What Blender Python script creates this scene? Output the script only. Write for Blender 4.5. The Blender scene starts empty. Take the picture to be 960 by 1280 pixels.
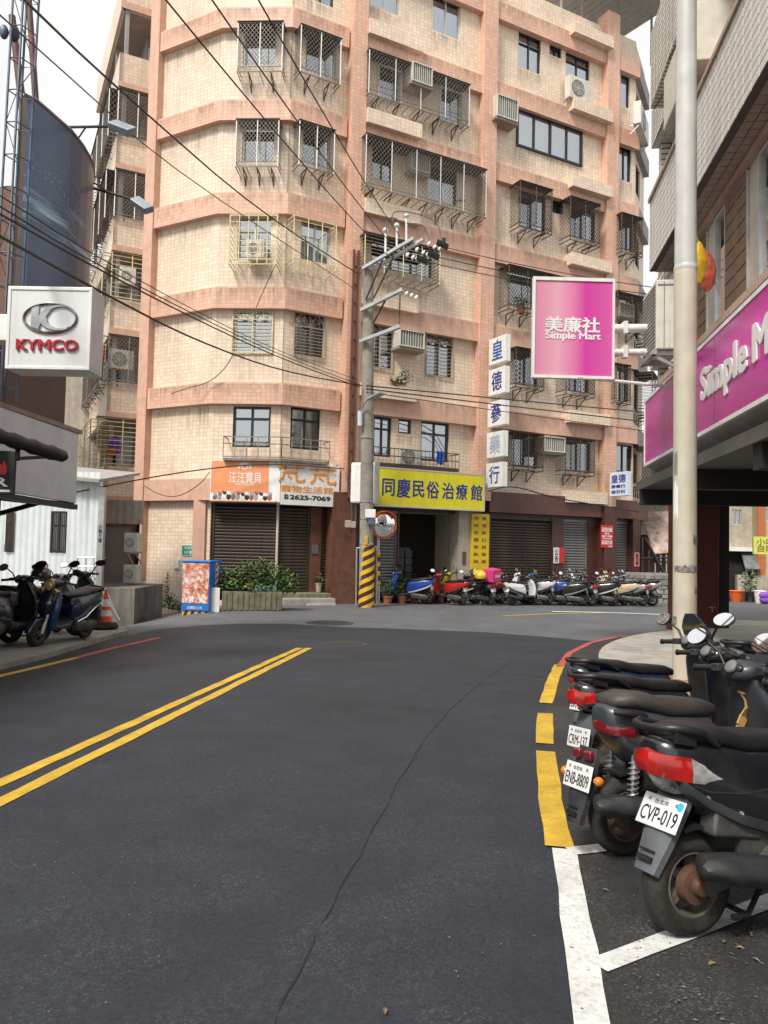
import bpy, bmesh, math, random
from mathutils import Vector, Matrix
random.seed(7)
R_ = math.radians
scene = bpy.context.scene
COL = scene.collection

# ------------------------------------------------------------------ camera, sky, sun, exposure
PITCH, ROLL, CZ = R_(2.57), R_(1.3), 1.55
CAM = Vector((0, 0, CZ))
_f = Vector((0, math.cos(PITCH), math.sin(PITCH)))
_r0 = Vector((1, 0, 0)); _u0 = Vector((0, -math.sin(PITCH), math.cos(PITCH)))
_r = _r0*math.cos(ROLL) + _u0*math.sin(ROLL)
_u = -_r0*math.sin(ROLL) + _u0*math.cos(ROLL)
cd = bpy.data.cameras.new('camera'); co = bpy.data.objects.new('camera', cd); COL.objects.link(co)
cd.sensor_fit = 'VERTICAL'; cd.sensor_height = 36; cd.lens = 27; cd.clip_end = 2000; cd.clip_start = .05
co.matrix_world = Matrix(((_r.x, _u.x, -_f.x, 0), (_r.y, _u.y, -_f.y, 0), (_r.z, _u.z, -_f.z, CZ), (0, 0, 0, 1)))
scene.camera = co

SUN_EL, SUN_AZ = 52, 212          # azimuth: degrees clockwise from +Y (behind the camera, to the left)
w = bpy.data.worlds.new('World'); scene.world = w; w.use_nodes = True
nt = w.node_tree; nt.nodes.clear()
sky = nt.nodes.new('ShaderNodeTexSky'); sky.sky_type = 'NISHITA'; sky.sun_disc = False
sky.sun_elevation = R_(SUN_EL); sky.sun_rotation = R_(SUN_AZ)
sky.air_density = 1.0; sky.dust_density = 6.0; sky.ozone_density = .6
hs = nt.nodes.new('ShaderNodeHueSaturation'); hs.inputs['Saturation'].default_value = .3   # hazy sky above the cloud
cn = nt.nodes.new('ShaderNodeTexNoise'); cn.inputs['Scale'].default_value = 2.2; cn.inputs['Detail'].default_value = 6
ctc = nt.nodes.new('ShaderNodeTexCoord'); nt.links.new(ctc.outputs['Generated'], cn.inputs['Vector'])
cmr = nt.nodes.new('ShaderNodeMapRange'); cmr.inputs[1].default_value = .3; cmr.inputs[2].default_value = .6; cmr.inputs[3].default_value = .72; cmr.inputs[4].default_value = .97
nt.links.new(cn.outputs[0], cmr.inputs[0])
cl = nt.nodes.new('ShaderNodeMix'); cl.data_type = 'RGBA'; cl.inputs[7].default_value = (4.7, 4.7, 4.65, 1)   # even bright cloud deck
nt.links.new(cmr.outputs[0], cl.inputs[0])
bg = nt.nodes.new('ShaderNodeBackground'); bg.inputs['Strength'].default_value = .115
ow = nt.nodes.new('ShaderNodeOutputWorld')
nt.links.new(sky.outputs[0], hs.inputs['Color']); nt.links.new(hs.outputs[0], cl.inputs[6]); nt.links.new(cl.outputs[2], bg.inputs[0]); nt.links.new(bg.outputs[0], ow.inputs[0])
sl = bpy.data.lights.new('sun', 'SUN'); sl.energy = 2.2; sl.angle = R_(13); sl.color = (1, .95, .88)
so = bpy.data.objects.new('sun', sl); COL.objects.link(so)
so.rotation_euler = (R_(90-SUN_EL), 0, R_(180-SUN_AZ))
scene.view_settings.view_transform = 'Standard'; scene.view_settings.look = 'None'
scene.view_settings.exposure = .92; scene.view_settings.gamma = 1

# ------------------------------------------------------------------ helpers: rays, ground, frames
def ray(x, y): return _f + _r*((x-480)/960) + _u*((640-y)/960)
def gz(X, Y):
    z = -.014*max(-20, min(Y, 70))
    return z - .19*min(4, max(0, -X-4.6))*min(1, max(0, (Y-15)/4))
def gnd(x, y):
    z = 0
    for _ in range(40):
        d = ray(x, y); t = (z-CZ)/d.z; P = CAM + d*t; z = gz(P.x, P.y)
    return Vector((P.x, P.y, z))
def atY(x, y, Y):
    d = ray(x, y); return CAM + d*(Y/d.y)
class Fr:
    """vertical plane: u runs to the right along the wall, n is its outward normal"""
    def __init__(s, P, az):
        a = R_(az); s.O = Vector((P[0], P[1], 0)); s.az = az
        s.u = Vector((math.sin(a), math.cos(a), 0)); s.n = Vector((math.cos(a), -math.sin(a), 0))
    def sz(s, x, y, o=0):
        d = ray(x, y); t = ((s.O + s.n*o - CAM).dot(s.n))/d.dot(s.n); P = CAM + d*t
        return (P-s.O).dot(s.u), P.z
    def pt(s, a, z, o=0): return s.O + s.u*a + s.n*o + Vector((0, 0, z))
    def rect(s, xl, xr, yt, yb, o=0):
        c = (xl+xr)/2; ym = (yt+yb)/2
        return s.sz(xl, ym, o)[0], s.sz(xr, ym, o)[0], s.sz(c, yb, o)[1], s.sz(c, yt, o)[1]

# ------------------------------------------------------------------ mesh builder
class MB:
    def __init__(s): s.v = []; s.f = []
    def add(s, vs, fs):
        k = len(s.v); s.v += [Vector(p) for p in vs]; s.f += [tuple(i+k for i in q) for q in fs]
    def quad(s, a, b, c, d): s.add([a, b, c, d], [(0, 1, 2, 3)])
    def hexa(s, p): s.add(p, [(0, 3, 2, 1), (4, 5, 6, 7), (0, 1, 5, 4), (1, 2, 6, 5), (2, 3, 7, 6), (3, 0, 4, 7)])
    def abox(s, x0, x1, y0, y1, z0, z1):
        s.hexa([(x0, y0, z0), (x1, y0, z0), (x1, y1, z0), (x0, y1, z0), (x0, y0, z1), (x1, y0, z1), (x1, y1, z1), (x0, y1, z1)])
    def box(s, F, s0, s1, z0, z1, o0, o1, i0=0, i1=0):
        """o1 = outer face; the inner face is drawn in by i0 / i1 (mitres)"""
        P = F.pt
        s.hexa([P(s0, z0, o1), P(s1, z0, o1), P(s1-i1, z0, o0), P(s0+i0, z0, o0), P(s0, z1, o1), P(s1, z1, o1), P(s1-i1, z1, o0), P(s0+i0, z1, o0)])
    def obox(s, c, a, b, d):
        c, a, b, d = Vector(c), Vector(a), Vector(b), Vector(d)
        s.hexa([c-a-b-d, c+a-b-d, c+a+b-d, c-a+b-d, c-a-b+d, c+a-b+d, c+a+b+d, c-a+b+d])
    def bar(s, p, q, w, h=None, up=(0, 0, 1)):
        p, q = Vector(p), Vector(q); h = h or w; d = q-p
        if d.length < 1e-6: return
        n = d.normalized(); up = Vector(up)
        if abs(n.dot(up)) > .98: up = Vector((0, 1, .01))
        a = n.cross(up).normalized(); b = a.cross(n)
        s.obox((p+q)/2, d/2, a*(w/2), b*(h/2))
    def tube(s, pts, r, n=8, cap=True):
        pts = [Vector(p) for p in pts]; m = len(pts); rr = r if isinstance(r, (list, tuple)) else [r]*m
        k = len(s.v); prev = None
        for i, p in enumerate(pts):
            d = (pts[min(i+1, m-1)]-pts[max(i-1, 0)]).normalized()
            if prev is None:
                a = d.cross(Vector((0, 0, 1)))
                if a.length < .05: a = d.cross(Vector((0, 1, 0)))
            else: a = prev - d*prev.dot(d)
            a.normalize(); prev = a; b = d.cross(a)
            for j in range(n):
                t = 2*math.pi*j/n; s.v.append(p + (a*math.cos(t)+b*math.sin(t))*rr[i])
        for i in range(m-1):
            for j in range(n):
                s.f.append((k+i*n+j, k+i*n+(j+1) % n, k+(i+1)*n+(j+1) % n, k+(i+1)*n+j))
        if cap:
            s.f.append(tuple(k+j for j in reversed(range(n)))); s.f.append(tuple(k+(m-1)*n+j for j in range(n)))
    def rings(s, rs, cap=True):
        n = len(rs[0]); k = len(s.v)
        for r in rs: s.v += [Vector(p) for p in r]
        for i in range(len(rs)-1):
            for j in range(n):
                s.f.append((k+i*n+j, k+i*n+(j+1) % n, k+(i+1)*n+(j+1) % n, k+(i+1)*n+j))
        if cap:
            s.f.append(tuple(k+j for j in reversed(range(n)))); s.f.append(tuple(k+(len(rs)-1)*n+j for j in range(n)))
    def loftx(s, secs, n=16, p=2.6, y=0):
        """sections across x: (x, zc, half width, half height)"""
        s.rings([sring((x, y, zc), (0, hw, 0), (0, 0, hh), n, p) for x, zc, hw, hh in secs])
    def loftz(s, secs, n=16, p=2.6, y=0):
        """sections across z: (z, xc, half thickness in x, half width in y)"""
        s.rings([sring((xc, y, z), (rx, 0, 0), (0, ry, 0), n, p) for z, xc, rx, ry in secs])
    def lathe(s, c, ax, prof, n=24):
        """prof: (radius, offset along ax)"""
        c = Vector(c); ax = Vector(ax).normalized(); a = ax.cross(Vector((0, 0, 1)))
        if a.length < .05: a = ax.cross(Vector((1, 0, 0)))
        a.normalize(); b = ax.cross(a)
        s.rings([[c+ax*o+(a*math.cos(2*math.pi*j/n)+b*math.sin(2*math.pi*j/n))*max(r, 1e-4) for j in range(n)] for r, o in prof], cap=False)
    def ell(s, c, rx, ry, rz, n=14, m=8):
        c = Vector(c); rs = []
        for i in range(m+1):
            t = -math.pi/2+math.pi*i/m; q = max(math.cos(t), .002)
            rs.append([c+Vector((rx*q*math.cos(2*math.pi*j/n), ry*q*math.sin(2*math.pi*j/n), rz*math.sin(t))) for j in range(n)])
        s.rings(rs)
def sring(c, a, b, n, p):
    c, a, b = Vector(c), Vector(a), Vector(b); o = []
    for j in range(n):
        t = 2*math.pi*j/n; x, y = math.cos(t), math.sin(t)
        o.append(c+a*math.copysign(abs(x)**(2/p), x)+b*math.copysign(abs(y)**(2/p), y))
    return o

def tag(o, label=None, cat=None, group=None, kind=None):
    if label: o['label'] = label
    if cat: o['category'] = cat
    if group: o['group'] = group
    if kind: o['kind'] = kind
    return o
def thing(name, label, cat, loc=(0, 0, 0), group=None, rot=(0, 0, 0)):
    o = bpy.data.objects.new(name, None); COL.objects.link(o); o.location = loc; o.rotation_euler = rot
    o.empty_display_size = .2
    return tag(o, label, cat, group)
def base_of(o):
    while o.parent: o = o.parent
    return o.location
def islands(mb):
    par = list(range(len(mb.v)))
    def fd(i):
        while par[i] != i: par[i] = par[par[i]]; i = par[i]
        return i
    for f in mb.f:
        a = fd(f[0])
        for i in f[1:]: par[fd(i)] = a
    g = {}
    for f in mb.f: g.setdefault(fd(f[0]), []).append(f)
    out = []
    for fs in g.values():
        ix = {}; q = MB()
        for f in fs:
            for i in f:
                if i not in ix: ix[i] = len(q.v); q.v.append(mb.v[i])
            q.f.append(tuple(ix[i] for i in f))
        out.append(q)
    return out
def puts(mb, *a, **k):
    """every separate piece of the builder becomes an object of its own"""
    return [put(q, *a, **k) for q in islands(mb)]
def put(mb, name, m, parent=None, smooth=None, bevel=0, uv=False, label=None, local=False, loc=None, recalc=True):
    """link the builder's mesh as ONE object; with a parent the verts are moved into the thing's frame"""
    me = bpy.data.meshes.new(name)
    b = Vector((0, 0, 0))
    if not local: b = Vector(base_of(parent)) if parent else Vector(loc or (0, 0, 0))
    me.from_pydata([v-b for v in mb.v], [], mb.f)
    if recalc:
        bm = bmesh.new(); bm.from_mesh(me); bmesh.ops.recalc_face_normals(bm, faces=bm.faces); bm.to_mesh(me); bm.free()
    if uv:
        ul = me.uv_layers.new(name='uv')
        for p in me.polygons:
            n = p.normal
            if abs(n.z) > .8: tu, tv = Vector((1, 0, 0)), Vector((0, 1, 0))
            else:
                tu = Vector((-n.y, n.x, 0)).normalized(); tv = Vector((0, 0, 1))
            for li in p.loop_indices:
                P = me.vertices[me.loops[li].vertex_index].co+b
                ul.data[li].uv = (P.dot(tu), P.dot(tv))
    for x in (m if isinstance(m, list) else [m]): me.materials.append(x)
    if smooth:
        me.shade_smooth(); me.set_sharp_from_angle(angle=R_(smooth))
    o = bpy.data.objects.new(name, me); COL.objects.link(o)
    if parent: o.parent = parent
    elif loc: o.location = loc
    if bevel:
        md = o.modifiers.new('bevel', 'BEVEL'); md.width = bevel; md.segments = 2; md.limit_method = 'ANGLE'
    if label: o['label'] = label
    return o
def share(src, name, parent, off):
    o = bpy.data.objects.new(name, src.data); COL.objects.link(o); o.parent = parent; o.location = off
    return o

# ------------------------------------------------------------------ text (bundled default font) fitted to a rectangle
_tc = {}
def glyphs(txt, bold, ext):
    k = (txt, bold, ext)
    if k not in _tc:
        c = bpy.data.curves.new('t', 'FONT'); c.body = txt; c.size = 1; c.offset = bold; c.extrude = ext; c.resolution_u = 3
        c.space_line = .95
        o = bpy.data.objects.new('t', c); COL.objects.link(o)
        dg = bpy.context.evaluated_depsgraph_get(); me = bpy.data.meshes.new_from_object(o.evaluated_get(dg))
        vs = [v.co.copy() for v in me.vertices]; fs = [tuple(p.vertices) for p in me.polygons]
        bpy.data.objects.remove(o); bpy.data.curves.remove(c); bpy.data.meshes.remove(me)
        _tc[k] = (vs, fs)
    return _tc[k]
def text_mb(mb, txt, org, ux, uy, wd, ht, bold=0., depth=.004):
    """org = lower left corner, ux / uy unit vectors; the letters fill wd x ht"""
    vs, fs = glyphs(txt, 0, .01)
    if not vs: return
    x0 = min(v.x for v in vs); x1 = max(v.x for v in vs); y0 = min(v.y for v in vs); y1 = max(v.y for v in vs)
    org, ux, uy = Vector(org), Vector(ux), Vector(uy); n = ux.cross(uy).normalized()
    # weight: copies of the outline shifted by a fraction of a stroke, each a hair behind the last
    sh = [(0, 0)]
    if bold: sh += [(1, 0), (-1, 0), (0, .7), (0, -.7), (.7, .5), (-.7, -.5), (.7, -.5), (-.7, .5)]
    bx = bold*.62*wd/(x1-x0); by = bold*.62*ht/(y1-y0)
    wd2, ht2 = wd-2*bx, ht-2*by
    for k, (dx, dy) in enumerate(sh):
        mb.add([org+ux*(bx+(v.x-x0)/(x1-x0)*wd2+dx*bx)+uy*(by+(v.y-y0)/(y1-y0)*ht2+dy*by)+n*((depth-k*.00012) if v.z > 0 else -.002) for v in vs], fs)
def ftext(F, s0, s1, z0, z1, o, txt, m, parent, name='lettering', bold=.012, depth=.006):
    mb = MB(); text_mb(mb, txt, F.pt(s0, z0, o), F.u, (0, 0, 1), s1-s0, z1-z0, bold, depth)
    return put(mb, name, m, parent, recalc=False)

# ------------------------------------------------------------------ materials
def N(t, kind, **kw):
    n = t.nodes.new(kind)
    for k, v in kw.items():
        if k in n.inputs: n.inputs[k].default_value = v
        else: setattr(n, k, v)
    return n
def c4(c): return (c[0], c[1], c[2], 1)
def mat(name, col, rough=.6, metal=0, var=.12, vs=4, bump=0, bs=60, coat=0, streak=0, spec=None, dirt=None, dirtamt=0, dscale=2.5):
    m = bpy.data.materials.new(name); m.use_nodes = True; t = m.node_tree; b = t.nodes['Principled BSDF']; L = t.links.new
    b.inputs['Roughness'].default_value = rough; b.inputs['Metallic'].default_value = metal
    if coat: b.inputs['Coat Weight'].default_value = coat; b.inputs['Coat Roughness'].default_value = .08
    if spec is not None: b.inputs['Specular IOR Level'].default_value = spec
    tc = N(t, 'ShaderNodeTexCoord'); cur = None
    rgb = N(t, 'ShaderNodeRGB'); rgb.outputs[0].default_value = c4(col); cur = rgb.outputs[0]
    if var:
        nz = N(t, 'ShaderNodeTexNoise', Scale=vs, Detail=5.0); L(tc.outputs['Object'], nz.inputs['Vector'])
        mr = N(t, 'ShaderNodeMapRange'); mr.inputs[1].default_value = .3; mr.inputs[2].default_value = .7
        mr.inputs[3].default_value = 1-var; mr.inputs[4].default_value = 1+var; L(nz.outputs['Fac'], mr.inputs[0])
        mx = N(t, 'ShaderNodeMix', data_type='RGBA', blend_type='MULTIPLY'); mx.inputs[0].default_value = 1
        L(cur, mx.inputs[6]); L(mr.outputs[0], mx.inputs[7]); cur = mx.outputs[2]
    if streak or dirt:
        mp = N(t, 'ShaderNodeMapping'); L(tc.outputs['Object'], mp.inputs[0])
        mp.inputs['Scale'].default_value = (6, 6, .35) if streak else (1, 1, 1)
        n2 = N(t, 'ShaderNodeTexNoise', Scale=dscale if dirt and not streak else 1.0, Detail=6.0, Roughness=.65); L(mp.outputs[0], n2.inputs['Vector'])
        r2 = N(t, 'ShaderNodeMapRange'); r2.inputs[1].default_value = .48; r2.inputs[2].default_value = .72
        r2.inputs[3].default_value = 0; r2.inputs[4].default_value = streak or dirtamt; L(n2.outputs['Fac'], r2.inputs[0])
        m2 = N(t, 'ShaderNodeMix', data_type='RGBA'); L(r2.outputs[0], m2.inputs[0]); L(cur, m2.inputs[6])
        m2.inputs[7].default_value = c4(dirt or (.12, .1, .08)); cur = m2.outputs[2]
    L(cur, b.inputs['Base Color'])
    if bump:
        n3 = N(t, 'ShaderNodeTexNoise', Scale=bs, Detail=4.0); L(tc.outputs['Object'], n3.inputs['Vector'])
        bp = N(t, 'ShaderNodeBump', Strength=bump, Distance=.01); L(n3.outputs['Fac'], bp.inputs['Height']); L(bp.outputs[0], b.inputs['Normal'])
    return m
def tilemat(name, col, groove, tw, th, mort=.014, rough=.45, var=.1, streak=.35, stain=(.2, .15, .11), offset=0., vis=1.):
    m = bpy.data.materials.new(name); m.use_nodes = True; t = m.node_tree; b = t.nodes['Principled BSDF']; L = t.links.new
    b.inputs['Roughness'].default_value = rough
    uv = N(t, 'ShaderNodeUVMap', uv_map='uv')
    br = N(t, 'ShaderNodeTexBrick'); br.offset = offset; br.squash = 1
    br.inputs['Scale'].default_value = 1; br.inputs['Brick Width'].default_value = tw; br.inputs['Row Height'].default_value = th
    br.inputs['Mortar Size'].default_value = mort; br.inputs['Mortar Smooth'].default_value = .2; br.inputs['Bias'].default_value = 0
    br.inputs['Color1'].default_value = c4([x*(1-var) for x in col]); br.inputs['Color2'].default_value = c4([min(1, x*(1+var)) for x in col])
    br.inputs['Mortar'].default_value = c4([g*vis+c*(1-vis) for g, c in zip(groove, col)])
    L(uv.outputs[0], br.inputs['Vector'])
    nz = N(t, 'ShaderNodeTexNoise', Scale=.5, Detail=5.0); L(uv.outputs[0], nz.inputs['Vector'])
    mr = N(t, 'ShaderNodeMapRange'); mr.inputs[1].default_value = .3; mr.inputs[2].default_value = .7; mr.inputs[3].default_value = .88; mr.inputs[4].default_value = 1.08
    L(nz.outputs['Fac'], mr.inputs[0])
    mx = N(t, 'ShaderNodeMix', data_type='RGBA', blend_type='MULTIPLY'); mx.inputs[0].default_value = 1
    L(br.outputs['Color'], mx.inputs[6]); L(mr.outputs[0], mx.inputs[7])
    mp = N(t, 'ShaderNodeMapping'); mp.inputs['Scale'].default_value = (2.6, .22, 1); L(uv.outputs[0], mp.inputs[0])
    n2 = N(t, 'ShaderNodeTexNoise', Scale=1.0, Detail=7.0, Roughness=.7); L(mp.outputs[0], n2.inputs['Vector'])
    r2 = N(t, 'ShaderNodeMapRange'); r2.inputs[1].default_value = .52; r2.inputs[2].default_value = .75; r2.inputs[3].default_value = 0; r2.inputs[4].default_value = streak
    L(n2.outputs['Fac'], r2.inputs[0])
    m2 = N(t, 'ShaderNodeMix', data_type='RGBA'); L(r2.outputs[0], m2.inputs[0]); L(mx.outputs[2], m2.inputs[6]); m2.inputs[7].default_value = c4(stain)
    L(m2.outputs[2], b.inputs['Base Color'])
    bp = N(t, 'ShaderNodeBump', Strength=.15, Distance=.006); bp.invert = True; L(br.outputs['Fac'], bp.inputs['Height']); L(bp.outputs[0], b.inputs['Normal'])
    return m
def glassmat(name, tint=(.75, .82, .85), trans=.55, rough=.03):
    m = bpy.data.materials.new(name); m.use_nodes = True; t = m.node_tree; t.nodes.clear(); L = t.links.new
    tr = N(t, 'ShaderNodeBsdfTransparent', Color=c4(tint)); gl = N(t, 'ShaderNodeBsdfGlossy', Roughness=rough, Color=(.9, .95, 1, 1))
    fr = N(t, 'ShaderNodeFresnel', IOR=1.5)
    nz = N(t, 'ShaderNodeTexNoise', Scale=1.2); bp = N(t, 'ShaderNodeBump', Strength=.03, Distance=.05)
    tc = N(t, 'ShaderNodeTexCoord'); L(tc.outputs['Object'], nz.inputs['Vector']); L(nz.outputs[0], bp.inputs['Height']); L(bp.outputs[0], gl.inputs['Normal'])
    mr = N(t, 'ShaderNodeMapRange'); mr.inputs[3].default_value = 1-trans; mr.inputs[4].default_value = 1; L(fr.outputs[0], mr.inputs[0])
    mx = N(t, 'ShaderNodeMixShader'); L(mr.outputs[0], mx.inputs[0]); L(tr.outputs[0], mx.inputs[1]); L(gl.outputs[0], mx.inputs[2])
    o = N(t, 'ShaderNodeOutputMaterial'); L(mx.outputs[0], o.inputs[0]); return m
def asphalt(name, col, speck, spk=.62, patch=.25, bump=.5):
    m = bpy.data.materials.new(name); m.use_nodes = True; t = m.node_tree; b = t.nodes['Principled BSDF']; L = t.links.new
    tc = N(t, 'ShaderNodeTexCoord'); P = tc.outputs['Object']
    n1 = N(t, 'ShaderNodeTexNoise', Scale=.7, Detail=6.0, Roughness=.6); L(P, n1.inputs['Vector'])
    r1 = N(t, 'ShaderNodeMapRange'); r1.inputs[1].default_value = .3; r1.inputs[2].default_value = .7; r1.inputs[3].default_value = 1-patch; r1.inputs[4].default_value = 1+patch; L(n1.outputs[0], r1.inputs[0])
    v = N(t, 'ShaderNodeTexVoronoi', Scale=130.0); L(P, v.inputs['Vector'])
    r2 = N(t, 'ShaderNodeMapRange'); r2.inputs[1].default_value = spk; r2.inputs[2].default_value = 1.0; L(v.outputs['Color'], r2.inputs[0])
    n3 = N(t, 'ShaderNodeTexNoise', Scale=2.2, Detail=3.0); L(P, n3.inputs['Vector'])
    r3 = N(t, 'ShaderNodeMapRange'); r3.inputs[1].default_value = .4; r3.inputs[2].default_value = .65; L(n3.outputs[0], r3.inputs[0])
    ml = N(t, 'ShaderNodeMath', operation='MULTIPLY'); L(r2.outputs[0], ml.inputs[0]); L(r3.outputs[0], ml.inputs[1])
    mx = N(t, 'ShaderNodeMix', data_type='RGBA', blend_type='MULTIPLY'); mx.inputs[0].default_value = 1; mx.inputs[6].default_value = c4(col); L(r1.outputs[0], mx.inputs[7])
    m2 = N(t, 'ShaderNodeMix', data_type='RGBA'); L(ml.outputs[0], m2.inputs[0]); L(mx.outputs[2], m2.inputs[6]); m2.inputs[7].default_value = c4(speck)
    # oil spots and damp blotches
    n5 = N(t, 'ShaderNodeTexNoise', Scale=3.1, Detail=8.0, Roughness=.7); L(P, n5.inputs['Vector'])
    r6 = N(t, 'ShaderNodeMapRange'); r6.inputs[1].default_value = .60; r6.inputs[2].default_value = .72; r6.inputs[3].default_value = 0; r6.inputs[4].default_value = .55; L(n5.outputs[0], r6.inputs[0])
    m5 = N(t, 'ShaderNodeMix', data_type='RGBA'); L(r6.outputs[0], m5.inputs[0]); L(m2.outputs[2], m5.inputs[6]); m5.inputs[7].default_value = c4([x*.45 for x in col]); m2 = m5
    # coarse stone
    v3 = N(t, 'ShaderNodeTexVoronoi', Scale=55.0); L(P, v3.inputs['Vector'])
    r7 = N(t, 'ShaderNodeMapRange'); r7.inputs[1].default_value = 0; r7.inputs[2].default_value = 1; r7.inputs[3].default_value = .72; r7.inputs[4].default_value = 1.28; L(v3.outputs['Color'], r7.inputs[0])
    m6 = N(t, 'ShaderNodeMix', data_type='RGBA', blend_type='MULTIPLY'); m6.inputs[0].default_value = 1; L(m2.outputs[2], m6.inputs[6]); L(r7.outputs[0], m6.inputs[7]); m2 = m6
    # sparse pale grit
    v2 = N(t, 'ShaderNodeTexVoronoi', Scale=9.0); L(P, v2.inputs['Vector'])
    r4 = N(t, 'ShaderNodeMapRange'); r4.inputs[1].default_value = .045; r4.inputs[2].default_value = .03; L(v2.outputs['Distance'], r4.inputs[0])
    m3 = N(t, 'ShaderNodeMix', data_type='RGBA'); L(r4.outputs[0], m3.inputs[0]); L(m2.outputs[2], m3.inputs[6]); m3.inputs[7].default_value = c4([min(1, s*2.2) for s in speck])
    L(m3.outputs[2], b.inputs['Base Color'])
    r5 = N(t, 'ShaderNodeMapRange'); r5.inputs[3].default_value = .55; r5.inputs[4].default_value = .85; L(n1.outputs[0], r5.inputs[0]); L(r5.outputs[0], b.inputs['Roughness'])
    n4 = N(t, 'ShaderNodeTexNoise', Scale=160.0, Detail=3.0); L(P, n4.inputs['Vector'])
    bp = N(t, 'ShaderNodeBump', Strength=bump, Distance=.006); L(n4.outputs[0], bp.inputs['Height']); L(bp.outputs[0], b.inputs['Normal'])
    return m

M_ = {}
M_['cream'] = tilemat('cream tile', (.76, .61, .47), (.615, .485, .36), .155, .125, .013, streak=.3)
M_['pink'] = tilemat('pink tile', (.69, .42, .305), (.57, .34, .24), .155, .125, .012, streak=.3)
M_['pinkplain'] = mat('pink render', (.61, .37, .27), .6, var=.1, streak=.2)
M_['brownband'] = mat('maroon fascia', (.10, .038, .028), .45, var=.2, streak=.3)
M_['maroon'] = tilemat('maroon tile', (.085, .026, .02), (.04, .018, .015), .2, .1, .01, streak=.1)
M_['greyside'] = mat('grey side render', (.33, .32, .31), .8, streak=.3)
M_['dark'] = mat('dark room', (.018, .016, .015), .9)  # near-black base colour stands in for unlit interiors
M_['soffit'] = mat('soffit', (.34, .27, .22), .8)
M_['alu'] = mat('aluminium frame', (.55, .55, .53), .4, .5)
M_['white'] = mat('white paint', (.72, .71, .67), .5, streak=.18)
M_['bronze'] = mat('dark window frame', (.03, .028, .03), .35, .3)
M_['cagegrey'] = mat('grey cage steel', (.22, .195, .165), .5, .2, var=.3, vs=9)
M_['cagebrown'] = mat('weathered brown cage', (.085, .06, .045), .6, .2, var=.35, vs=9)
M_['cageyel'] = mat('cream yellow bars', (.62, .54, .30), .5, var=.2)
M_['cagedk'] = mat('rusty bracket', (.055, .035, .028), .7, var=.4, vs=12)
M_['glass'] = glassmat('window glass')
M_['gdark'] = glassmat('tinted glass', (.35, .4, .45), .6)
M_['frost'] = mat('frosted glass', (.42, .45, .45), .15, var=.15, vs=2)
M_['curtW'] = mat('white curtain', (.62, .60, .55), .9, var=.1)
M_['curtB'] = mat('blue curtain', (.30, .42, .52), .9, var=.15)
M_['curtG'] = mat('grey curtain', (.40, .40, .38), .9, var=.15)
M_['shutter'] = mat('brown shutter', (.055, .038, .03), .4, .25, var=.3, vs=1.5, streak=.25)
M_['shutgrey'] = mat('grey shutter', (.19, .19, .19), .4, .35, var=.2, vs=1.5, streak=.3)
M_['acwhite'] = mat('ac casing', (.62, .60, .52), .5, streak=.3)
M_['acgrille'] = mat('ac grille', (.16, .16, .15), .6)
M_['black'] = mat('black plastic', (.016, .016, .017), .42, var=.25, vs=6)
M_['blackm'] = mat('matte black', (.02, .02, .02), .7, var=.25)
M_['rubber'] = mat('tyre rubber', (.018, .016, .014), .85, var=.4, vs=14, bump=.4, bs=90, dirt=(.09, .07, .05), dirtamt=.45, dscale=9)
M_['steel'] = mat('galvanised steel', (.45, .46, .46), .4, .7, var=.2)
M_['chrome'] = mat('chrome', (.8, .8, .8), .12, 1, var=.05)
M_['concrete'] = mat('concrete', (.30, .285, .255), .9, var=.2, vs=3, bump=.3, streak=.35, dirt=(.10, .09, .075))
M_['mossy'] = mat('mossy concrete', (.16, .15, .10), .95, var=.3, vs=5, bump=.4, streak=.7, dirt=(.05, .07, .02))
M_['polecon'] = mat('pole concrete', (.27, .25, .21), .9, var=.25, vs=3, bump=.3, streak=.3, dirt=(.13, .11, .08))
M_['wire'] = mat('cable black', (.02, .018, .017), .6)
M_['wiregrey'] = mat('cable grey', (.12, .11, .1), .6)
M_['ceram'] = mat('white porcelain', (.75, .75, .72), .2, coat=.4)
M_['orange'] = mat('orange print', (.78, .30, .13), .5, var=.08)
M_['orangeL'] = mat('orange lettering', (.80, .30, .04), .5, var=.05)
M_['signwhite'] = mat('sign white', (.78, .78, .75), .4, var=.06, streak=.2)
M_['ink'] = mat('black ink', (.02, .02, .03), .5, var=.05)
M_['blueink'] = mat('navy lettering', (.012, .03, .22), .5, var=.05)
M_['bluebrush'] = mat('blue brush lettering', (.02, .10, .36), .5, var=.25, vs=12)
M_['palebrush'] = mat('faded blue lettering', (.36, .46, .58), .5, var=.25, vs=12)
M_['yellow'] = mat('yellow panel', (.74, .66, .012), .4, var=.06, streak=.14)
M_['yellow2'] = mat('golden yellow panel', (.72, .50, .01), .45, var=.12)
M_['brownink'] = mat('brown lettering', (.20, .085, .015), .6, var=.2)
M_['red'] = mat('red', (.55, .02, .02), .4, var=.1)
M_['kred'] = mat('crimson lettering', (.42, .012, .03), .4, var=.05)
M_['magenta'] = mat('magenta panel', (.50, .02, .27), .3, var=.08)
M_['hazY'] = mat('hazard yellow', (.72, .42, .02), .6, var=.2, vs=14, dirt=(.1, .07, .03), dirtamt=.4)
M_['hazD'] = mat('hazard dark', (.05, .018, .02), .6, var=.2)
M_['liney'] = mat('yellow road paint', (.58, .37, .035), .65, var=.22, vs=5, bump=.4, bs=160, dirt=(.08, .065, .03), dirtamt=.4, dscale=30)
M_['linew'] = mat('white road paint', (.64, .64, .62), .65, var=.15, vs=5, bump=.4, bs=160, dirt=(.08, .08, .08), dirtamt=.45, dscale=34)
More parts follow.
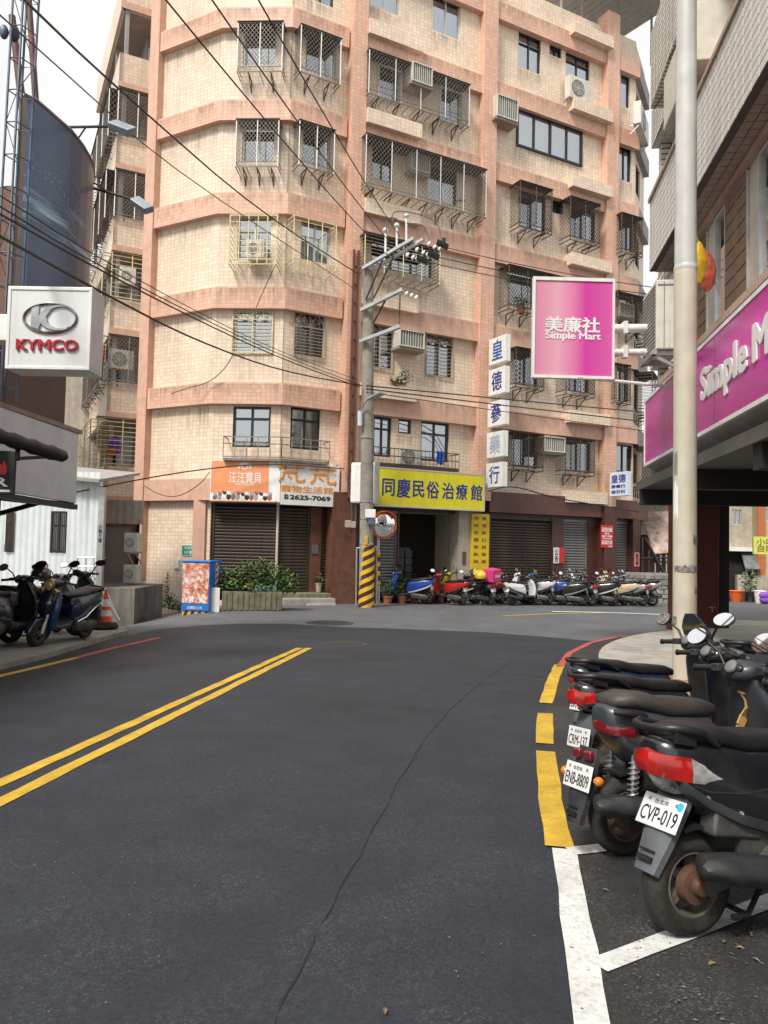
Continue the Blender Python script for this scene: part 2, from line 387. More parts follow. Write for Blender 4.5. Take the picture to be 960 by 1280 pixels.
M_['liner'] = mat('red road paint', (.46, .08, .07), .7, var=.2, vs=8, dirt=(.08, .05, .05), dirtamt=.5, dscale=14)
M_['road'] = asphalt('new asphalt', (.0195, .0236, .0325), (.070, .078, .095))
M_['roadpark'] = asphalt('worn asphalt', (.026, .0255, .0255), (.13, .125, .115), .55, .35, .7)
M_['roadold'] = asphalt('old asphalt', (.098, .103, .112), (.2, .2, .205), .5, .15, .4)
M_['leaf'] = mat('leaf green', (.06, .125, .022), .5, var=.5, vs=9)
M_['leaf2'] = mat('leaf dark', (.028, .07, .018), .5, var=.4, vs=9)
M_['leafdry'] = mat('dry leaf', (.19, .14, .05), .7, var=.4, vs=9)
M_['stem'] = mat('stem', (.11, .08, .05), .8)
M_['terra'] = mat('terracotta', (.36, .13, .07), .8, var=.2)
M_['rtileuv'] = tilemat('white strip tile', (.66, .63, .55), (.10, .09, .08), .30, .125, .018, streak=.2)
M_['wood'] = mat('brown timber', (.13, .05, .03), .6, var=.3, streak=.3)
M_['beige'] = mat('beige wall', (.42, .37, .30), .85, var=.15, streak=.35)
M_['mirror'] = mat('mirror glass', (.92, .93, .94), .02, 1, var=0)

# ------------------------------------------------------------------ ground, roads, markings
def sheet(pts, off, name, m, cuts=1.2, kind='structure', thick=0):
    bm = bmesh.new(); vs = [bm.verts.new((p[0], p[1], 0)) for p in pts]; bm.faces.new(vs)
    bmesh.ops.triangulate(bm, faces=bm.faces[:])
    for _ in range(5):
        es = [e for e in bm.edges if e.calc_length() > cuts]
        if not es: break
        bmesh.ops.subdivide_edges(bm, edges=es, cuts=1); bmesh.ops.triangulate(bm, faces=bm.faces[:])
    for v in bm.verts: v.co.z = gz(v.co.x, v.co.y)+off
    bmesh.ops.recalc_face_normals(bm, faces=bm.faces[:])
    if sum(f.normal.z*f.calc_area() for f in bm.faces) < 0: bmesh.ops.reverse_faces(bm, faces=bm.faces[:])
    if thick:
        r = bmesh.ops.extrude_edge_only(bm, edges=[e for e in bm.edges if e.is_boundary])
        for v in [g for g in r['geom'] if isinstance(g, bmesh.types.BMVert)]: v.co.z -= thick
    me = bpy.data.meshes.new(name); bm.to_mesh(me); bm.free(); me.materials.append(m)
    o = bpy.data.objects.new(name, me); COL.objects.link(o); return tag(o, kind=kind)
def resample(pts, d=.25):
    out = [Vector(pts[0])]
    for a, b in zip(pts, pts[1:]):
        a, b = Vector(a), Vector(b); n = max(1, int((b-a).length/d))
        out += [a+(b-a)*(k+1)/n for k in range(n)]
    return out
def smooth_path(pts, it=3):
    for _ in range(it):
        q = [pts[0]]
        for a, b in zip(pts, pts[1:]): q += [a*.75+b*.25, a*.25+b*.75]
        pts = q+[pts[-1]]
    return pts
def strip(pts, wd, off, name, m, jag=.0):
    pts = resample([Vector((p[0], p[1], 0)) for p in pts]); mb = MB(); n = len(pts); L, Rr = [], []
    for i, p in enumerate(pts):
        d = (pts[min(i+1, n-1)]-pts[max(i-1, 0)]).normalized(); a = Vector((-d.y, d.x, 0))
        for lst, sg in ((L, 1), (Rr, -1)):
            q = p+a*(sg*wd/2+random.uniform(-jag, jag)); q.z = gz(q.x, q.y)+off; lst.append(q)
    for i in range(n-1): mb.quad(Rr[i], Rr[i+1], L[i+1], L[i])
    return tag(put(mb, name, m, recalc=False), kind='structure')
G2 = lambda x, y: gnd(x, y).to_2d().to_3d()

mb = MB()
xs = [-300, -120, -60, -40]+[-30+i for i in range(61)]+[40, 60, 120, 300]
ys = [-60, -30, -20]+[-10+i for i in range(62)]+[60, 70, 90, 150, 400]
for i in range(len(xs)-1):
    for j in range(len(ys)-1):
        q = [(xs[i], ys[j]), (xs[i+1], ys[j]), (xs[i+1], ys[j+1]), (xs[i], ys[j+1])]
        mb.quad(*[(x, y, gz(x, y)) for x, y in q])
tag(put(mb, 'ground', M_['roadold'], recalc=False), kind='structure')

ax = [G2(x, y) for x, y in ((150, 796), (195, 787), (250, 782), (300, 779.5), (360, 780), (430, 784), (520, 787), (600, 790), (680, 796), (735, 801), (800, 806))]
sheet([(-9, -6, 0), (-9, 3, 0), (-7.5, 10, 0)]+ax+[(4.6, 12, 0), (3.4, 8, 0), (9, -6, 0)], .004, 'road', M_['road'])
# kerb side: the older strip of asphalt where the scooters stand
kl = [G2(x, y) for x, y in ((800, 794.5), (770, 797), (738, 804), (712, 817), (699, 835), (688, 860), (681, 900), (682, 960), (698, 1061))]
sheet([kl[0]]+kl[1:]+[G2(700, 1075), G2(735, 1290), (.75, -1, 0), (6.5, -1, 0), (6.2, 10, 0)], .008, 'parking_strip', M_['roadpark'])
# right pavement
pv = smooth_path([G2(x, y) for x, y in ((838, 793.5), (800, 798), (764, 808), (746, 822), (752, 842), (790, 872))], 2)
pv = pv+[Vector((4.0, 6.5, 0)), Vector((4.0, -3, 0)), Vector((14, -3, 0)), Vector((14, 20.5, 0)), Vector((9, 20.5, 0))]
M_['paving'] = mat('pale pavement', (.36, .34, .30), .85, var=.18, vs=3, bump=.2, dirt=(.2, .18, .15), dirtamt=.5)
M_['redpave'] = tilemat('red paver', (.36, .17, .12), (.2, .12, .1), .2, .1, .01, offset=.5, streak=.2)
sheet(pv, .10, 'pavement', M_['paving'], thick=.2)
# gutter covers on the pavement edge and a patch of red pavers
def slab(px, off, name, m, th=.012):
    s = sheet([G2(x, y) for x, y in px], off, name, m, thick=th); return s
slab(((772, 812), (802, 818), (806, 826), (764, 819)), .106, 'gutter_cover', M_['concrete'])
mbx = MB()
for i in range(9):
    for j in range(5):
        a = G2(845, 860); x, y = a.x-.75+i*.205+(j % 2)*.1, a.y-1.2+j*.4
        z = gz(x, y)+.10; mbx.abox(x, x+.197, y, y+.39, z, z+.006+random.random()*.004)
o = put(mbx, 'paver_patch', M_['redpave'], uv=True); tag(o, kind='structure')
# painted lines
strip(kl[:5], .10, .013, 'red_kerb_line', M_['liner'], .004)
yl = [(699, 832), (691, 852), (682, 880)]
strip([G2(*p) for p in yl], .15, .013, 'yellow_kerb_line', M_['liney'], .007)
strip([G2(681, 893), G2(681.5, 931)], .15, .013, 'yellow_kerb_line', M_['liney'], .007)
strip([G2(683, 941), G2(688, 1000), G2(699, 1061)], .15, .013, 'yellow_kerb_line', M_['liney'], .007)
a, b = G2(706, 1064), G2(742, 1290); strip([a, b, b+(b-a)*.5], .125, .013, 'parking_line', M_['linew'], .006)
strip([G2(713, 1067), G2(758, 1062), G2(830, 1050)], .10, .014, 'parking_line', M_['linew'], .006)
strip([G2(748, 1212), G2(950, 1133), G2(1200, 1040)], .10, .014, 'parking_line', M_['linew'], .006)
for q in (((389, 809), (-10, 986)), ((377, 809.5), (-10, 975))):
    pass
A1, B1 = G2(386, 810.5), G2(0, 1004); A2, B2 = G2(374, 810.5), G2(0, 980)
strip([A1, B1, B1+(B1-A1)*.3], .11, .009, 'centre_line', M_['liney'], .007)
strip([A2, B2, B2+(B2-A2)*.3], .11, .009, 'centre_line', M_['liney'], .007)
strip([G2(200, 797.5), G2(140, 811), G2(95, 823)], .12, .009, 'red_edge_line', M_['liner'], .004)
strip([G2(95, 823), G2(50, 834), G2(-30, 853)], .12, .009, 'yellow_edge_line', M_['liney'], .007)
strip([G2(628, 770), G2(690, 767.3), G2(760, 766)], .14, .006, 'junction_line', M_['liney'], .01)
strip([G2(690, 764.5), G2(760, 766), G2(830, 768.5)], .3, .009, 'white_edge_line', M_['linew'], .02)
M_['seam'] = mat('seam tar', (.0125, .0145, .019), .8, var=.5, vs=3)
sm = [G2(x, y) for x, y in ((338, 1290), (395, 1170), (430, 1105), (468, 1035), (505, 965), (545, 905), (590, 862), (640, 826))]
sm2 = [p+Vector((.006*math.sin(i*.9)+random.uniform(-.003, .003), 0, 0)) for i, p in enumerate(resample(smooth_path(sm, 3), .12))]
strip(sm2, .006, .0075, 'asphalt_seam', M_['seam'], .004)
for px, n in ():
    p = G2(*px); pts = [p+Vector((-.35+.08*i, random.uniform(-.03, .03), 0)) for i in range(n)]
    strip(pts, .025, .0105 if px[0] > 690 else .0075, 'tar_smear', M_['seam'], .01)
M_['iron'] = mat('cast iron', (.07, .068, .065), .55, .4, bump=.4, bs=50)
for i, (x, y, r) in enumerate(((430, 806, .42), (412, 779, .55))):
    p = gnd(x, y); mb = MB(); z = p.z+.012
    mb.lathe((p.x, p.y, z), (0, 0, 1), [(.001, 0), (r*.86, 0), (r*.88, -.006), (r*.9, .002), (r, .002), (r, -.02)], 32)
    for k in range(-4, 5):
        h = math.sqrt(max(0, (r*.8)**2-(k*r*.17)**2)); mb.abox(p.x-h, p.x+h, p.y+k*r*.17-.015, p.y+k*r*.17+.015, z-.002, z+.004)
    o = put(mb, 'manhole_cover', M_['iron'], loc=p, smooth=30)
    tag(o, ('round iron manhole cover in the dark asphalt beyond the end of the double yellow line', 'larger manhole cover in the pale asphalt in front of the steps')[i], 'manhole cover')

# left forecourt slab
pl = [G2(x, y) for x, y in ((-60, 852), (0, 838), (60, 823), (125, 803), (160, 793), (150, 787), (128, 783))]
sheet(pl+[Vector((-7.0, 16.0, 0)), Vector((-12, 17, 0)), Vector((-12, 8, 0))], .08, 'forecourt', M_['concrete'], thick=.2)
# fallen leaves and litter
M_['litter'] = mat('fallen leaf', (.24, .16, .09), .8, var=.4)
for k, (x, y) in enumerate(((757, 1117), (481, 1270), (905, 1182), (925, 1190), (938, 1172), (890, 1210), (945, 1205))):
    p = gnd(x, y); mb = MB(); a = random.random()*6.28; c, s_ = math.cos(a)*.012, math.sin(a)*.012; z = p.z+.016
    mb.add([(p.x-c*1.6, p.y-s_*1.6, z), (p.x-s_*.7, p.y+c*.7, z+.008), (p.x+c*1.6, p.y+s_*1.6, z+.002), (p.x+s_*.7, p.y-c*.7, z+.006)], [(0, 1, 2), (0, 2, 3)])
    o = put(mb, 'fallen_leaf', M_['litter'], recalc=False, loc=p)
    tag(o, ('dry leaf between the white bay line and the rear tyre', 'small yellowish leaf alone on the dark road at the bottom edge', 'dry leaf just below the white bay line, leftmost of the cluster', 'dry leaf second from the left in the cluster at the right edge', 'dry leaf nearest the white bay line at the right edge', 'dry leaf lowest in the cluster by the bottom right corner', 'dry leaf at the very right edge of the cluster')[k], 'leaf', 'dry leaves on the asphalt')

rnd = random.Random(9); mb = MB()
for k in range(190):
    p = gnd(rnd.uniform(780, 1010), rnd.uniform(1120, 1290)) if k < 170 else gnd(rnd.uniform(560, 800), rnd.uniform(1080, 1280)); a = rnd.uniform(0, 6.28); r = rnd.uniform(.002, .007); c, s_ = math.cos(a)*r, math.sin(a)*r; z = p.z+.0145
    mb.add([(p.x-c*1.7, p.y-s_*1.7, z), (p.x-s_*.6, p.y+c*.6, z+.003), (p.x+c*1.7, p.y+s_*1.7, z), (p.x+s_*.6, p.y-c*.6, z+.002)], [(0, 1, 2), (0, 2, 3)])
tag(put(mb, 'road_grit', mat('grit and leaf bits', (.13, .11, .085), .8, var=.7, vs=40), recalc=False), kind='stuff')

# ------------------------------------------------------------------ the corner apartment building
C0 = atY(356, 385, 24.3); FM = Fr(C0, 93); FR = Fr(C0, 61)
sLM = FM.sz(270, 267)[0]; FL = Fr(FM.pt(sLM, 0), 118.5)
E0 = Vector((-.744, 25.57, 0)); FF = Fr(E0, 62)
ZB = [2.9+3.1*i for i in range(7)]; BH = .69; WO = -.22
bld = thing('apartment_building', 'pink and cream tiled corner apartment block with faceted front and caged windows', 'building', (C0.x, C0.y, gz(C0.x, C0.y)))
mCR, mPK = M_['cream'], M_['pink']

def wall(F, s0, s1, z0, z1, ops, o=WO, i0=0, i1=0, m=None, name='wall', reveal=.16, parent=None):
    mb = MB(); S = sorted({s0, s1} | {x for q in ops for x in q[:2]}); Z = sorted({z0, z1} | {x for q in ops for x in q[2:4]})
    S = [x for x in S if s0 <= x <= s1]; Z = [x for x in Z if z0 <= x <= z1]
    for a, b in zip(S, S[1:]):
        for c, d in zip(Z, Z[1:]):
            sm, zm = (a+b)/2, (c+d)/2
            if any(q[0] < sm < q[1] and q[2] < zm < q[3] for q in ops): continue
            aa = a+(i0 if a == s0 else 0); bb = b-(i1 if b == s1 else 0)
            mb.quad(F.pt(aa, c, o), F.pt(bb, c, o), F.pt(bb, d, o), F.pt(aa, d, o))
    for a, b, c, d in [q[:4] for q in ops]:
        p = o-reveal
        mb.quad(F.pt(a, c, o), F.pt(b, c, o), F.pt(b, c, p), F.pt(a, c, p)); mb.quad(F.pt(a, d, p), F.pt(b, d, p), F.pt(b, d, o), F.pt(a, d, o))
        mb.quad(F.pt(a, c, p), F.pt(a, d, p), F.pt(a, d, o), F.pt(a, c, o)); mb.quad(F.pt(b, c, o), F.pt(b, d, o), F.pt(b, d, p), F.pt(b, c, p))
    return put(mb, name, m or mCR, parent or bld, uv=True, recalc=False)
def window(F, q, panes=2, fm='alu', glass='glass', curt=None, o=WO-.1, transom=0, fw=.05, parent=None, half=None):
    parent = parent or bld
    s0, s1, z0, z1 = q[:4]; mb = MB()
    if F in (FM, FR, FF): stain(F, s0-.05, s1+.05, z0-.004, .8)
    mb.box(F, s0, s1, z0, z0+fw, o-.03, o+.04); mb.box(F, s0, s1, z1-fw, z1, o-.03, o+.04)
    mb.box(F, s0, s0+fw, z0+fw, z1-fw, o-.03, o+.04); mb.box(F, s1-fw, s1, z0+fw, z1-fw, o-.03, o+.04)
    for k in range(1, panes):
        x = s0+(s1-s0)*k/panes; mb.box(F, x-fw*.5, x+fw*.5, z0+fw, z1-fw, o-.025, o+.035)
    if transom:
        zt = z1-(z1-z0)*transom; mb.box(F, s0+fw, s1-fw, zt-fw*.5, zt+fw*.5, o-.02, o+.045)
    fr = put(mb, 'window', M_[fm], parent)
    for k in range(panes):
        a = s0+(s1-s0)*k/panes+.01; b = s0+(s1-s0)*(k+1)/panes-.01; g = MB(); oo = o-.006-.012*(k % 2)
        g.quad(F.pt(a, z0+.01, oo), F.pt(b, z0+.01, oo), F.pt(b, z1-.01, oo), F.pt(a, z1-.01, oo))
        put(g, 'pane', M_[glass], fr, recalc=False)
    if curt:
        n = 26; zc0 = z0+.02; zc1 = z1 if not half else z0+(z1-z0)*half; g = MB(); sp = list(range(n+1))
        P = [(s0-.05+(s1-s0+.1)*k/n, o-.2+.03*math.sin(k*1.7+s0*9)) for k in sp]
        for (a, oa), (b, ob) in zip(P, P[1:]): g.quad(F.pt(a, zc0-.1, oa), F.pt(b, zc0-.1, ob), F.pt(b, zc1, ob), F.pt(a, zc1, oa))
        put(g, 'curtain', M_[curt], fr, recalc=False, smooth=60)
    return fr
def lattice(mb, P, a, b, la, lb, pitch=.115, wd=.012, k=1.25):
    n = a.cross(b).normalized(); c = -k*la
    for sg in (1, -1):
        c = -k*la if sg > 0 else 0
        cm = lb if sg > 0 else lb+k*la
        while c < cm:
            pts = []
            x0, x1 = 0, la
            # y = sg*k*x + c
            f = lambda x: sg*k*x+c
            xa, xb = ((-c)/(sg*k), (lb-c)/(sg*k)); lo, hi = max(0, min(xa, xb)), min(la, max(xa, xb))
            if hi-lo > .01: mb.bar(P+a*lo+b*f(lo), P+a*hi+b*f(hi), wd, wd*.6, up=n)
            c += pitch*k*1.0
def cage(F, q, d=.38, kind='mesh', m='cagegrey', post='white', tray=.16, brackets=2, roof=True, nposts=3, pitch=.13, parent=None, lat0=0., w0=WO, wd=.012):
    """q = (s0, s1, z0, z1) on the cage's own front plane, d = its distance from the band plane"""
    parent = parent or bld
    s0, s1, z0, z1 = q[:4]; mb = MB(); pb = MB(); t = .028; Z = Vector((0, 0, 1)); dep = d-w0
    faces = [(F.pt(s0, z0, d), F.u, s1-s0), (F.pt(s0, z0, w0), F.n, dep), (F.pt(s1, z0, w0), F.n, dep)]
    for P, a, la in faces:
        if kind == 'mesh': lattice(mb, P+Z*(tray+lat0*(z1-z0)), a, Z, la, (z1-z0)*(1-lat0)-tray, pitch, wd)
        else:
            zz = tray
            while zz < z1-z0: mb.bar(P+Z*zz, P+a*la+Z*zz, .014, .022); zz += pitch
        for zz in (0, tray, z1-z0): mb.bar(P+Z*zz, P+a*la+Z*zz, t, t)
    for s in (s0, s1):
        for oo in (d,): pb.bar(F.pt(s, z0, oo), F.pt(s, z1, oo), .032, .032)
    for k in range(1, nposts-1):
        s = s0+(s1-s0)*k/(nposts-1); pb.bar(F.pt(s, z0+.02, d+.005), F.pt(s, z1, d+.005), .03, .03)
    n = max(3, int((s1-s0)/.3))
    for k in range(n+1): s = s0+(s1-s0)*k/n; mb.bar(F.pt(s, z0, w0), F.pt(s, z0, d), .02, .02)
    c = put(mb, 'window_cage', M_[m], parent); puts(pb, 'post', M_[post], c)
    if F in (FM, FR, FF): stain(F, s0+.02, s1-.02, z0-.02, .85)
    if roof:
        r = MB(); r.box(F, s0-.03, s1+.03, z1+.015, z1+.035, w0, d+.05); put(r, 'cage_roof', M_['cagedk'], c)
    if brackets:
        for k in range(brackets):
            bb = MB(); s = s0+(s1-s0)*(k+.5)/brackets
            bb.bar(F.pt(s, z0-.012, w0+.02), F.pt(s, z0-.012, d-.05), .03, .03); bb.bar(F.pt(s, z0-.4, w0+.02), F.pt(s, z0-.03, w0+.02), .03, .03); bb.bar(F.pt(s, z0-.38, w0+.03), F.pt(s, z0-.03, d-.1), .025, .025)
            put(bb, 'bracket', M_['cagedk'], c)
    return c
def stainmat():
    m = bpy.data.materials.new('rain stain'); m.use_nodes = True; t = m.node_tree; b = t.nodes['Principled BSDF']; L = t.links.new
    b.inputs['Base Color'].default_value = (.10, .07, .05, 1); b.inputs['Roughness'].default_value = .9
    uv = N(t, 'ShaderNodeUVMap', uv_map='uv'); sx = N(t, 'ShaderNodeSeparateXYZ'); L(uv.outputs[0], sx.inputs[0])
    mp = N(t, 'ShaderNodeMapping'); mp.inputs['Scale'].default_value = (9, .7, 1); tc = N(t, 'ShaderNodeTexCoord'); oi = N(t, 'ShaderNodeVectorMath', operation='ADD')
    L(uv.outputs[0], mp.inputs[0]); nz = N(t, 'ShaderNodeTexNoise', Scale=1.0, Detail=5.0, Roughness=.7, noise_dimensions='4D'); L(mp.outputs[0], nz.inputs['Vector'])
    inf = N(t, 'ShaderNodeObjectInfo'); ml0 = N(t, 'ShaderNodeMath', operation='MULTIPLY'); ml0.inputs[1].default_value = 50; L(inf.outputs['Random'], ml0.inputs[0]); L(ml0.outputs[0], nz.inputs['W'])
    r = N(t, 'ShaderNodeMapRange'); r.inputs[1].default_value = .42; r.inputs[2].default_value = .72; L(nz.outputs[0], r.inputs[0])
    pw = N(t, 'ShaderNodeMath', operation='POWER'); pw.inputs[1].default_value = 1.4; L(sx.outputs[1], pw.inputs[0])
    ml = N(t, 'ShaderNodeMath', operation='MULTIPLY'); L(r.outputs[0], ml.inputs[0]); L(pw.outputs[0], ml.inputs[1])
    m2 = N(t, 'ShaderNodeMath', operation='MULTIPLY'); m2.inputs[1].default_value = .5; rt = N(t, 'ShaderNodeMapRange'); rt.inputs[1].default_value = 1; rt.inputs[2].default_value = .9; L(sx.outputs[1], rt.inputs[0]); mt_ = N(t, 'ShaderNodeMath', operation='MULTIPLY'); L(ml.outputs[0], mt_.inputs[0]); L(rt.outputs[0], mt_.inputs[1]); L(mt_.outputs[0], m2.inputs[0]); L(m2.outputs[0], b.inputs['Alpha']); return m
M_['stain'] = stainmat()
def stain(F, s0, s1, zt, h=.7, o=WO+.004, parent=None):
    mb = MB(); mb.quad(F.pt(s0, zt-h, o), F.pt(s1, zt-h, o), F.pt(s1, zt, o), F.pt(s0, zt, o)); ob = put(mb, 'rain_stain', M_['stain'], parent or bld, recalc=False)
    ul = ob.data.uv_layers.new(name='uv'); k = (s1-s0)
    for i, q in enumerate(((0, 0), (k, 0), (k, 1), (0, 1))): ul.data[i].uv = q
def archgrille(F, q, n=2, m='cageyel', o=WO+.05, parent=None, bars=9):
    s0, s1, z0, z1 = q[:4]; mb = MB(); wd = (s1-s0)/n; r = min(wd*.46, (z1-z0)*.35); za = z1-r-.03; t = .035
    for k in range(n+1): x = s0+wd*k; mb.bar(F.pt(x, z0, o), F.pt(x, z1, o), t, t)
    for z in (z0, za, z1): mb.bar(F.pt(s0, z, o+.003), F.pt(s1, z, o+.003), t, t)
    for k in range(n):
        c = s0+wd*(k+.5)
        pts = [F.pt(c+wd*.46*math.cos(math.pi*j/14), za+r*math.sin(math.pi*j/14), o+.004) for j in range(15)]
        mb.tube(pts, .016, 6)
        for j in range(1, 6): mb.bar(F.pt(c, za, o), F.pt(c+wd*.45*math.cos(math.pi*j/6), za+r*math.sin(math.pi*j/6), o), .018, .018)
        for j in range(1, bars): z = z0+(za-z0)*j/bars; mb.bar(F.pt(s0+wd*k, z, o-.008), F.pt(s0+wd*(k+1), z, o-.008), .012, .018)
    return put(mb, 'window_grille', M_[m], parent or bld)
def shutter(F, s0, s1, z0, z1, o, m, pitch=.105, parent=None, label=None):
    parent = parent or bld
    mb = MB(); mb.box(F, s0-.06, s0, z0, z1, o-.04, o+.06); mb.box(F, s1, s1+.06, z0, z1, o-.04, o+.06); mb.box(F, s0-.06, s1+.06, z1, z1+.12, o-.05, o+.08)
    fr = put(mb, 'roller_shutter', M_[m], parent, label=label)
    sl = MB(); p = pitch
    prof = [(0, 0), (.012, .018), (.035, .032), (p-.03, .032), (p-.012, .018), (p-.004, 0)]
    for (za, oa), (zb, ob) in zip(prof, prof[1:]): sl.quad(F.pt(s0, z0+za, o+oa), F.pt(s1, z0+za, o+oa), F.pt(s1, z0+zb, o+ob), F.pt(s0, z0+zb, o+ob))
    first = put(sl, 'slat', M_[m], fr, recalc=False); k = 1
    while z0+(k+1)*p <= z1+.02:
        share(first, 'slat', fr, (0, random.uniform(-.002, .002), k*p)); k += 1
    bk = MB(); bk.quad(F.pt(s0, z0, o-.02), F.pt(s1, z0, o-.02), F.pt(s1, z1, o-.02), F.pt(s0, z1, o-.02)); put(bk, 'shutter_backing', M_['dark'], fr, recalc=False)
    return fr
def band(F, s0, s1, zb, m=None, h=BH, i0=0, i1=0, o1=0., name='floor_band', parent=None):
    mb = MB(); mb.box(F, s0, s1, zb, zb+h, WO-.02, o1, i0, i1); return put(mb, name, m or mPK, parent or bld, uv=True)
def gzF(F, s, o=0): p = F.pt(s, 0, o); return gz(p.x, p.y)

ZT = 23.2; iMR = .22*math.tan(R_(16)); iLM = .22*math.tan(R_(12.75))
sA = -2.75
# --- openings by facet (pixel rectangles turned into wall coordinates)
mw = [FM.rect(304, 346, 30, 82, WO), FM.rect(303, 344, 152, 204, WO), FM.rect(297, 340, 270, 326, WO), FM.rect(293, 340, 388, 440, WO), FM.rect(291, 338, 508, 559, WO)]
rw = [FR.rect(382, 420, 42, 95, WO), FR.rect(378, 413, 158, 208, WO), FR.rect(376, 413, 274, 328, WO), FR.rect(368, 404, 391, 445, WO), FR.rect(363, 400, 510, 562, WO), FR.rect(386, 418, -60, 4, WO)]
smr0 = FM.sz(258, 690, WO)[0]
gM = [(FM.sz(262, 690, WO)[0], -.05, gzF(FM, 0)+.05, ZB[0]-.05)]
gR = [(.05, FR.sz(412, 690, WO)[0], gzF(FR, 1)+.05, ZB[0]-.05)]
wall(FL, sA-.5, 0, -2.2, ZT, [], i1=iLM)
for z in ZB[1:]: stain(FL, sA+.1, -.2, z-.01, 1.1); stain(FL, sA+.1, -.1, z+BH-.01, .6, .004); stain(FM, sLM+.1, -.1, z+BH-.01, .6, .004); stain(FR, .1, 1.9, z+BH-.01, .6, .004)
wall(FM, sLM, 0, -1.6, ZT, mw+gM, i0=iLM, i1=iMR)
wall(FR, 0, 2.25, -1.6, ZT, rw+gR, i0=iMR)
for k, z in enumerate(ZB):
    m = mPK if k else M_['pinkplain']
    band(FL, sA, 0, z, m, i1=iLM); band(FM, sLM, 0, z, m, i0=iLM, i1=iMR); band(FR, 0, 2.05, z, m, i0=iMR)
# sill line strip at the ground floor of the left facet (pink corner strips)
mb = MB(); mb.box(FM, FM.sz(241, 680, WO)[0], FM.sz(256, 680, WO)[0], -1.4, ZB[0], WO-.02, WO+.06); put(mb, 'pilaster', M_['pinkplain'], bld, uv=True)
# corner pier A (far left) and pier B (centre), C, D
mb = MB(); mb.box(FL, sA-.42, sA, .3, ZT+.6, WO-.4, .05); put(mb, 'pilaster', M_['pinkplain'], bld, uv=True)
sB0, sB1 = FF.sz(443, 20, .1)[0], FF.sz(460.3, 20, .1)[0]
sC0, sC1 = FF.sz(606.5, 20, .1)[0], FF.sz(623, 20, .1)[0]
sD0, sD1 = FF.sz(760.5, 30, .1)[0], FF.sz(775, 30, .1)[0]
sE1 = FF.sz(800, 95, 0)[0]
for a, b, z0 in ((sB0, sB1, 3.3), (sC0, sC1, 3.3), (sD0, sD1, 3.3)):
    mb = MB(); mb.box(FF, a, b, z0, ZT+.5, WO-.3, .12); put(mb, 'pilaster', mPK, bld, uv=True)
fw = {7: [FF.rect(463, 500, -40, 13, WO), FF.rect(541, 576, -25, 44, WO)], 6: [FF.rect(473, 501, 71, 126, WO), FF.rect(550, 577, 99, 154, WO)],
      5: [FF.rect(465, 491, 185, 226, WO), FF.rect(534, 571, 209, 254, WO)], 4: [FF.rect(464, 540, 306, 340, WO)],
      3: [FF.rect(458, 490, 405, 460, WO), FF.rect(532, 565, 420, 471, WO)], 2: [FF.rect(467, 489, 521, 571, WO), FF.rect(498, 514, 524, 542, WO), FF.rect(526, 561, 528, 577, WO)]}
f2 = {7: [FF.rect(648, 676, 44, 88, WO), FF.rect(687, 702, 56, 71, WO), FF.rect(707, 737, 70, 103, WO)], 6: [FF.rect(645, 727, 150, 196, WO)],
      5: [FF.rect(648, 682, 236, 286, WO), FF.rect(689, 704, 251, 267, WO), FF.rect(712, 744, 256, 300, WO)], 4: [FF.rect(634, 698, 344, 386, WO)],
      3: [FF.rect(642, 672, 440, 482, WO), FF.rect(706, 736, 450, 490, WO)], 2: [FF.rect(640, 672, 544, 584, WO), FF.rect(706, 738, 552, 590, WO)]}
fe = [FF.rect(776, 787, 93, 134, WO), FF.rect(773, 789, 182, 226, WO), FF.rect(774, 796, 274, 314, WO), FF.rect(774, 798, 370, 408, WO), FF.rect(769, 785, 458, 502, WO), FF.rect(769, 790, 556, 590, WO)]
zg = gzF(FF, 5)
GF = [FF.rect(474, 497, 640, 720, WO), FF.rect(499, 572, 640, 720, WO), FF.rect(613, 690, 650, 720, WO), FF.rect(704, 735, 655, 720, WO), FF.rect(768, 789, 658, 720, WO)]
GF = [(q[0], q[1], gzF(FF, q[0])+.05, ZB[0]-.12) for q in GF]
allF = [q for v in list(fw.values())+list(f2.values()) for q in v]+fe+GF
wall(FF, sB0, sE1, 3.3, ZT, [q for q in allF if q[2] > 3])
wall(FF, sB0, sE1, -1.4, 3.3, [q for q in allF if q[2] < 3], m=M_['maroon'])
wall(FR, 1.85, 2.6, -1.4, 3.3, [], o=.06, m=M_['maroon'])
for k, z in enumerate(ZB):
    for a, b in ((sB1, sC0), (sC1, sD0), (sD1, sE1)):
        band(FF, a, b, z, (M_['brownband'] if k == 0 else mPK if k > 3 else M_['pinkplain']), h=.75 if k == 0 else BH, o1=.01 if k else .06)
for z in ZB[1:]:
    stain(FF, sB1+2.2, sC0-.05, z+BH-.01, .6, .016); stain(FF, sC1+.1, sD0-2, z+BH-.01, .6, .016)
# plaster ledges (cream tiles) that ride on the bands
for xs_, F_ in (((460, 534), FF),):
    for k in (2, 3, 4, 5, 6):
        a, b = FF.sz(459+(6-k)*-.9, 300, .3)[0], FF.sz(534-(6-k)*2.2, 300, .3)[0]
        mb = MB(); mb.box(FF, sB1+.01, sB1+2.15, ZB[k]+.55, ZB[k]+1.05, WO, .22); put(mb, 'ledge', mCR, bld, uv=True)
for k in (1, 2, 3, 4, 5, 6, 0):
    mb = MB(); mb.box(FF, sD0-1.95, sD0+.12, ZB[k]+.52, ZB[k]+.98, WO, .3 if k else .2); put(mb, 'ledge', mCR, bld, uv=True)
mb = MB(); mb.box(FF, sB1+.01, sB1+2.15, ZB[1]+.55, ZB[1]+1.0, WO, .22); put(mb, 'ledge', mCR, bld, uv=True)
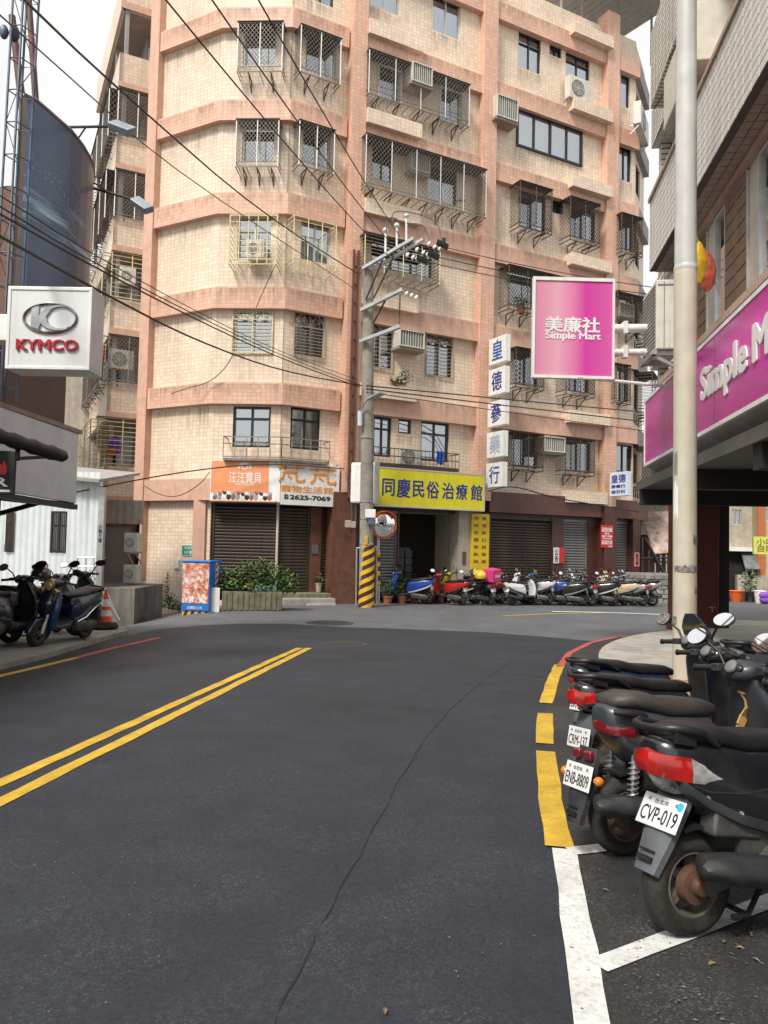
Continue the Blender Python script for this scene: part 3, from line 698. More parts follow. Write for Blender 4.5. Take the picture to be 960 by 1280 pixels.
# return facet beyond the right corner
FG = Fr(FF.pt(sE1, 0), 27.5); sG1 = 2.6
gw = [(.45, 1.5, z+BH+.75+.1, z+BH+2.15) for z in ZB[:6]]
wall(FG, 0, sG1, 3.3, ZT, gw, i0=.06); wall(FG, 0, sG1, -1.4, 3.3, [], m=M_['maroon'], i0=.06)
for k, z in enumerate(ZB): band(FG, 0, sG1, z, M_['brownband'] if k == 0 else M_['greyside'], i0=.06, o1=.05 if k == 0 else 0)
for q in gw[3:]: window(FG, q, 2, 'bronze', 'gdark', 'curtG')
for q, z in zip(gw[:3], ZB[:3]): window(FG, q, 2, 'bronze', 'gdark', 'curtG'); 
for k in (1, 2, 3): cage(FG, (.2, 1.8, ZB[k-1]+1.35, ZB[k]-.1), .75 if k == 3 else .55, 'mesh' if k != 2 else 'bars', 'cagebrown', 'cagebrown', brackets=3)
# back of the block, roof deck and parapet
bp = [FL.pt(sA-.5, 0, WO), FL.pt(0, 0, WO-.05), FM.pt(0, 0, WO-.05), FF.pt(sB0, 0, WO-.05), FF.pt(sE1, 0, WO-.05), FG.pt(sG1, 0, WO-.05)]
back = [FG.pt(sG1, 0)+Vector((-2, 12, 0)), FL.pt(sA, 0)+Vector((-2, 13, 0))]
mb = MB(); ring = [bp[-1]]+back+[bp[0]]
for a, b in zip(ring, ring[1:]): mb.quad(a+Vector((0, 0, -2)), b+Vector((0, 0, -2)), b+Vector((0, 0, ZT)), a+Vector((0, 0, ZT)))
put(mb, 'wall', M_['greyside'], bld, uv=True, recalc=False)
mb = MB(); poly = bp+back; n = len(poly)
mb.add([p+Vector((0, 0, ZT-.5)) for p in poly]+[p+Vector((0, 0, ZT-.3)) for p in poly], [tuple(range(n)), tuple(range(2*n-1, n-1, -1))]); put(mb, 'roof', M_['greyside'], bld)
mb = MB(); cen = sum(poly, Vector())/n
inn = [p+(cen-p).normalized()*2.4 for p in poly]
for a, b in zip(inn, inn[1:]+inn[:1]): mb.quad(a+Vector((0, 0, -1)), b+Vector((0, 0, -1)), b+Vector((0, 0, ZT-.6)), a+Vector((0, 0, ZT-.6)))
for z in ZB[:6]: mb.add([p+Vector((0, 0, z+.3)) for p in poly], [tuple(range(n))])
put(mb, 'light_block_core', M_['dark'], bld)  # dark inset core and floors, added to stop light crossing the hollow block
# roof canopy at the right end
mb = MB(); z1 = 25.0
for k in range(34):
    s = sD0-2.1+k*.165; pts = []
    h = .05*(k % 2)
    mb.quad(FF.pt(s, z1+h, 1.0), FF.pt(s+.165, z1+.05-h, 1.0), FF.pt(s+.165, z1+.6+.05-h, -5), FF.pt(s, z1+.6+h, -5))
put(mb, 'roof_canopy', mat('canopy sheet', (.46, .42, .35), .7, streak=.2), bld, recalc=False)
mb = MB(); mb.box(FF, sD0-2.1, sD0+3.5, z1-.22, z1-.01, .95, 1.05)
for s in (sD0-1.9, sD0-.8, sD0+1.2, sD0+3.2):
    mb.bar(FF.pt(s, ZT-.4, -.6), FF.pt(s, z1, -.6), .08)
puts(mb, 'canopy_frame', M_['soffit'], bld)

# --- windows, cages and grilles
for i, q in enumerate(mw[:2]): window(FM, q, 2, 'alu', 'glass', 'curtW', half=.62)
window(FM, mw[2], 2, 'alu', 'glass', 'curtW'); window(FM, mw[3], 2, 'alu', 'glass', 'curtG', half=.75); window(FM, mw[4], 2, 'bronze', 'glass', 'curtW', transom=.3, fw=.07)
for i, q in enumerate(rw[:2]): window(FR, q, 2, 'alu', 'glass', 'curtW', half=.55)
window(FR, rw[2], 2, 'alu', 'glass', 'curtB'); window(FR, rw[3], 2, 'bronze', 'gdark', 'curtG', half=.7); window(FR, rw[4], 2, 'bronze', 'glass', 'curtW', transom=.3, fw=.07); window(FR, rw[5], 2, 'bronze', 'gdark')
cage(FM, FM.rect(297, 353, 28, 89, .3), .3, pitch=.13); cage(FM, FM.rect(295, 348, 150, 208, .3), .3, pitch=.13, brackets=3)
cage(FR, FR.rect(376, 426, 40, 98, .3), .3, pitch=.13); cage(FR, FR.rect(374, 418, 157, 212, .3), .3, pitch=.13)
cage(FM, FM.rect(287, 346, 268, 330, .38), .38, 'bars', 'cageyel', 'cageyel', pitch=.2, nposts=6, roof=False, brackets=0)
cage(FR, FR.rect(367, 420, 275, 334, .38), .38, 'bars', 'cageyel', 'cageyel', pitch=.62, nposts=4, roof=False, brackets=0)
archgrille(FM, FM.rect(291, 341, 387, 441, WO), 2); archgrille(FR, FR.rect(367, 405, 390, 446, WO), 1, 'soffit')
# balcony rail tray that wraps the M/R corner on the first floor
mb = MB(); zr0, zr1 = FM.sz(320, 572, .3)[1], FM.sz(320, 546, .3)[1]; d = .3
a = FM.sz(279, 560, d)[0]; b = FR.sz(412, 562, d)[0]; im = d*math.tan(R_(16))
for F, s0, s1 in ((FM, a, im), (FR, -im, b)):
    for z in (zr1, zr1-.22, zr0+.02): mb.bar(F.pt(s0, z, d), F.pt(s1, z, d), .03, .03)
    n = 5
    for k in range(n+1): s = s0+(s1-s0)*k/n; mb.bar(F.pt(s, zr0, d), F.pt(s, zr1, d), .025)
    mb.box(F, s0, s1, zr0-.1, zr0-.02, WO, d)
mb.bar(FM.pt(a, zr1, WO), FM.pt(a, zr1, d), .03); mb.bar(FR.pt(b, zr1, WO), FR.pt(b, zr1, d), .03); mb.bar(FR.pt(b, zr0, WO), FR.pt(b, zr0, d), .03)
put(mb, 'balcony_rail', M_['cagegrey'], bld)
for q in fw[7]: window(FF, q, 2, 'alu', 'glass', 'curtB')
for q in fw[6]: window(FF, q, 1, 'alu', 'gdark', 'curtB', half=.5); archgrille(FF, q, 1, 'white', bars=2)
for q in fw[5]: window(FF, q, 2, 'bronze', 'gdark')
window(FF, fw[4][0], 3, 'bronze', 'gdark')
for i, q in enumerate(fw[3]): window(FF, q, 2, 'bronze', 'gdark', 'curtB' if i else None, half=.6); archgrille(FF, q, 2, 'soffit')
for q in fw[2]: window(FF, q, 2 if q is not fw[2][1] else 1, 'bronze', 'glass', 'curtG', transom=.3 if q is not fw[2][1] else 0, fw=.06)
q = FF.rect(461, 587, 84, 137, .32); cage(FF, q, .32, nposts=5, brackets=5, post='alu')
q = FF.rect(457, 608, 190, 252, .45); cage(FF, q, .45, nposts=6, brackets=7, post='alu', pitch=.14, lat0=0, tray=.12)
q = FF.rect(456, 550, 302, 347, .5); cage(FF, q, .5, 'bars', 'cagegrey', 'cageyel', pitch=.12, nposts=5, brackets=0)
mb = MB(); zr0, zr1 = FF.sz(520, 582, .4)[1], FF.sz(520, 563, .4)[1]; a, b = sB1+.15, FF.sz(574, 575, .4)[0]
for z in (zr1, (zr0+zr1)/2, zr0): mb.bar(FF.pt(a, z, .4), FF.pt(b, z, .4), .03)
for k in range(25): s = a+(b-a)*k/24; mb.bar(FF.pt(s, zr0, .4), FF.pt(s, zr1, .4), .016)
mb.box(FF, a, b, zr0-.1, zr0-.02, WO, .4); mb.bar(FF.pt(b, zr1, WO), FF.pt(b, zr1, .4), .03)
put(mb, 'balcony_rail', M_['cagebrown'], bld)
for q in f2[7]: window(FF, q, 2, 'bronze', 'glass', 'curtW', transom=.3)
window(FF, f2[6][0], 4, 'bronze', 'glass', 'curtW', fw=.08, o=WO+.03)
for k in (5, 4, 3, 2):
    for q in f2[k]: window(FF, q, 2, 'bronze', 'gdark', 'curtG' if k != 5 else 'curtB')
cb = dict(m='cagebrown', post='cagebrown', pitch=.135, wd=.013)
cage(FF, FF.rect(650, 690, 232, 288, .4), .4, **cb); cage(FF, FF.rect(713, 750, 251, 304, .4), .4, **cb)
cage(FF, FF.rect(636, 704, 339, 393, .4), .4, brackets=4, nposts=4, **cb)
cage(FF, FF.rect(645, 680, 437, 486, .4), .4, **cb); cage(FF, FF.rect(708, 743, 447, 495, .4), .4, **cb)
cage(FF, FF.rect(642, 679, 542, 588, .35), .35, **cb); cage(FF, FF.rect(707, 743, 549, 594, .35), .35, **cb)
for q, g in zip(fe, ('glass', 'glass', 'gdark', 'gdark', 'gdark', 'gdark')): window(FF, q, 1 if q is fe[0] else 2, 'bronze', g, 'curtB' if g == 'glass' else 'curtG')
cage(FF, FF.rect(777, 803, 270, 318, .4), .4, **cb); cage(FF, FF.rect(772, 808, 369, 410, .5), .5, **cb); cage(FF, FF.rect(768, 788, 456, 504, .3), .3, brackets=1, **cb)
# brown cable ladder on pier B
mb = MB(); s0, s1 = FF.sz(440.5, 400, .16)[0], FF.sz(446, 400, .16)[0]; zt = FF.sz(443, 312, .16)[1]
for s in (s0, s1): mb.box(FF, s-.03, s+.03, 3.1, zt, .125, .2)
z = 3.4
while z < zt: mb.box(FF, s0+.03, s1-.03, z, z+.05, .13, .18); z += .62
put(mb, 'cable_ladder', M_['wood'], bld)
# --- ground floor
z0 = gzF(FM, -1)+.35
sF0, sF1 = gM[0][0], -.05
shutter(FM, sF0+.1, -.16, z0, ZB[0]-.1, WO-.14, 'shutter', label='wide brown roller shutter under the pet shop sign')
sd = FR.sz(384, 690, WO-.1)[0]
shutter(FR, .16, sd, z0, ZB[0]-.1, WO-.14, 'shutter', label='brown roller shutter left of the timber post'); sr = gR[0][1]
mb = MB(); mb.box(FR, sd+.08, sd+.46, z0, ZB[0]-.1, WO-.2, WO-.05); put(mb, 'door', M_['wood'], bld)
mb = MB(); mb.box(FR, sd+.14, sd+.36, z0+1.25, z0+1.55, WO-.05, WO-.02); put(mb, 'letter_box', M_['shutgrey'], bld)
shutter(FR, sd+.54, sr-.06, z0, ZB[0]-.1, WO-.14, 'shutter', label='narrow brown roller shutter right of the timber post')
shutter(FF, GF[0][0]+.06, GF[0][1]-.06, GF[0][2]+.3, GF[0][3]-.1, WO-.12, 'shutgrey', label='grey roller shutter behind the traffic mirror')
shutter(FF, GF[2][0]+.06, GF[2][1]-.06, GF[2][2], GF[2][3]-.1, WO-.12, 'shutter', label='widest brown shutter on the right front')
shutter(FF, GF[3][0]+.06, GF[3][1]-.06, GF[3][2], GF[3][3]-.1, WO-.12, 'shutgrey', label='dark grey shutter left of the maroon pier')
shutter(FF, GF[4][0]+.06, GF[4][1]-.06, GF[4][2], GF[4][3]-.1, WO-.12, 'shutgrey', label='pale grey shutter right of the maroon pier')
# entrance recess
q = GF[1]; a, b, zb, zt = q; dp = -2.4; mb = MB()
mb.quad(FF.pt(a, zb, dp), FF.pt(b, zb, dp), FF.pt(b, zt, dp), FF.pt(a, zt, dp)); mb.quad(FF.pt(a, zb, dp), FF.pt(a, zt, dp), FF.pt(a, zt, WO), FF.pt(a, zb, WO))
mb.quad(FF.pt(b, zb, WO), FF.pt(b, zt, WO), FF.pt(b, zt, dp), FF.pt(b, zb, dp)); mb.quad(FF.pt(a, zt, WO), FF.pt(a, zt, dp), FF.pt(b, zt, dp), FF.pt(b, zt, WO)); mb.quad(FF.pt(a, zb, WO), FF.pt(b, zb, WO), FF.pt(b, zb, dp), FF.pt(a, zb, dp))
put(mb, 'entrance_recess', M_['beige'], bld, uv=True, recalc=False)
mb = MB(); mb.box(FF, a+1.2, a+2.1, zb, zb+2.05, dp+.01, dp+.07); put(mb, 'door', M_['shutgrey'], bld)
mb = MB(); mb.box(FF, a+1.35, a+1.6, zb+1.2, zb+1.9, dp+.075, dp+.09); put(mb, 'door_couplet', M_['red'], bld)
mb = MB()
for i in range(2):
    for j in range(4): mb.box(FF, a+.12+i*.32, a+.40+i*.32, zb+.7+j*.27, zb+.93+j*.27, -.75, -.55)
mb.box(FF, a+.05, a+.76, zb, zb+1.85, -.9, -.76); put(mb, 'mailbox_panel', M_['bronze'], bld, bevel=.01)
sP0, sP1 = FF.sz(572, 670, -.05)[0], FF.sz(588.5, 670, -.05)[0]
mb = MB(); mb.box(FF, sP0, sP1, -1, ZB[0]-.02, WO-.3, .02); put(mb, 'pillar', M_['beige'], bld)
mb = MB(); mb.box(FF, sP0+.17, sP0+.31, zb+1.3, zb+1.75, .02, .05); put(mb, 'meter_box', M_['wood'], bld)
mb = MB(); mb.box(FF, sD0, sD1+.02, -1.4, 3.35, WO-.2, .16); put(mb, 'pillar', M_['maroon'], bld, uv=True)
mb = MB(); mb.box(FF, FF.sz(790.5, 690, .0)[0], FF.sz(799, 690, .0)[0], -1.4, ZB[0], WO-.2, .03); put(mb, 'pillar', M_['maroon'], bld, uv=True)
mb = MB(); mb.box(FF, sB0-.3, sB1+.02, -1.2, 3.3, WO-.2, .1); put(mb, 'pillar', M_['wood'], bld)

# ------------------------------------------------------------------ recessed balcony wing at the far left of the block
FH = Fr(atY(160, 400, 28.2), 63); sHL = FH.sz(137, 400)[0]; sHR = FH.sz(196, 400)[0]
FS = Fr(FH.pt(sHL, 0), 153)                       # the flank that runs back; s < 0 is farther away
LEN = 8.0
back_ = MB(); back_.quad(FH.pt(sHL+1.15, -1, -1.3), FH.pt(sHR+1, -1, -1.3), FH.pt(sHR+1, ZT, -1.3), FH.pt(sHL+1.15, ZT, -1.3))
fb = Fr(FH.pt(sHL+1.15, 0), 153); back_.quad(fb.pt(-LEN, -1), fb.pt(-1.3, -1), fb.pt(-1.3, ZT), fb.pt(-LEN, ZT)); put(back_, 'wall', M_['greyside'], bld, uv=True, recalc=False)
mb = MB(); mb.quad(FL.pt(sA-.4, -1.5, -.3), FL.pt(sA-.4, -1.5, -.3)+Vector((-.9, 4.2, 0)), FL.pt(sA-.4, ZT, -.3)+Vector((-.9, 4.2, 0)), FL.pt(sA-.4, ZT, -.3)); put(mb, 'wall', M_['pinkplain'], bld, uv=True, recalc=False)
for k in range(7):
    z = ZB[k]
    mb = MB(); mb.box(FH, sHL, sHR, z, z+1.38, -.15, 0, i0=.15); mb.box(FS, -LEN, 0, z, z+1.38, -.15, 0, i1=0); put(mb, 'balcony_parapet', mCR, bld, uv=True)
    mb = MB(); mb.box(FH, sHL+.02, sHR+.8, z+.02, z+.16, -1.5, -.1); mb.box(FS, -LEN, -.02, z+.03, z+.15, -1.2, -.1); put(mb, 'balcony_slab', M_['soffit'], bld)
    mb = MB(); mb.box(FH, sHL-.02, sHR, z-.0, z+.28, -.02, .03); put(mb, 'floor_band', M_['pinkplain'], bld, uv=True)
mb = MB()
for s in (-.05, -2.6, -5.2, -7.9): mb.box(FS, s-.12, s+.0, ZB[0], ZT, -.3, -.16)
puts(mb, 'pilaster', M_['greyside'], bld, uv=True)
for k, kind, m in ((4, 'mesh', 'white'), (3, 'mesh', 'white'), (2, 'bars', 'cageyel'), (1, 'mesh', 'cagegrey'), (0, 'bars', 'cageyel')):
    d = .1 if k else .35
    cage(FH, (sHL-(.0 if k else .3), sHR-.25, ZB[k]+1.3, ZB[k+1]-.02), d, kind, 'cagegrey' if kind == 'mesh' else m, m, tray=.12, nposts=3, brackets=2 if k in (1, 3) else 0, pitch=.13 if kind == 'mesh' else .17, w0=-.1)
    cage(FS, (-LEN+.5, -.1, ZB[k]+1.25, ZB[k+1]-.05), .3 if k else .5, kind, 'cagebrown' if k in (1, 3) else 'cagegrey' if k else 'cageyel', m, nposts=5, brackets=6 if k in (1, 3) else 3, pitch=.17, roof=k > 2, w0=-.1)
for k in (4, 3, 1):
    q = (sHL+1.5, sHL+2.2, ZB[k]+1.4, ZB[k]+2.5); window(FH, q, 2, 'white', 'gdark', o=-1.2, transom=.45)
window(FH, (sHL+1.0+.2, sHL+1.9, ZB[5]+1.2, ZB[5]+2.6), 1, 'white', 'glass', o=-1.2, transom=.5)

# ------------------------------------------------------------------ air conditioners, laundry, plants on the facade
def ac_outdoor(F, xl, xr, yt, yb, o, label, rack=True, dp=.3):
    s0, s1, z0, z1 = F.rect(xl, xr, yt, yb, o)
    t = thing('air_conditioner', label, 'air conditioner', F.pt((s0+s1)/2, z0, o-dp), 'air conditioners on the facades')
    mb = MB(); mb.box(F, s0, s1, z0, z1, o-dp, o); put(mb, 'casing', M_['acwhite'], t, bevel=.015)
    r = min((z1-z0)*.42, (s1-s0)*.3); c = F.pt(s0+(s1-s0)*.4, (z0+z1)/2, o)
    mb = MB(); mb.lathe(c, F.n, [(r, .0), (r, .02), (r*.93, .02), (r*.9, .004), (.001, .004)], 24); put(mb, 'fan_opening', M_['acgrille'], t, smooth=40)
    mb = MB()
    for k in range(1, 6): mb.lathe(c+F.n*.012, F.n, [(r*k/6-.006, 0), (r*k/6-.006, .008), (r*k/6+.006, .008), (r*k/6+.006, 0)], 20)
    for k in range(4):
        a = math.pi*k/4; v = F.u*math.cos(a)+Vector((0, 0, math.sin(a))); mb.bar(c-v*r+F.n*.014, c+v*r+F.n*.014, .01)
    put(mb, 'fan_guard', M_['acwhite'], t)
    if rack:
        mb = MB()
        for s in (s0+.08, s1-.08): mb.bar(F.pt(s, z0-.02, o-dp-.12), F.pt(s, z0-.02, o), .04); mb.bar(F.pt(s, z0-.35, o-dp-.12), F.pt(s, z0-.03, o-.06), .03)
        put(mb, 'bracket', M_['steel'], t)
    return t
def ac_window(F, xl, xr, yt, yb, o, label, dp=.55):
    s0, s1, z0, z1 = F.rect(xl, xr, yt, yb, o)
    t = thing('air_conditioner', label, 'air conditioner', F.pt((s0+s1)/2, z0, o-dp), 'air conditioners on the facades')
    mb = MB(); w_ = .035
    mb.box(F, s0, s1, z1-w_, z1, o-dp, o); mb.box(F, s0, s1, z0, z0+w_, o-dp, o); mb.box(F, s0, s0+w_, z0+w_, z1-w_, o-dp, o); mb.box(F, s1-w_, s1, z0+w_, z1-w_, o-dp, o)
    put(mb, 'casing', M_['acwhite'], t)
    mb = MB(); mb.box(F, s0+w_, s1-w_, z0+w_, z1-w_, o-dp, o-.05); put(mb, 'coil', M_['acgrille'], t)
    mb = MB(); n = 9
    for k in range(1, n): s = s0+w_+(s1-s0-2*w_)*k/n; mb.box(F, s-.006, s+.006, z0+w_, z1-w_, o-.05, o-.02)
    for k in range(5):
        z = z0+(z1-z0)*(.2+.14*k); mb.quad(F.pt(s0-.004, z, o-dp+.1), F.pt(s0-.004, z, o-.1), F.pt(s0-.004, z+.03, o-.1), F.pt(s0-.004, z+.03, o-dp+.1))
    put(mb, 'louvre', M_['acwhite'], t)
    mb = MB(); mb.box(F, s0-.05, s1+.05, z0-.09, z0-.005, WO, o-.06); put(mb, 'shelf', M_['soffit'], t)
    return t
ac_outdoor(FM, 307, 330, 299, 322, .2, 'white air conditioner inside the cream barred cage on the fourth floor', rack=False)
ac_window(FF, 516, 541, 80, 104, .45, 'boxy air conditioner between two arched caged windows high on the front')
ac_window(FF, 515, 538, 192, 214, .2, 'boxy air conditioner inside the long caged balcony')
ac_window(FF, 500, 531, 413, 434, .35, 'boxy air conditioner left of the blue-curtained arched window')
ac_outdoor(FF, 500, 526, 560, 581, .2, 'white air conditioner standing on the railed ledge above the yellow sign', rack=False)
ac_window(FF, 622, 648, 121, 148, .4, 'cream air conditioner left of the wide four-pane window')
ac_outdoor(FF, 712, 738, 97, 125, .25, 'white air conditioner with fan below the topmost right window')
ac_window(FF, 681, 707, 546, 565, .35, 'air conditioner between the two brown caged windows above the maroon fascia')
ac_window(FF, 775, 793, 379, 396, .3, 'small grey air conditioner behind the cage at the right corner')
ac_outdoor(FG, 801, 811, 140, 168, .3, 'white air conditioner hanging on the right return wall near the roof')
ac_outdoor(FH, 150, 170, 334, 355, .25, 'cream air conditioner in the yellow-barred side balcony', rack=False)
ac_outdoor(FH, 137, 167, 437, 461, .05, 'round-fan air conditioner in the side balcony beside the white box sign', rack=False)
# cloths and small finds on ledges
def cloth(name, label, F, q, o, m, cat='laundry'):
    s0, s1, z0, z1 = q; mb = MB(); n = 10; rows = 5; P = []
    for j in range(rows+1):
        P.append([F.pt(s0+(s1-s0)*i/n, z1-(z1-z0)*j/rows*(1+.06*math.sin(i*1.9)), o+.05*math.sin(i*1.4+j*.4)) for i in range(n+1)])
    for j in range(rows):
        for i in range(n): mb.quad(P[j][i], P[j+1][i], P[j+1][i+1], P[j][i+1])
    o_ = put(mb, name, m, smooth=60, recalc=False, loc=F.pt((s0+s1)/2, z0, o)); md = o_.modifiers.new('t', 'SOLIDIFY'); md.thickness = .015
    return tag(o_, label, cat)
M_['bluecloth'] = mat('blue cloth', (.03, .10, .45), .9); M_['purple'] = mat('purple cloth', (.22, .08, .42), .9, var=.3); M_['coral'] = mat('coral cloth', (.60, .16, .06), .9, var=.3)
cloth('towel', 'blue towel hung over the railing above the yellow sign', FF, FF.rect(545, 554, 564, 580, .43), .45, M_['bluecloth'])
cloth('laundry', 'purple cloth hung in the lowest yellow-barred side balcony', FH, FH.rect(136, 152, 548, 566, .2), .2, M_['purple'])
cloth('laundry', 'coral cloth bundle in the lowest yellow-barred side balcony', FH, FH.rect(132, 144, 560, 570, .26), .28, M_['coral'])
cloth('laundry', 'pinkish cloth hung beside the round-fan air conditioner', FH, FH.rect(125, 132, 430, 455, .12), .14, mat('pink cloth', (.55, .28, .2), .9))
def leaves(mb, c, rx, ry, rz, n, size, rnd, flat=.5, dens=1):
    for _ in range(n):
        while True:
            p = Vector((rnd.uniform(-1, 1), rnd.uniform(-1, 1), rnd.uniform(-1, 1)))
            if .2 < p.length < 1: break
        p = Vector((c[0]+p.x*rx, c[1]+p.y*ry, c[2]+p.z*rz)); a = rnd.uniform(0, 6.28); t = rnd.uniform(-.9, .7); L = size*rnd.uniform(.6, 1.3)
        d = Vector((math.cos(a)*math.cos(t), math.sin(a)*math.cos(t), math.sin(t))); s = d.cross(Vector((rnd.uniform(-.4, .4), rnd.uniform(-.4, .4), 1))).normalized()*L*.28
        k = d.cross(s).normalized()*L*.1
        mb.add([p, p+d*L*.5+s+k, p+d*L, p+d*L*.5-s+k], [(0, 1, 2), (0, 2, 3)])
M_['leaf3'] = mat('young leaf', (.12, .20, .04), .5, var=.5, vs=9)
def plant(name, label, base, blobs, size=.09, m='leaf', m2='leaf2', stems=6, pot=None, cat='plant', seed=1, group=None):
    """blobs: (dx, dy, dz, rx, ry, rz, n)"""
    rnd = random.Random(seed); base = Vector(base); t = thing(name, label, cat, base, group)
    A, B = MB(), MB()
    for i, (dx, dy, dz, rx, ry, rz, n) in enumerate(blobs):
        leaves(A, base+Vector((dx, dy, dz)), rx, ry, rz, int(n*.62), size, rnd); leaves(B, base+Vector((dx, dy, dz-.03)), rx*.95, ry*.95, rz*.95, int(n*.38), size, rnd)
    Cc = MB()
    for i, (dx, dy, dz, rx, ry, rz, n) in enumerate(blobs): leaves(Cc, base+Vector((dx, dy, dz+.04)), rx*1.08, ry*1.08, rz*1.08, int(n*.12), size*1.2, rnd)
    put(Cc, 'foliage', M_['leaf3'], t, recalc=False)
    put(A, 'foliage', M_[m], t, recalc=False); put(B, 'foliage', M_[m2], t, recalc=False)
    mb = MB()
    for k in range(stems):
        b = blobs[k % len(blobs)]; q = base+Vector((b[0]+rnd.uniform(-.5, .5)*b[3], b[1]+rnd.uniform(-.5, .5)*b[4], b[2]+rnd.uniform(-.2, .6)*b[5]))
        p0 = base+Vector((rnd.uniform(-.06, .06)+b[0]*.4, rnd.uniform(-.06, .06)+b[1]*.4, 0)); mb.tube([p0, (p0+q)/2+Vector((rnd.uniform(-.04, .04), 0, .04)), q], [.012, .009, .004], 5)
    put(mb, 'stem', M_['stem'], t)
    if pot:
        r, h, pm = pot; mb = MB(); mb.lathe(base-Vector((0, 0, h)), (0, 0, 1), [(r*.68, 0), (r*.98, h*.85), (r*1.1, h*.85), (r*1.1, h), (r*.9, h), (r*.85, h*.85), (.001, h*.85)], 16); put(mb, 'pot', M_[pm], t, smooth=35)
    return t
p = FF.pt(FF.sz(497, 470, -.1)[0], FF.sz(497, 480, -.1)[1], -.1)
plant('wall_plant', 'green and straw-coloured weeds growing from the ledge above the street lamp', p, [(0, -.08, .05, .3, .12, .22, 110), (.25, 0, .25, .3, .1, .25, 60)], .12, m2='leafdry', cat='weeds', seed=3)
p = FF.pt(FF.sz(652, 380, .2)[0], FF.sz(652, 386, .2)[1], .2)
plant('potted_plant', 'cactus-like pot plants inside the brown cage left of the magenta banner', p, [(0, 0, .25, .35, .12, .3, 110)], .12, pot=(.14, .2, 'terra'), seed=4)
p = FF.pt(FF.sz(575, 258, .3)[0], FF.sz(575, 252, .3)[1], .3)
plant('trailing_plant', 'sprig of green plant on the floor of the long caged balcony', p, [(0, 0, .05, .22, .1, .07, 40)], .08, seed=5, stems=2)

# ------------------------------------------------------------------ street level in front of the block
def cut_fr(px, py, az, o=0): return Fr(gnd(px, py), az)
# planter with bush
FP = Fr(gnd(277, 763.5), 78); s1 = FP.sz(353, 755)[0]; zb = gz(FP.O.x, FP.O.y); zt = FP.sz(310, 739.5)[1]
t = thing('planter', 'mossy concrete planter box below the wide brown shutter', 'planter', FP.O)
mb = MB(); mb.box(FP, 0, s1, zb-.3, zt, -.12, 0); mb.box(FP, 0, s1, zb-.3, zt, -.95, -.83); mb.box(FP, 0, .1, zb-.3, zt, -.83, -.12); mb.box(FP, s1-.1, s1, zb-.3, zt, -.83, -.12); put(mb, 'box_wall', M_['mossy'], t, bevel=.015)
mb = MB(); n = 11
for k in range(n): a = s1*k/n+.02; mb.box(FP, a, a+s1/n-.04, zb+.02, zt-.05, 0, .018+.008*random.random())
put(mb, 'facing_panel', M_['mossy'], t, bevel=.006)
mb = MB(); mb.box(FP, .1, s1-.1, zt-.2, zt-.07, -.83, -.12); put(mb, 'soil', M_['stem'], t)
pc = FP.pt(.95, zt-.08, -.45)
plant('shrub', 'leafy green shrub filling the mossy planter', pc, [(-.75, 0, .35, .45, .4, .4, 420), (-.15, .05, .5, .55, .42, .5, 620), (.45, .0, .45, .45, .4, .45, 430), (.85, .05, .32, .4, .35, .34, 260), (-.3, -.2, .2, .8, .35, .22, 360), (.2, 0, .8, .25, .25, .15, 50)], .12, stems=34, seed=11, cat='shrub')
p = FP.pt(s1-.22, zt+.02, -.2)
t = thing('flower_pot', 'pale blue trough with a terracotta pot on the planter edge', 'flower pot', p)
mb = MB(); mb.box(FP, s1-.75, s1-.15, zt+.002, zt+.16, -.4, -.14); put(mb, 'trough', mat('pale teal plastic', (.16, .36, .34), .5), t, bevel=.02)
mb = MB(); q = FP.pt(s1-.88, zt+.004, -.22); mb.lathe(q, (0, 0, 1), [(.07, 0), (.1, .17), (.11, .17), (.11, .2), (.09, .2), (.001, .18)], 14); put(mb, 'pot', M_['terra'], t, smooth=35)
# steps
t = thing('entrance_steps', 'two low stone steps beside the planter', 'steps', FP.pt(s1+.6, zb, 0))
FQ = Fr(gnd(354, 757), 70); e = FQ.sz(419, 752)[0]
for i, (a, b, z0_, z1_, o0, o1) in enumerate(((0.05, e, -.8, .34, -1.6, -.5), (.02, e+.05, -.8, .2, -1.6, -.12), (.75, e+.02, -.8, .05, -.3, .12))):
    zz = gz(FQ.O.x, FQ.O.y); mb = MB(); mb.box(FQ, a, b, zz-.4, zz+z1_, o0, o1); put(mb, 'step', M_['concrete'] if i else M_['mossy'], t, bevel=.02)
# pots in front of pier B
for i, (x, y, r, h, pm, n) in enumerate(((430, 754, .22, .28, 'beige', 180), (444, 753, .2, .3, 'terra', 170), (398, 735, .1, .3, 'beige', 60))):
    b = gnd(x, y)
    if i == 2: b = FR.pt(sd+.25, gz(0, 24)+.36, .1)
    plant('potted_plant', ('bushy plant in a square-shouldered buff pot beside the brown pier', 'bushy plant in a terracotta pot at the foot of the striped pole', 'small plant in a tall buff pot on the shop step')[i], b+Vector((0, 0, h)), [(0, 0, .35, .32, .3, .36, n)] if i < 2 else [(0, 0, .15, .16, .15, .16, n)], .11, pot=(r, h, pm), seed=20+i, cat='potted plant', group='pot plants along the shop fronts')
for i, (sx, oo) in enumerate(((.7, .25), (1.25, .3), (1.75, .25), (2.3, .35), (2.75, .3))):
    b = FF.pt(sx+.3, gzF(FF, sx), oo-.15)
    plant('potted_plant', ('dark leafy pot plant left of the blue scooter', 'dense green pot plant behind the blue scooter seat', 'reddish-tipped pot plant at the entrance', 'tall leafy pot plant behind the orange scooter', 'low pot plant at the foot of the cream pillar')[i], b+Vector((0, 0, .25)), [(0, 0, .32, .3, .28, .4, 150)], .1, pot=(.17, .25, 'terra'), m='leaf' if i % 2 else 'leaf2', seed=30+i, cat='potted plant', group='pot plants along the shop fronts')
b = FL.pt(FL.sz(216, 755)[0], gz(-6.2, 24), .15)
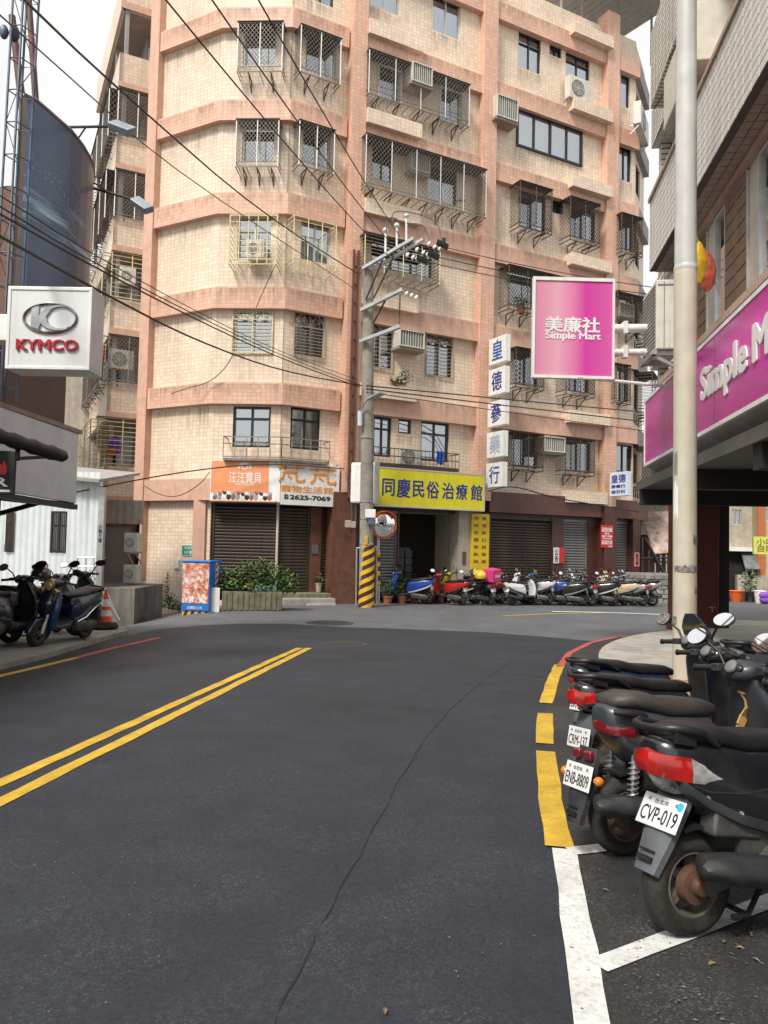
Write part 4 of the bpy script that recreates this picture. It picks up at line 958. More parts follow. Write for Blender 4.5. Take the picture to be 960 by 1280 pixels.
plant('weeds', 'tall weeds growing at the foot of the tiled wall left of the utility box', b, [(0, 0, .25, .3, .15, .25, 150), (-.1, 0, .75, .14, .1, .45, 90), (.35, -.2, .12, .3, .2, .15, 90)], .11, seed=40, cat='weeds')
b = FF.pt(sD0-.1, gzF(FF, 10), .3)
plant('bare_shrub', 'sparse twiggy shrub in front of the maroon pier', b, [(0, 0, .9, .5, .25, .5, 60)], .08, m='leafdry', m2='leafdry', stems=22, seed=41, cat='shrub')
# utility cabinet with an autumn print
FB = Fr(gnd(226, 770), 99); zb = gz(FB.O.x, FB.O.y); sB = FB.sz(261, 760)[0]; ztp = FB.sz(245, 703)[1]
t = thing('utility_cabinet', 'blue street cabinet with an autumn leaves print on its front', 'utility box', FB.O)
M_['cabblue'] = mat('cabinet blue', (.015, .16, .52), .4, var=.12)
zk = FB.sz(245, 764)[1]; dpt = .75
mb = MB(); mb.box(FB, 0, sB, zk, ztp, -dpt, 0); put(mb, 'cabinet_body', M_['cabblue'], t, bevel=.02)
mb = MB(); mb.box(FB, -.03, sB+.03, ztp+.002, ztp+.05, -dpt-.03, .03); put(mb, 'lid', M_['cabblue'], t, bevel=.01)
m = bpy.data.materials.new('autumn print'); m.use_nodes = True; nt_ = m.node_tree; bs = nt_.nodes['Principled BSDF']; bs.inputs['Roughness'].default_value = .4
tc = N(nt_, 'ShaderNodeTexCoord'); nz = N(nt_, 'ShaderNodeTexNoise', Scale=5.0, Detail=10.0, Roughness=.85); nt_.links.new(tc.outputs['Object'], nz.inputs['Vector'])
cr = N(nt_, 'ShaderNodeValToRGB'); nt_.links.new(nz.outputs[0], cr.inputs[0]); nt_.links.new(cr.outputs[0], bs.inputs['Base Color'])
e_ = cr.color_ramp.elements; e_[0].position = .36; e_[0].color = (.05, .03, .02, 1); e_[1].position = .44; e_[1].color = (.45, .12, .05, 1)
for pz, cc in ((.48, (.60, .17, .07, 1)), (.51, (.55, .33, .26, 1)), (.55, (.74, .72, .74, 1))): x = cr.color_ramp.elements.new(pz); x.color = cc
mb = MB(); zq = FB.sz(245, 754)[1]; mb.box(FB, .02, sB-.02, zq, ztp-.02, .001, .012); put(mb, 'printed_panel', m, t)
mb = MB()
FBs = Fr(FB.pt(sB, 0, 0), FB.az-90)
hz = []
for i in range(5):
    z0_ = zk+.45+i*.17; mb.quad(FBs.pt(.42, z0_, .006), FBs.pt(.6, z0_+.1, .006), FBs.pt(.6, z0_+.19, .006), FBs.pt(.42, z0_+.09, .006))
put(mb, 'reflective_stripe', M_['red'], t, recalc=False)
mb = MB(); mb.quad(FBs.pt(.4, zk+.42, .003), FBs.pt(.62, zk+.42, .003), FBs.pt(.62, zk+1.35, .003), FBs.pt(.4, zk+1.35, .003)); put(mb, 'stripe_backing', M_['signwhite'], t, recalc=False)
ftext(FB, .18, sB-.2, zk+.05, zk+.13, .002, '台灣電力公司', M_['signwhite'], t)
mb = MB(); mb.lathe(FBs.pt(.55, ztp-.18, .002), FBs.n, [(.07, 0), (.07, .006), (.05, .006), (.05, .002)], 20); put(mb, 'round_mark', M_['signwhite'], t, smooth=30)
mb = MB(); mb.box(FB, .02, sB-.02, zb-.3, zk-.002, -dpt+.02, -.03); put(mb, 'plinth', M_['hazY'], t)
mb = MB()
for i in range(5):
    a = .04+i*.19; mb.quad(FB.pt(a, zb, -.026), FB.pt(a+.09, zb, -.026), FB.pt(a+.15, zk-.005, -.026), FB.pt(a+.06, zk-.005, -.026))
put(mb, 'hazard_stripe', M_['ink'], t, recalc=False)
p = FP.pt(-.12, zb, .05); mb = MB(); mb.box(FP, -.32, -.06, gz(p.x, p.y)-.1, gz(p.x, p.y)+.62, -.02, .03); tag(put(mb, 'white_board', M_['signwhite'], loc=p, bevel=.01), 'plain white board leaning between the blue cabinet and the planter', 'board')
# wall plates on the left facet
s0, s1, z0, z1 = FL.rect(227, 244, 681, 695, WO+.03)
t = thing('address_plate', 'green street address plate with white characters on the tiled wall', 'sign', FL.pt(s0, z0, WO)); mb = MB(); mb.box(FL, s0, s1, z0, z1, WO+.002, WO+.03); put(mb, 'plate', M_['signwhite'], t)
mb = MB(); mb.box(FL, s0+.02, s1-.02, z0+.02, z1-.02, WO+.03, WO+.034); put(mb, 'green_field', mat('sign green', (.01, .25, .14), .4), t)
ftext(FL, s0+.12, s1-.06, z0+.22, z1-.05, WO+.036, '光復街', M_['signwhite'], t); ftext(FL, s0+.14, s1-.1, z0+.06, z0+.18, WO+.036, '14 號', M_['signwhite'], t)
s0, s1, z0, z1 = FL.rect(217, 224, 699, 711, WO+.05); mb = MB(); mb.box(FL, s0, s1, z0, z1, WO+.002, WO+.08); tag(put(mb, 'meter_box', M_['signwhite'], loc=FL.pt(s0, z0, WO), bevel=.015), 'small white box on the tiled wall above the cabinet', 'meter box')
# outdoor units and stairs by the left door are below
# ------------------------------------------------------------------ white corrugated shed and its door
FD = Fr(atY(70, 700, 20.5), 90); sR = FD.sz(122, 680)[0]; sL_ = FD.sz(-40, 680)[0]; zb_ = FD.sz(70, 733)[1]; zt_ = FD.sz(110, 604)[1]
t = thing('corrugated_shed', 'white corrugated metal shed with barred windows', 'shed', FD.pt(0, gz(-8, 20.5), 0))
M_['shedwhite'] = mat('shed white metal', (.64, .69, .69), .5, var=.06, streak=.2)
def corr(F, s0, s1, z0, z1, o, ops, pitch=.16):
    mb = MB(); s = s0
    while s < s1-.001:
        for a, b, oa, ob in ((0, .06, 0, .012), (.06, .10, .012, .012), (.10, .16, .012, 0)):
            a, b = s+a*pitch/.16, min(s1, s+b*pitch/.16)
            cuts = [(z0, z1)]
            for q in ops:
                if q[0] < (a+b)/2 < q[1]: cuts = [(z0, q[2]), (q[3], z1)]
            for c, d in cuts: mb.quad(F.pt(a, c, o+oa), F.pt(b, c, o+ob), F.pt(b, d, o+ob), F.pt(a, d, o+oa))
        s += pitch
    return mb
wq = [FD.rect(63, 84, 639, 691), FD.rect(7, 19, 640, 690)]
put(corr(FD, sL_, sR, zb_, zt_+.3, 0, wq), 'wall_sheet', M_['shedwhite'], t, recalc=False)
for q in wq:
    f = window(FD, q, 2, 'bronze', 'gdark', 'curtG', o=-.03, transom=.35, parent=t); mb = MB()
    for k in range(1, 9): s = q[0]+(q[1]-q[0])*k/9; mb.bar(FD.pt(s, q[2], .05), FD.pt(s, q[3], .05), .014)
    puts(mb, 'window_bar', M_['cagebrown'], f)
mb = MB(); mb.box(FD, sR, sR+.16, zb_-.2, zt_-.1, -.1, .06); put(mb, 'corner_post', M_['steel'], t)
mb = MB(); mb.hexa([FD.pt(sL_, zt_+.25, .35), FD.pt(sR+.1, zt_, .35), FD.pt(sR+.1, zt_+.5, -3), FD.pt(sL_, zt_+.75, -3), FD.pt(sL_, zt_+.33, .35), FD.pt(sR+.1, zt_+.08, .35), FD.pt(sR+.1, zt_+.58, -3), FD.pt(sL_, zt_+.83, -3)]); put(mb, 'roof', M_['greyside'], t)
ftext(FD, sR+.03, sR+.13, FD.sz(124, 678)[1], FD.sz(124, 656)[1], .063, '六\n巷\n十\n號', M_['ink'], t)
mb = MB(); mb.box(FD, sL_, FD.sz(168, 750, .12)[0], gz(-8, 20)-1.2, zb_-.002, -2.5, .12); put(mb, 'plinth', mat('stained plinth', (.16, .15, .125), .95, var=.3, vs=2, bump=.4, streak=.7, dirt=(.035, .035, .028)), t)
FE = Fr(atY(147, 700, 23.0), 84); q = FE.rect(128, 164, 658, 729); 
mb = MB(); mb.box(FE, q[0], q[1], q[2], q[3], -.08, 0); put(mb, 'door', mat('taupe door', (.20, .175, .16), .55, streak=.2), t)
mb = MB()
for a, b, c, d in ((q[0]-.08, q[0], q[2], q[3]+.08), (q[1], q[1]+.08, q[2], q[3]+.08), (q[0], q[1], q[3], q[3]+.08)): mb.box(FE, a, b, c, d, -.1, .03)
put(mb, 'door_frame', M_['wood'], t)
put(corr(FE, q[0]-.1, q[1]+.2, q[3]+.08, q[3]+.8, -.04, [], .22), 'transom_sheet', M_['beige'], t, recalc=False)
mb = MB(); mb.quad(FE.pt(q[0]-1, q[2]-1.5, -.1), FE.pt(q[1]+.2, q[2]-1.5, -.1), FE.pt(q[1]+.2, q[3]+.6, -.1), FE.pt(q[0]-1, q[3]+.6, -.1)); put(mb, 'back_wall', M_['dark'], t, recalc=False)
mb = MB(); mb.lathe(FE.pt(q[0]+.1, (q[2]+q[3])/2-.1, 0), FE.n, [(.03, 0), (.03, .05), (.001, .06)], 10); put(mb, 'handle', M_['steel'], t)
FE2 = Fr(atY(163, 700, 22.2), 100)
ac_outdoor(FE2, 155, 172, 666, 690, .1, 'white air conditioner beside the taupe door, upper of two'); ac_outdoor(FE2, 154, 171, 706, 729, .1, 'white air conditioner beside the taupe door, lower of two', rack=False)
t = thing('stair_railing', 'thin grey metal railing and sloping handrail in front of the shed', 'railing', FD.pt(sR-.6, gz(-8, 20), .6)); mb = MB()
P = lambda x, y, o=.6: FD.pt(*FD.sz(x, y, o), o)
for x in (97, 107.5, 117.5): mb.tube([P(x, 697), P(x, 745)], .016, 6)
for y in (697, 708, 719.5): mb.tube([P(97, y), P(117.5, y)], .016, 6)
mb.tube([P(112, 712), P(150, 775)], .02, 6); mb.tube([P(117, 705), P(140, 770)], .02, 6); mb.tube([P(132, 735), P(146, 768)], .016, 6)
put(mb, 'rail', M_['steel'], t)
b = gnd(140, 778); plant('weeds', 'patch of weeds at the foot of the stained plinth behind the traffic cone', b, [(0, 0, .2, .5, .25, .22, 160)], .13, seed=44, cat='weeds')

# ------------------------------------------------------------------ left shop (motorcycle dealer) front: only its edge is in view
lsh = thing('motorcycle_shop', 'dark shop front at the left edge with canopy and grey fascia panel', 'building', (-6.5, 12, gz(-6.5, 12)))
mb = MB(); mb.abox(-9.5, -5.6, 2, 13.3, 3.4, 4.6); mb.abox(-9.5, -7.8, 2, 13.5, -.3, 3.4); put(mb, 'wall', M_['maroon'], lsh, uv=True)
mb = MB(); mb.abox(-5.58, -5.42, 10.6, 10.85, -.2, 3.4); mb.abox(-5.6, -5.3, 4.2, 4.6, -.2, 3.4); puts(mb, 'column', mat('dark red column', (.16, .012, .012), .4), lsh)
mb = MB(); mb.hexa([(-4.98, 8.3, 2.18), (-4.86, 12.1, 2.12), (-4.92, 12.1, 2.12), (-5.05, 8.3, 2.18), (-4.98, 8.3, 3.22), (-4.86, 12.1, 3.22), (-4.92, 12.1, 3.22), (-5.05, 8.3, 3.22)])
put(mb, 'fascia_panel', mat('grey fascia', (.70, .74, .76), .35, 0, var=.08), lsh, bevel=.01)
mb = MB(); mb.hexa([(-4.99, 8.2, 3.225), (-4.84, 12.2, 3.225), (-6.5, 12.2, 3.3), (-6.5, 8.2, 3.3), (-4.99, 8.2, 3.29), (-4.84, 12.2, 3.29), (-6.5, 12.2, 3.4), (-6.5, 8.2, 3.4)]); put(mb, 'canopy_roof', M_['soffit'], lsh)
mb = MB(); mb.bar((-5.0, 8.3, 2.12), (-4.88, 12.1, 2.06), .1, .08); mb.bar((-4.9, 12.05, 2.08), (-6.2, 12.3, 2.2), .1); mb.bar((-4.95, 11.2, 2.1), (-5.9, 11.4, 1.85), .06); put(mb, 'canopy_beam', M_['black'], lsh)
mb = MB(); mb.abox(-7.8, -5.8, 9, 9.2, -.2, 3.4); put(mb, 'partition', M_['dark'], lsh)
t = thing('rolled_awning', 'rolled black awning on brackets in front of the grey fascia panel', 'awning', (-4.6, 8, 2.6))
A0, A1 = atY(-40, 533, 8.2), atY(78, 570, 9.6); mb = MB(); n = 15; pts = [A0+(A1-A0)*k/(n-1) for k in range(n)]
mb.tube(pts, [.085+.012*math.sin(k*2.2) for k in range(n)], 14); put(mb, 'rolled_fabric', M_['black'], t, smooth=50)
mb = MB(); d = (A1-A0).normalized(); mb.tube([A1, A1+d*.05], .05, 10); mb.bar(atY(22, 571, 8.9)+Vector((0, 0, -.02)), atY(61, 568, 9.4)+Vector((-.0, 0, -.03)), .05, .04); mb.bar(atY(22, 556, 8.95), atY(22, 575, 8.9), .05); mb.bar(atY(59, 563, 9.4), atY(59, 570, 9.4), .05); mb.bar(atY(22, 572, 8.9), Vector((-5.3, 9.0, 2.3)), .05); put(mb, 'bracket', M_['black'], t)
t = thing('shop_sign', 'dark hanging sign with a red flame and pale lettering under the awning', 'sign', atY(8, 600, 8.6))
FT = Fr(atY(8, 600, 8.6), 84); q = FT.rect(-30, 18, 563, 618); mb = MB(); mb.box(FT, *q, -.06, 0); put(mb, 'panel', M_['blackm'], t, bevel=.01)
mb = MB(); cx = q[1]-.13; cz = (q[2]+q[3])/2+.05; mb.add([FT.pt(cx-.05, cz-.07, .004), FT.pt(cx+.04, cz-.07, .004), FT.pt(cx+.05, cz, .004), FT.pt(cx+.015, cz+.1, .004), FT.pt(cx, cz+.03, .004), FT.pt(cx-.04, cz+.06, .004)], [(0, 1, 2, 3, 4, 5)]); put(mb, 'flame', M_['red'], t, recalc=False)
ftext(FT, q[1]-.22, q[1]-.06, q[2]+.09, q[2]+.19, .003, 'R', M_['signwhite'], t)
mb = MB(); mb.box(FT, q[0]+.02, q[1]-.04, q[2]+.03, q[2]+.055, .001, .004); put(mb, 'stripe', M_['signwhite'], t)
# brown tiled building and beige building behind the panel
t = thing('brown_house', 'dark brown panelled house wall behind the grey fascia', 'building', (-12, 24, gz(-12, 24)))
Fh = Fr(atY(40, 490, 24.5), 88); a, b = Fh.sz(-120, 490)[0], Fh.sz(75, 490)[0]; zt_ = Fh.sz(40, 395)[1]
mb = MB(); mb.box(Fh, a, b, 2.4, zt_, -2, 0, i1=1.05); c_ = Fh.sz(13, 490)[0]; mb.box(Fh, a, c_, zt_+.002, Fh.sz(8, 232)[1], -2, -.1, i1=1.0); put(mb, 'wall', M_['wood'], t)
M_['browntile'] = tilemat('brown tile', (.13, .045, .028), (.07, .03, .02), .3, .3, .02)
for i in range(14):
    for j in range(7):
        s = b-.02-(i+1)*.46; z = zt_-(j+1)*.50
        if i == 1: continue
        if s > a: mb = MB(); mb.box(Fh, s, s+.435, z, z+.475, .002, .02+.01*random.random()); put(mb, 'panel', M_['browntile'], t, uv=True)
mb = MB(); mb.box(Fh, b-.92, b-.50, 2.4, zt_, 0, .07); put(mb, 'post', M_['soffit'], t)
t = thing('beige_house', 'stained beige plaster house wall between the box sign and the balconies', 'building', (-13, 32, gz(-13, 32)))
Fh = Fr(atY(95, 500, 33), 80); a, b = Fh.sz(60, 500)[0], Fh.sz(140, 500)[0]; mb = MB(); mb.box(Fh, a, b, -1.5, Fh.sz(95, 425)[1], -4, 0); put(mb, 'wall', M_['beige'], t)
mb = MB(); mb.box(Fh, a-.1, b+.1, Fh.sz(95, 425)[1]+.002, Fh.sz(95, 425)[1]+.2, -4, .15); put(mb, 'coping', M_['concrete'], t)

# ------------------------------------------------------------------ box sign with oval emblem
t = thing('box_sign', 'white illuminated-type box sign with a chrome oval emblem and crimson KYMCO letters', 'sign', atY(60, 410, 9.2))
FK = Fr(atY(60, 410, 9.2), 91); s0, s1, z0, z1 = FK.rect(9.5, 113, 359.5, 461)
mb = MB(); mb.box(FK, s0, s1, z0, z1, -.38, 0); put(mb, 'box_body', mat('sign box', (.70, .72, .71), .35, var=.05, streak=.1), t, bevel=.02)
mb = MB()
for a, b, c, d in ((s0-.01, s1+.01, z1-.035, z1+.01), (s0-.01, s1+.01, z0-.01, z0+.03), (s0-.01, s0+.03, z0+.03, z1-.035), (s1-.03, s1+.01, z0+.03, z1-.035)): mb.box(FK, a, b, c, d, -.39, .012)
put(mb, 'frame', M_['signwhite'], t, bevel=.006)
cx, cz = FK.sz(63, 398); rx, rz = (FK.sz(96, 398)[0]-FK.sz(30, 398)[0])/2, (FK.sz(63, 379.5)[1]-FK.sz(63, 416)[1])/2
M_['emblem'] = mat('emblem metal', (.42, .43, .43), .22, .9, var=.3, vs=6)
mb = MB(); n = 48; rs = []
for j in range(n):
    a = 2*math.pi*j/n; c = FK.pt(cx+rx*math.cos(a), cz+rz*math.sin(a), .012); d = (FK.u*math.cos(a)+Vector((0, 0, math.sin(a))))
    rs.append([c+d*.018, c+FK.n*.02, c-d*.018, c-FK.n*.01])
mb.rings(rs+[rs[0]], cap=False); put(mb, 'emblem_ring', M_['emblem'], t, smooth=50)
def poly(F, pts, o, th, mb):
    n = len(pts); mb.add([F.pt(a, b, o) for a, b in pts]+[F.pt(a, b, o+th) for a, b in pts], [tuple(range(n-1, -1, -1)), tuple(range(n, 2*n))]+[(i, (i+1) % n, n+(i+1) % n, n+i) for i in range(n)])
E_ = lambda x, y: (cx+rx*x, cz+rz*y)
mb = MB(); poly(FK, [E_(*p) for p in ((-.70, .62), (-.42, .74), (-.42, .12), (-.20, .62), (.10, .72), (-.14, .1), (-.08, -.2), (-.35, -.42), (-.42, -.8), (-.70, -.62))], .004, .02, mb)
arc = [E_(.32+.72*math.cos(R_(a))*1., .02+.86*math.sin(R_(a))) for a in range(55, 311, 15)]; arc2 = [E_(.42+.56*math.cos(R_(a)), .05+.74*math.sin(R_(a))) for a in range(305, 54, -15)]
for i in range(len(arc)-1):
    j = len(arc2)-1-i
    if j-1 >= 0: poly(FK, [arc[i], arc[i+1], arc2[j-1], arc2[j]], .005, .02, mb)
put(mb, 'emblem', M_['emblem'], t)
q = FK.rect(21, 98.5, 424.5, 438.5); ftext(FK, q[0], q[1], q[2], q[3], .003, 'KYMCO', M_['kred'], t, bold=.05, depth=.025)
mb = MB(); mb.box(FK, s0-1.6, s0-.02, FK.sz(5, 424)[1], FK.sz(5, 391)[1], -.3, -.05); put(mb, 'mounting_arm', M_['signwhite'], t, bevel=.01)

# ------------------------------------------------------------------ curved billboard, its mast, posts and arm lamps
tops = [(17, 112, 10.9), (22, 115, 10.95), (30.6, 119, 11.0), (49, 134, 11.31), (65, 146, 11.6), (79, 159, 11.86), (94, 177, 12.29), (103, 191, 12.65), (109, 204, 12.98), (110.5, 217, 13.4)]
cv = [atY(x, 400, Y).to_2d().to_3d() for x, y, Y in tops]; zt_, zb_ = 8.0, 5.0
t = thing('billboard', 'dark blue curved billboard with a night-city light trail picture', 'billboard', cv[4]+Vector((0, 0, zb_)))
m = bpy.data.materials.new('billboard print'); m.use_nodes = True; nt_ = m.node_tree; bs = nt_.nodes['Principled BSDF']; bs.inputs['Roughness'].default_value = .35; L = nt_.links.new
uvn = N(nt_, 'ShaderNodeUVMap', uv_map='uv'); sx = N(nt_, 'ShaderNodeSeparateXYZ'); L(uvn.outputs[0], sx.inputs[0])
base = N(nt_, 'ShaderNodeValToRGB'); L(sx.outputs[0], base.inputs[0]); e_ = base.color_ramp.elements; e_[0].color = (.055, .08, .15, 1); e_[1].color = (.42, .26, .19, 1); e_[0].position = .4; e_[1].position = .95
x = e_.new(.72); x.color = (.10, .09, .14, 1); x = e_.new(.2); x.color = (.10, .15, .25, 1)
def streaks(scale, lo, hi, col, src, zc, zw, dist):
    mp = N(nt_, 'ShaderNodeMapping'); mp.inputs['Scale'].default_value = scale; L(uvn.outputs[0], mp.inputs[0])
    mp.inputs['Rotation'].default_value = (0, 0, R_(dist))
    nz = N(nt_, 'ShaderNodeTexNoise', Scale=1.0, Detail=3.0); L(mp.outputs[0], nz.inputs['Vector'])
    r = N(nt_, 'ShaderNodeMapRange'); r.inputs[1].default_value = lo; r.inputs[2].default_value = hi; L(nz.outputs[0], r.inputs[0])
    sb = N(nt_, 'ShaderNodeMath', operation='SUBTRACT'); sb.inputs[1].default_value = zc; L(sx.outputs[1], sb.inputs[0]); ab = N(nt_, 'ShaderNodeMath', operation='ABSOLUTE'); L(sb.outputs[0], ab.inputs[0])
    r2 = N(nt_, 'ShaderNodeMapRange'); r2.inputs[1].default_value = zw; r2.inputs[2].default_value = 0; L(ab.outputs[0], r2.inputs[0])
    ml = N(nt_, 'ShaderNodeMath', operation='MULTIPLY'); L(r.outputs[0], ml.inputs[0]); L(r2.outputs[0], ml.inputs[1])
    mx = N(nt_, 'ShaderNodeMix', data_type='RGBA'); L(ml.outputs[0], mx.inputs[0]); L(src, mx.inputs[6]); mx.inputs[7].default_value = col; return mx.outputs[2]
o1 = streaks((2, 30, 1), .5, .68, (.45, .70, .85, 1), base.outputs[0], .48, .14, -8)
o2 = streaks((40, 40, 1), .62, .72, (.6, .65, .7, 1), o1, .66, .16, 0)
L(o2, bs.inputs['Base Color'])
me_v, me_f, uvs = [], [], []
ln = [0]
for a, b in zip(cv, cv[1:]): ln.append(ln[-1]+(b-a).length)
mbq = MB()
for i in range(1, len(cv)-1): mbq.quad(cv[i]+Vector((0, 0, zb_)), cv[i+1]+Vector((0, 0, zb_)), cv[i+1]+Vector((0, 0, zt_)), cv[i]+Vector((0, 0, zt_)))
o = put(mbq, 'printed_face', m, t, recalc=False, smooth=60); me = o.data; ul = me.uv_layers.new(name='uv')
for pi, p in enumerate(me.polygons):
    for li, (ui, vi) in zip(p.loop_indices, ((0, 0), (1, 0), (1, 1), (0, 1))): ul.data[li].uv = ((ln[pi+1+ui]-ln[1])/(ln[-1]-ln[1]), vi)
mb = MB()
for i in range(len(cv)-1):
    if i < 1: mb.quad(cv[i]+Vector((0, 0, zb_)), cv[i+1]+Vector((0, 0, zb_)), cv[i+1]+Vector((0, 0, zt_)), cv[i]+Vector((0, 0, zt_)))
    mb.quad(cv[i]+Vector((-.12, .12, zb_)), cv[i+1]+Vector((-.12, .12, zb_)), cv[i+1]+Vector((-.12, .12, zt_+.02)), cv[i]+Vector((-.12, .12, zt_+.02)))
mb.tube([c+Vector((0, 0, zt_+.01)) for c in cv], .025, 6); put(mb, 'frame', M_['soffit'], t, recalc=False)
mast = thing('lattice_mast', 'slim steel lattice mast rising beside the curved billboard', 'mast', (-5.1, 10.2, 3.4)); mb = MB()
M_['mastblue'] = mat('weathered blue steel', (.10, .13, .17), .5, .4, var=.3)
cm = atY(12, 330, 10.3).to_2d().to_3d(); tl = Vector((.035, 0, 1)); cr_ = [(-.13, -.1), (.02, -.12), (.13, .1), (-.05, .12)]
for dx, dy in cr_: mb.tube([cm+Vector((dx, dy, 3.4)), cm+Vector((dx+.1, dy, 12.5))], .018, 6)
z = 3.6; k = 0
while z < 12.3:
    pts = [cm+Vector((dx+.1*(z-3.4)/9.1, dy, z)) for dx, dy in cr_]; mb.tube(pts+[pts[0]], .009, 5)
    nx = [cm+Vector((dx+.1*(z+.45-3.4)/9.1, dy, z+.45)) for dx, dy in cr_]; mb.tube([pts[k % 4], nx[(k+1) % 4]], .007, 4); z += .45; k += 1
put(mb, 'lattice', M_['mastblue'], mast)
mb = MB(); mb.ell(atY(5, 40, 10.2), .06, .06, .1); mb.ell(atY(18, 42, 10.3), .07, .07, .12); puts(mb, 'insulator', M_['mastblue'], mast, smooth=60)
for i, (a, b, r) in enumerate((((32, -60), (49, 190), .05), ((15, 20), (30, 150), .05))):
    mb = MB(); Yp = 12.4 if i == 0 else 11.3; mb.tube([atY(*b, Yp), atY(*a, Yp)], [.055, .045] if i == 0 else [.06, .05], 10); o = put(mb, 'support_post', M_['wood'], loc=atY(*b, Yp), smooth=40)
    tag(o, ('tall brown post rising above the middle of the curved billboard', 'shorter brown post at the left edge of the curved billboard')[i], 'post')
M_['lamphead'] = mat('floodlight casing', (.32, .36, .38), .4, .3)
for i, (a, b, c, q) in enumerate((((84, 159), (138, 158), (95, 177), (140, 152, 166, 168)), ((112, 234), (171, 251), (113, 226), (168, 247, 187, 266)))):
    Y = 12.2 if i == 0 else 13.3; t = thing('arm_floodlight', ('floodlight on a straight arm reaching out from the top of the billboard', 'floodlight on a thin arm reaching out from the right edge of the billboard')[i], 'floodlight', atY(*a, Y), 'floodlights for the billboard')
    A, B = atY(*a, Y), atY(*b, Y-.6); mb = MB(); mb.tube([A, B], .022, 8); mb.tube([atY(*c, Y), A+(B-A)*.45], .014, 6); put(mb, 'arm', M_['black'], t)
    c0, c1 = atY(q[0], q[1]+3, Y-.6), atY(q[2], q[3]-3, Y-.75); d = (c1-c0); n_ = Vector((0, -.7, .7)).cross(d.normalized()).normalized()
    mb = MB(); mb.obox((c0+c1)/2, d*.5, d.normalized().cross(n_)*.055, n_*.09); put(mb, 'lamp_head', M_['lamphead'], t, bevel=.015)
    mb = MB(); mb.obox((c0+c1)/2-d.normalized().cross(n_)*.05, d*.42, n_*.075, d.normalized().cross(n_)*.012); put(mb, 'lens', M_['frost'], t)

# ------------------------------------------------------------------ right building with the arcade
FRS = Fr(atY(806, 545, 16.2), 188.2)      # plane of the magenta sign board
rb = thing('arcade_building', 'tile-clad building over a dark arcade along the right side', 'building', FRS.pt(0, gz(6, 16), -.5))
OW = -.5
M_['rtile'] = mat('white facing tile', (.66, .645, .59), .35, var=.05, vs=3, streak=.08); M_['rtileP'] = mat('pinkish facing tile', (.42, .29, .22), .45, var=.15, streak=.2); M_['rgrout'] = mat('dark grout', (.10, .09, .08), .9)
M_['rwall'] = mat('warm grey wall', (.48, .45, .385), .7, var=.1, streak=.2)
sX0, sX1 = FRS.sz(821, 200, OW)[0], 22.0
mb = MB()
mb.box(FRS, sX0, sX1, 3.15, 16, OW-7, OW-.55); put(mb, 'wall', M_['rwall'], rb)
mb = MB(); mb.box(FRS, sX0, sX1, 16.002, 16.3, OW-7, OW+.2); put(mb, 'roof', M_['concrete'], rb)
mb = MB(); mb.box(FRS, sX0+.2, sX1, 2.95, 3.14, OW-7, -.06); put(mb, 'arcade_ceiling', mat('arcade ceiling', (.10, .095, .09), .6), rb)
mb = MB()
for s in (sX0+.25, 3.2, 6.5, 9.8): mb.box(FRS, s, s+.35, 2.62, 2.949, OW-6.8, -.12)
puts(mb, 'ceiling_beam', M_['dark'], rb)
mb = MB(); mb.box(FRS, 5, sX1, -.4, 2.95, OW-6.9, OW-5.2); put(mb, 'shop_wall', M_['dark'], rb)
# arcade pillar (dark red tiles) and its neighbours out of frame
pc_ = gnd(868, 790); FPi = Fr(Vector((pc_.x, pc_.y, 0)), 94); a, b = FPi.sz(847, 700)[0], FPi.sz(899, 700)[0]
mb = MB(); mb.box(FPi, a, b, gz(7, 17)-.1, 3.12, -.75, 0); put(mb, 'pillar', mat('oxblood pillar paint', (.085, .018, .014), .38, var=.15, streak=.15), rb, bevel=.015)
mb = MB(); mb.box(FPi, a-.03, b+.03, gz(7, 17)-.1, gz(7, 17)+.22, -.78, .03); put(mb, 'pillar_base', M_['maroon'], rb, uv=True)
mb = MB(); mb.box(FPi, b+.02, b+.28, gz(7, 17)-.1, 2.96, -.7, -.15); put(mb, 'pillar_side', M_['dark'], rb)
mb = MB(); mb.lathe(FPi.pt(*FPi.sz(889, 759), 0), FPi.n, [(.03, 0), (.03, .05), (.015, .05), (.001, .06)], 10); c_ = FPi.pt(*FPi.sz(889, 759), .06); mb.bar(c_-FPi.u*.09, c_+FPi.u*.09, .02); mb.bar(c_, c_-Vector((0, 0, .1)), .025); put(mb, 'tap', M_['chrome'], rb)
mb = MB(); mb.box(FPi, a-.005, a+.09, FPi.sz(838, 668)[1], FPi.sz(838, 640)[1], .001, .006); put(mb, 'poster', M_['yellow2'], rb)
mb = MB(); mb.box(FPi, a-.005, a+.09, FPi.sz(838, 740)[1], FPi.sz(838, 720)[1], .001, .006); put(mb, 'poster', mat('pink poster', (.6, .35, .38), .6), rb)
for s in (9.5, 18.5):
    mb = MB(); mb.box(FRS, s, s+.8, -.4, 2.96, OW-1.1, OW-.4); put(mb, 'pillar', M_['maroon'], rb, uv=True)
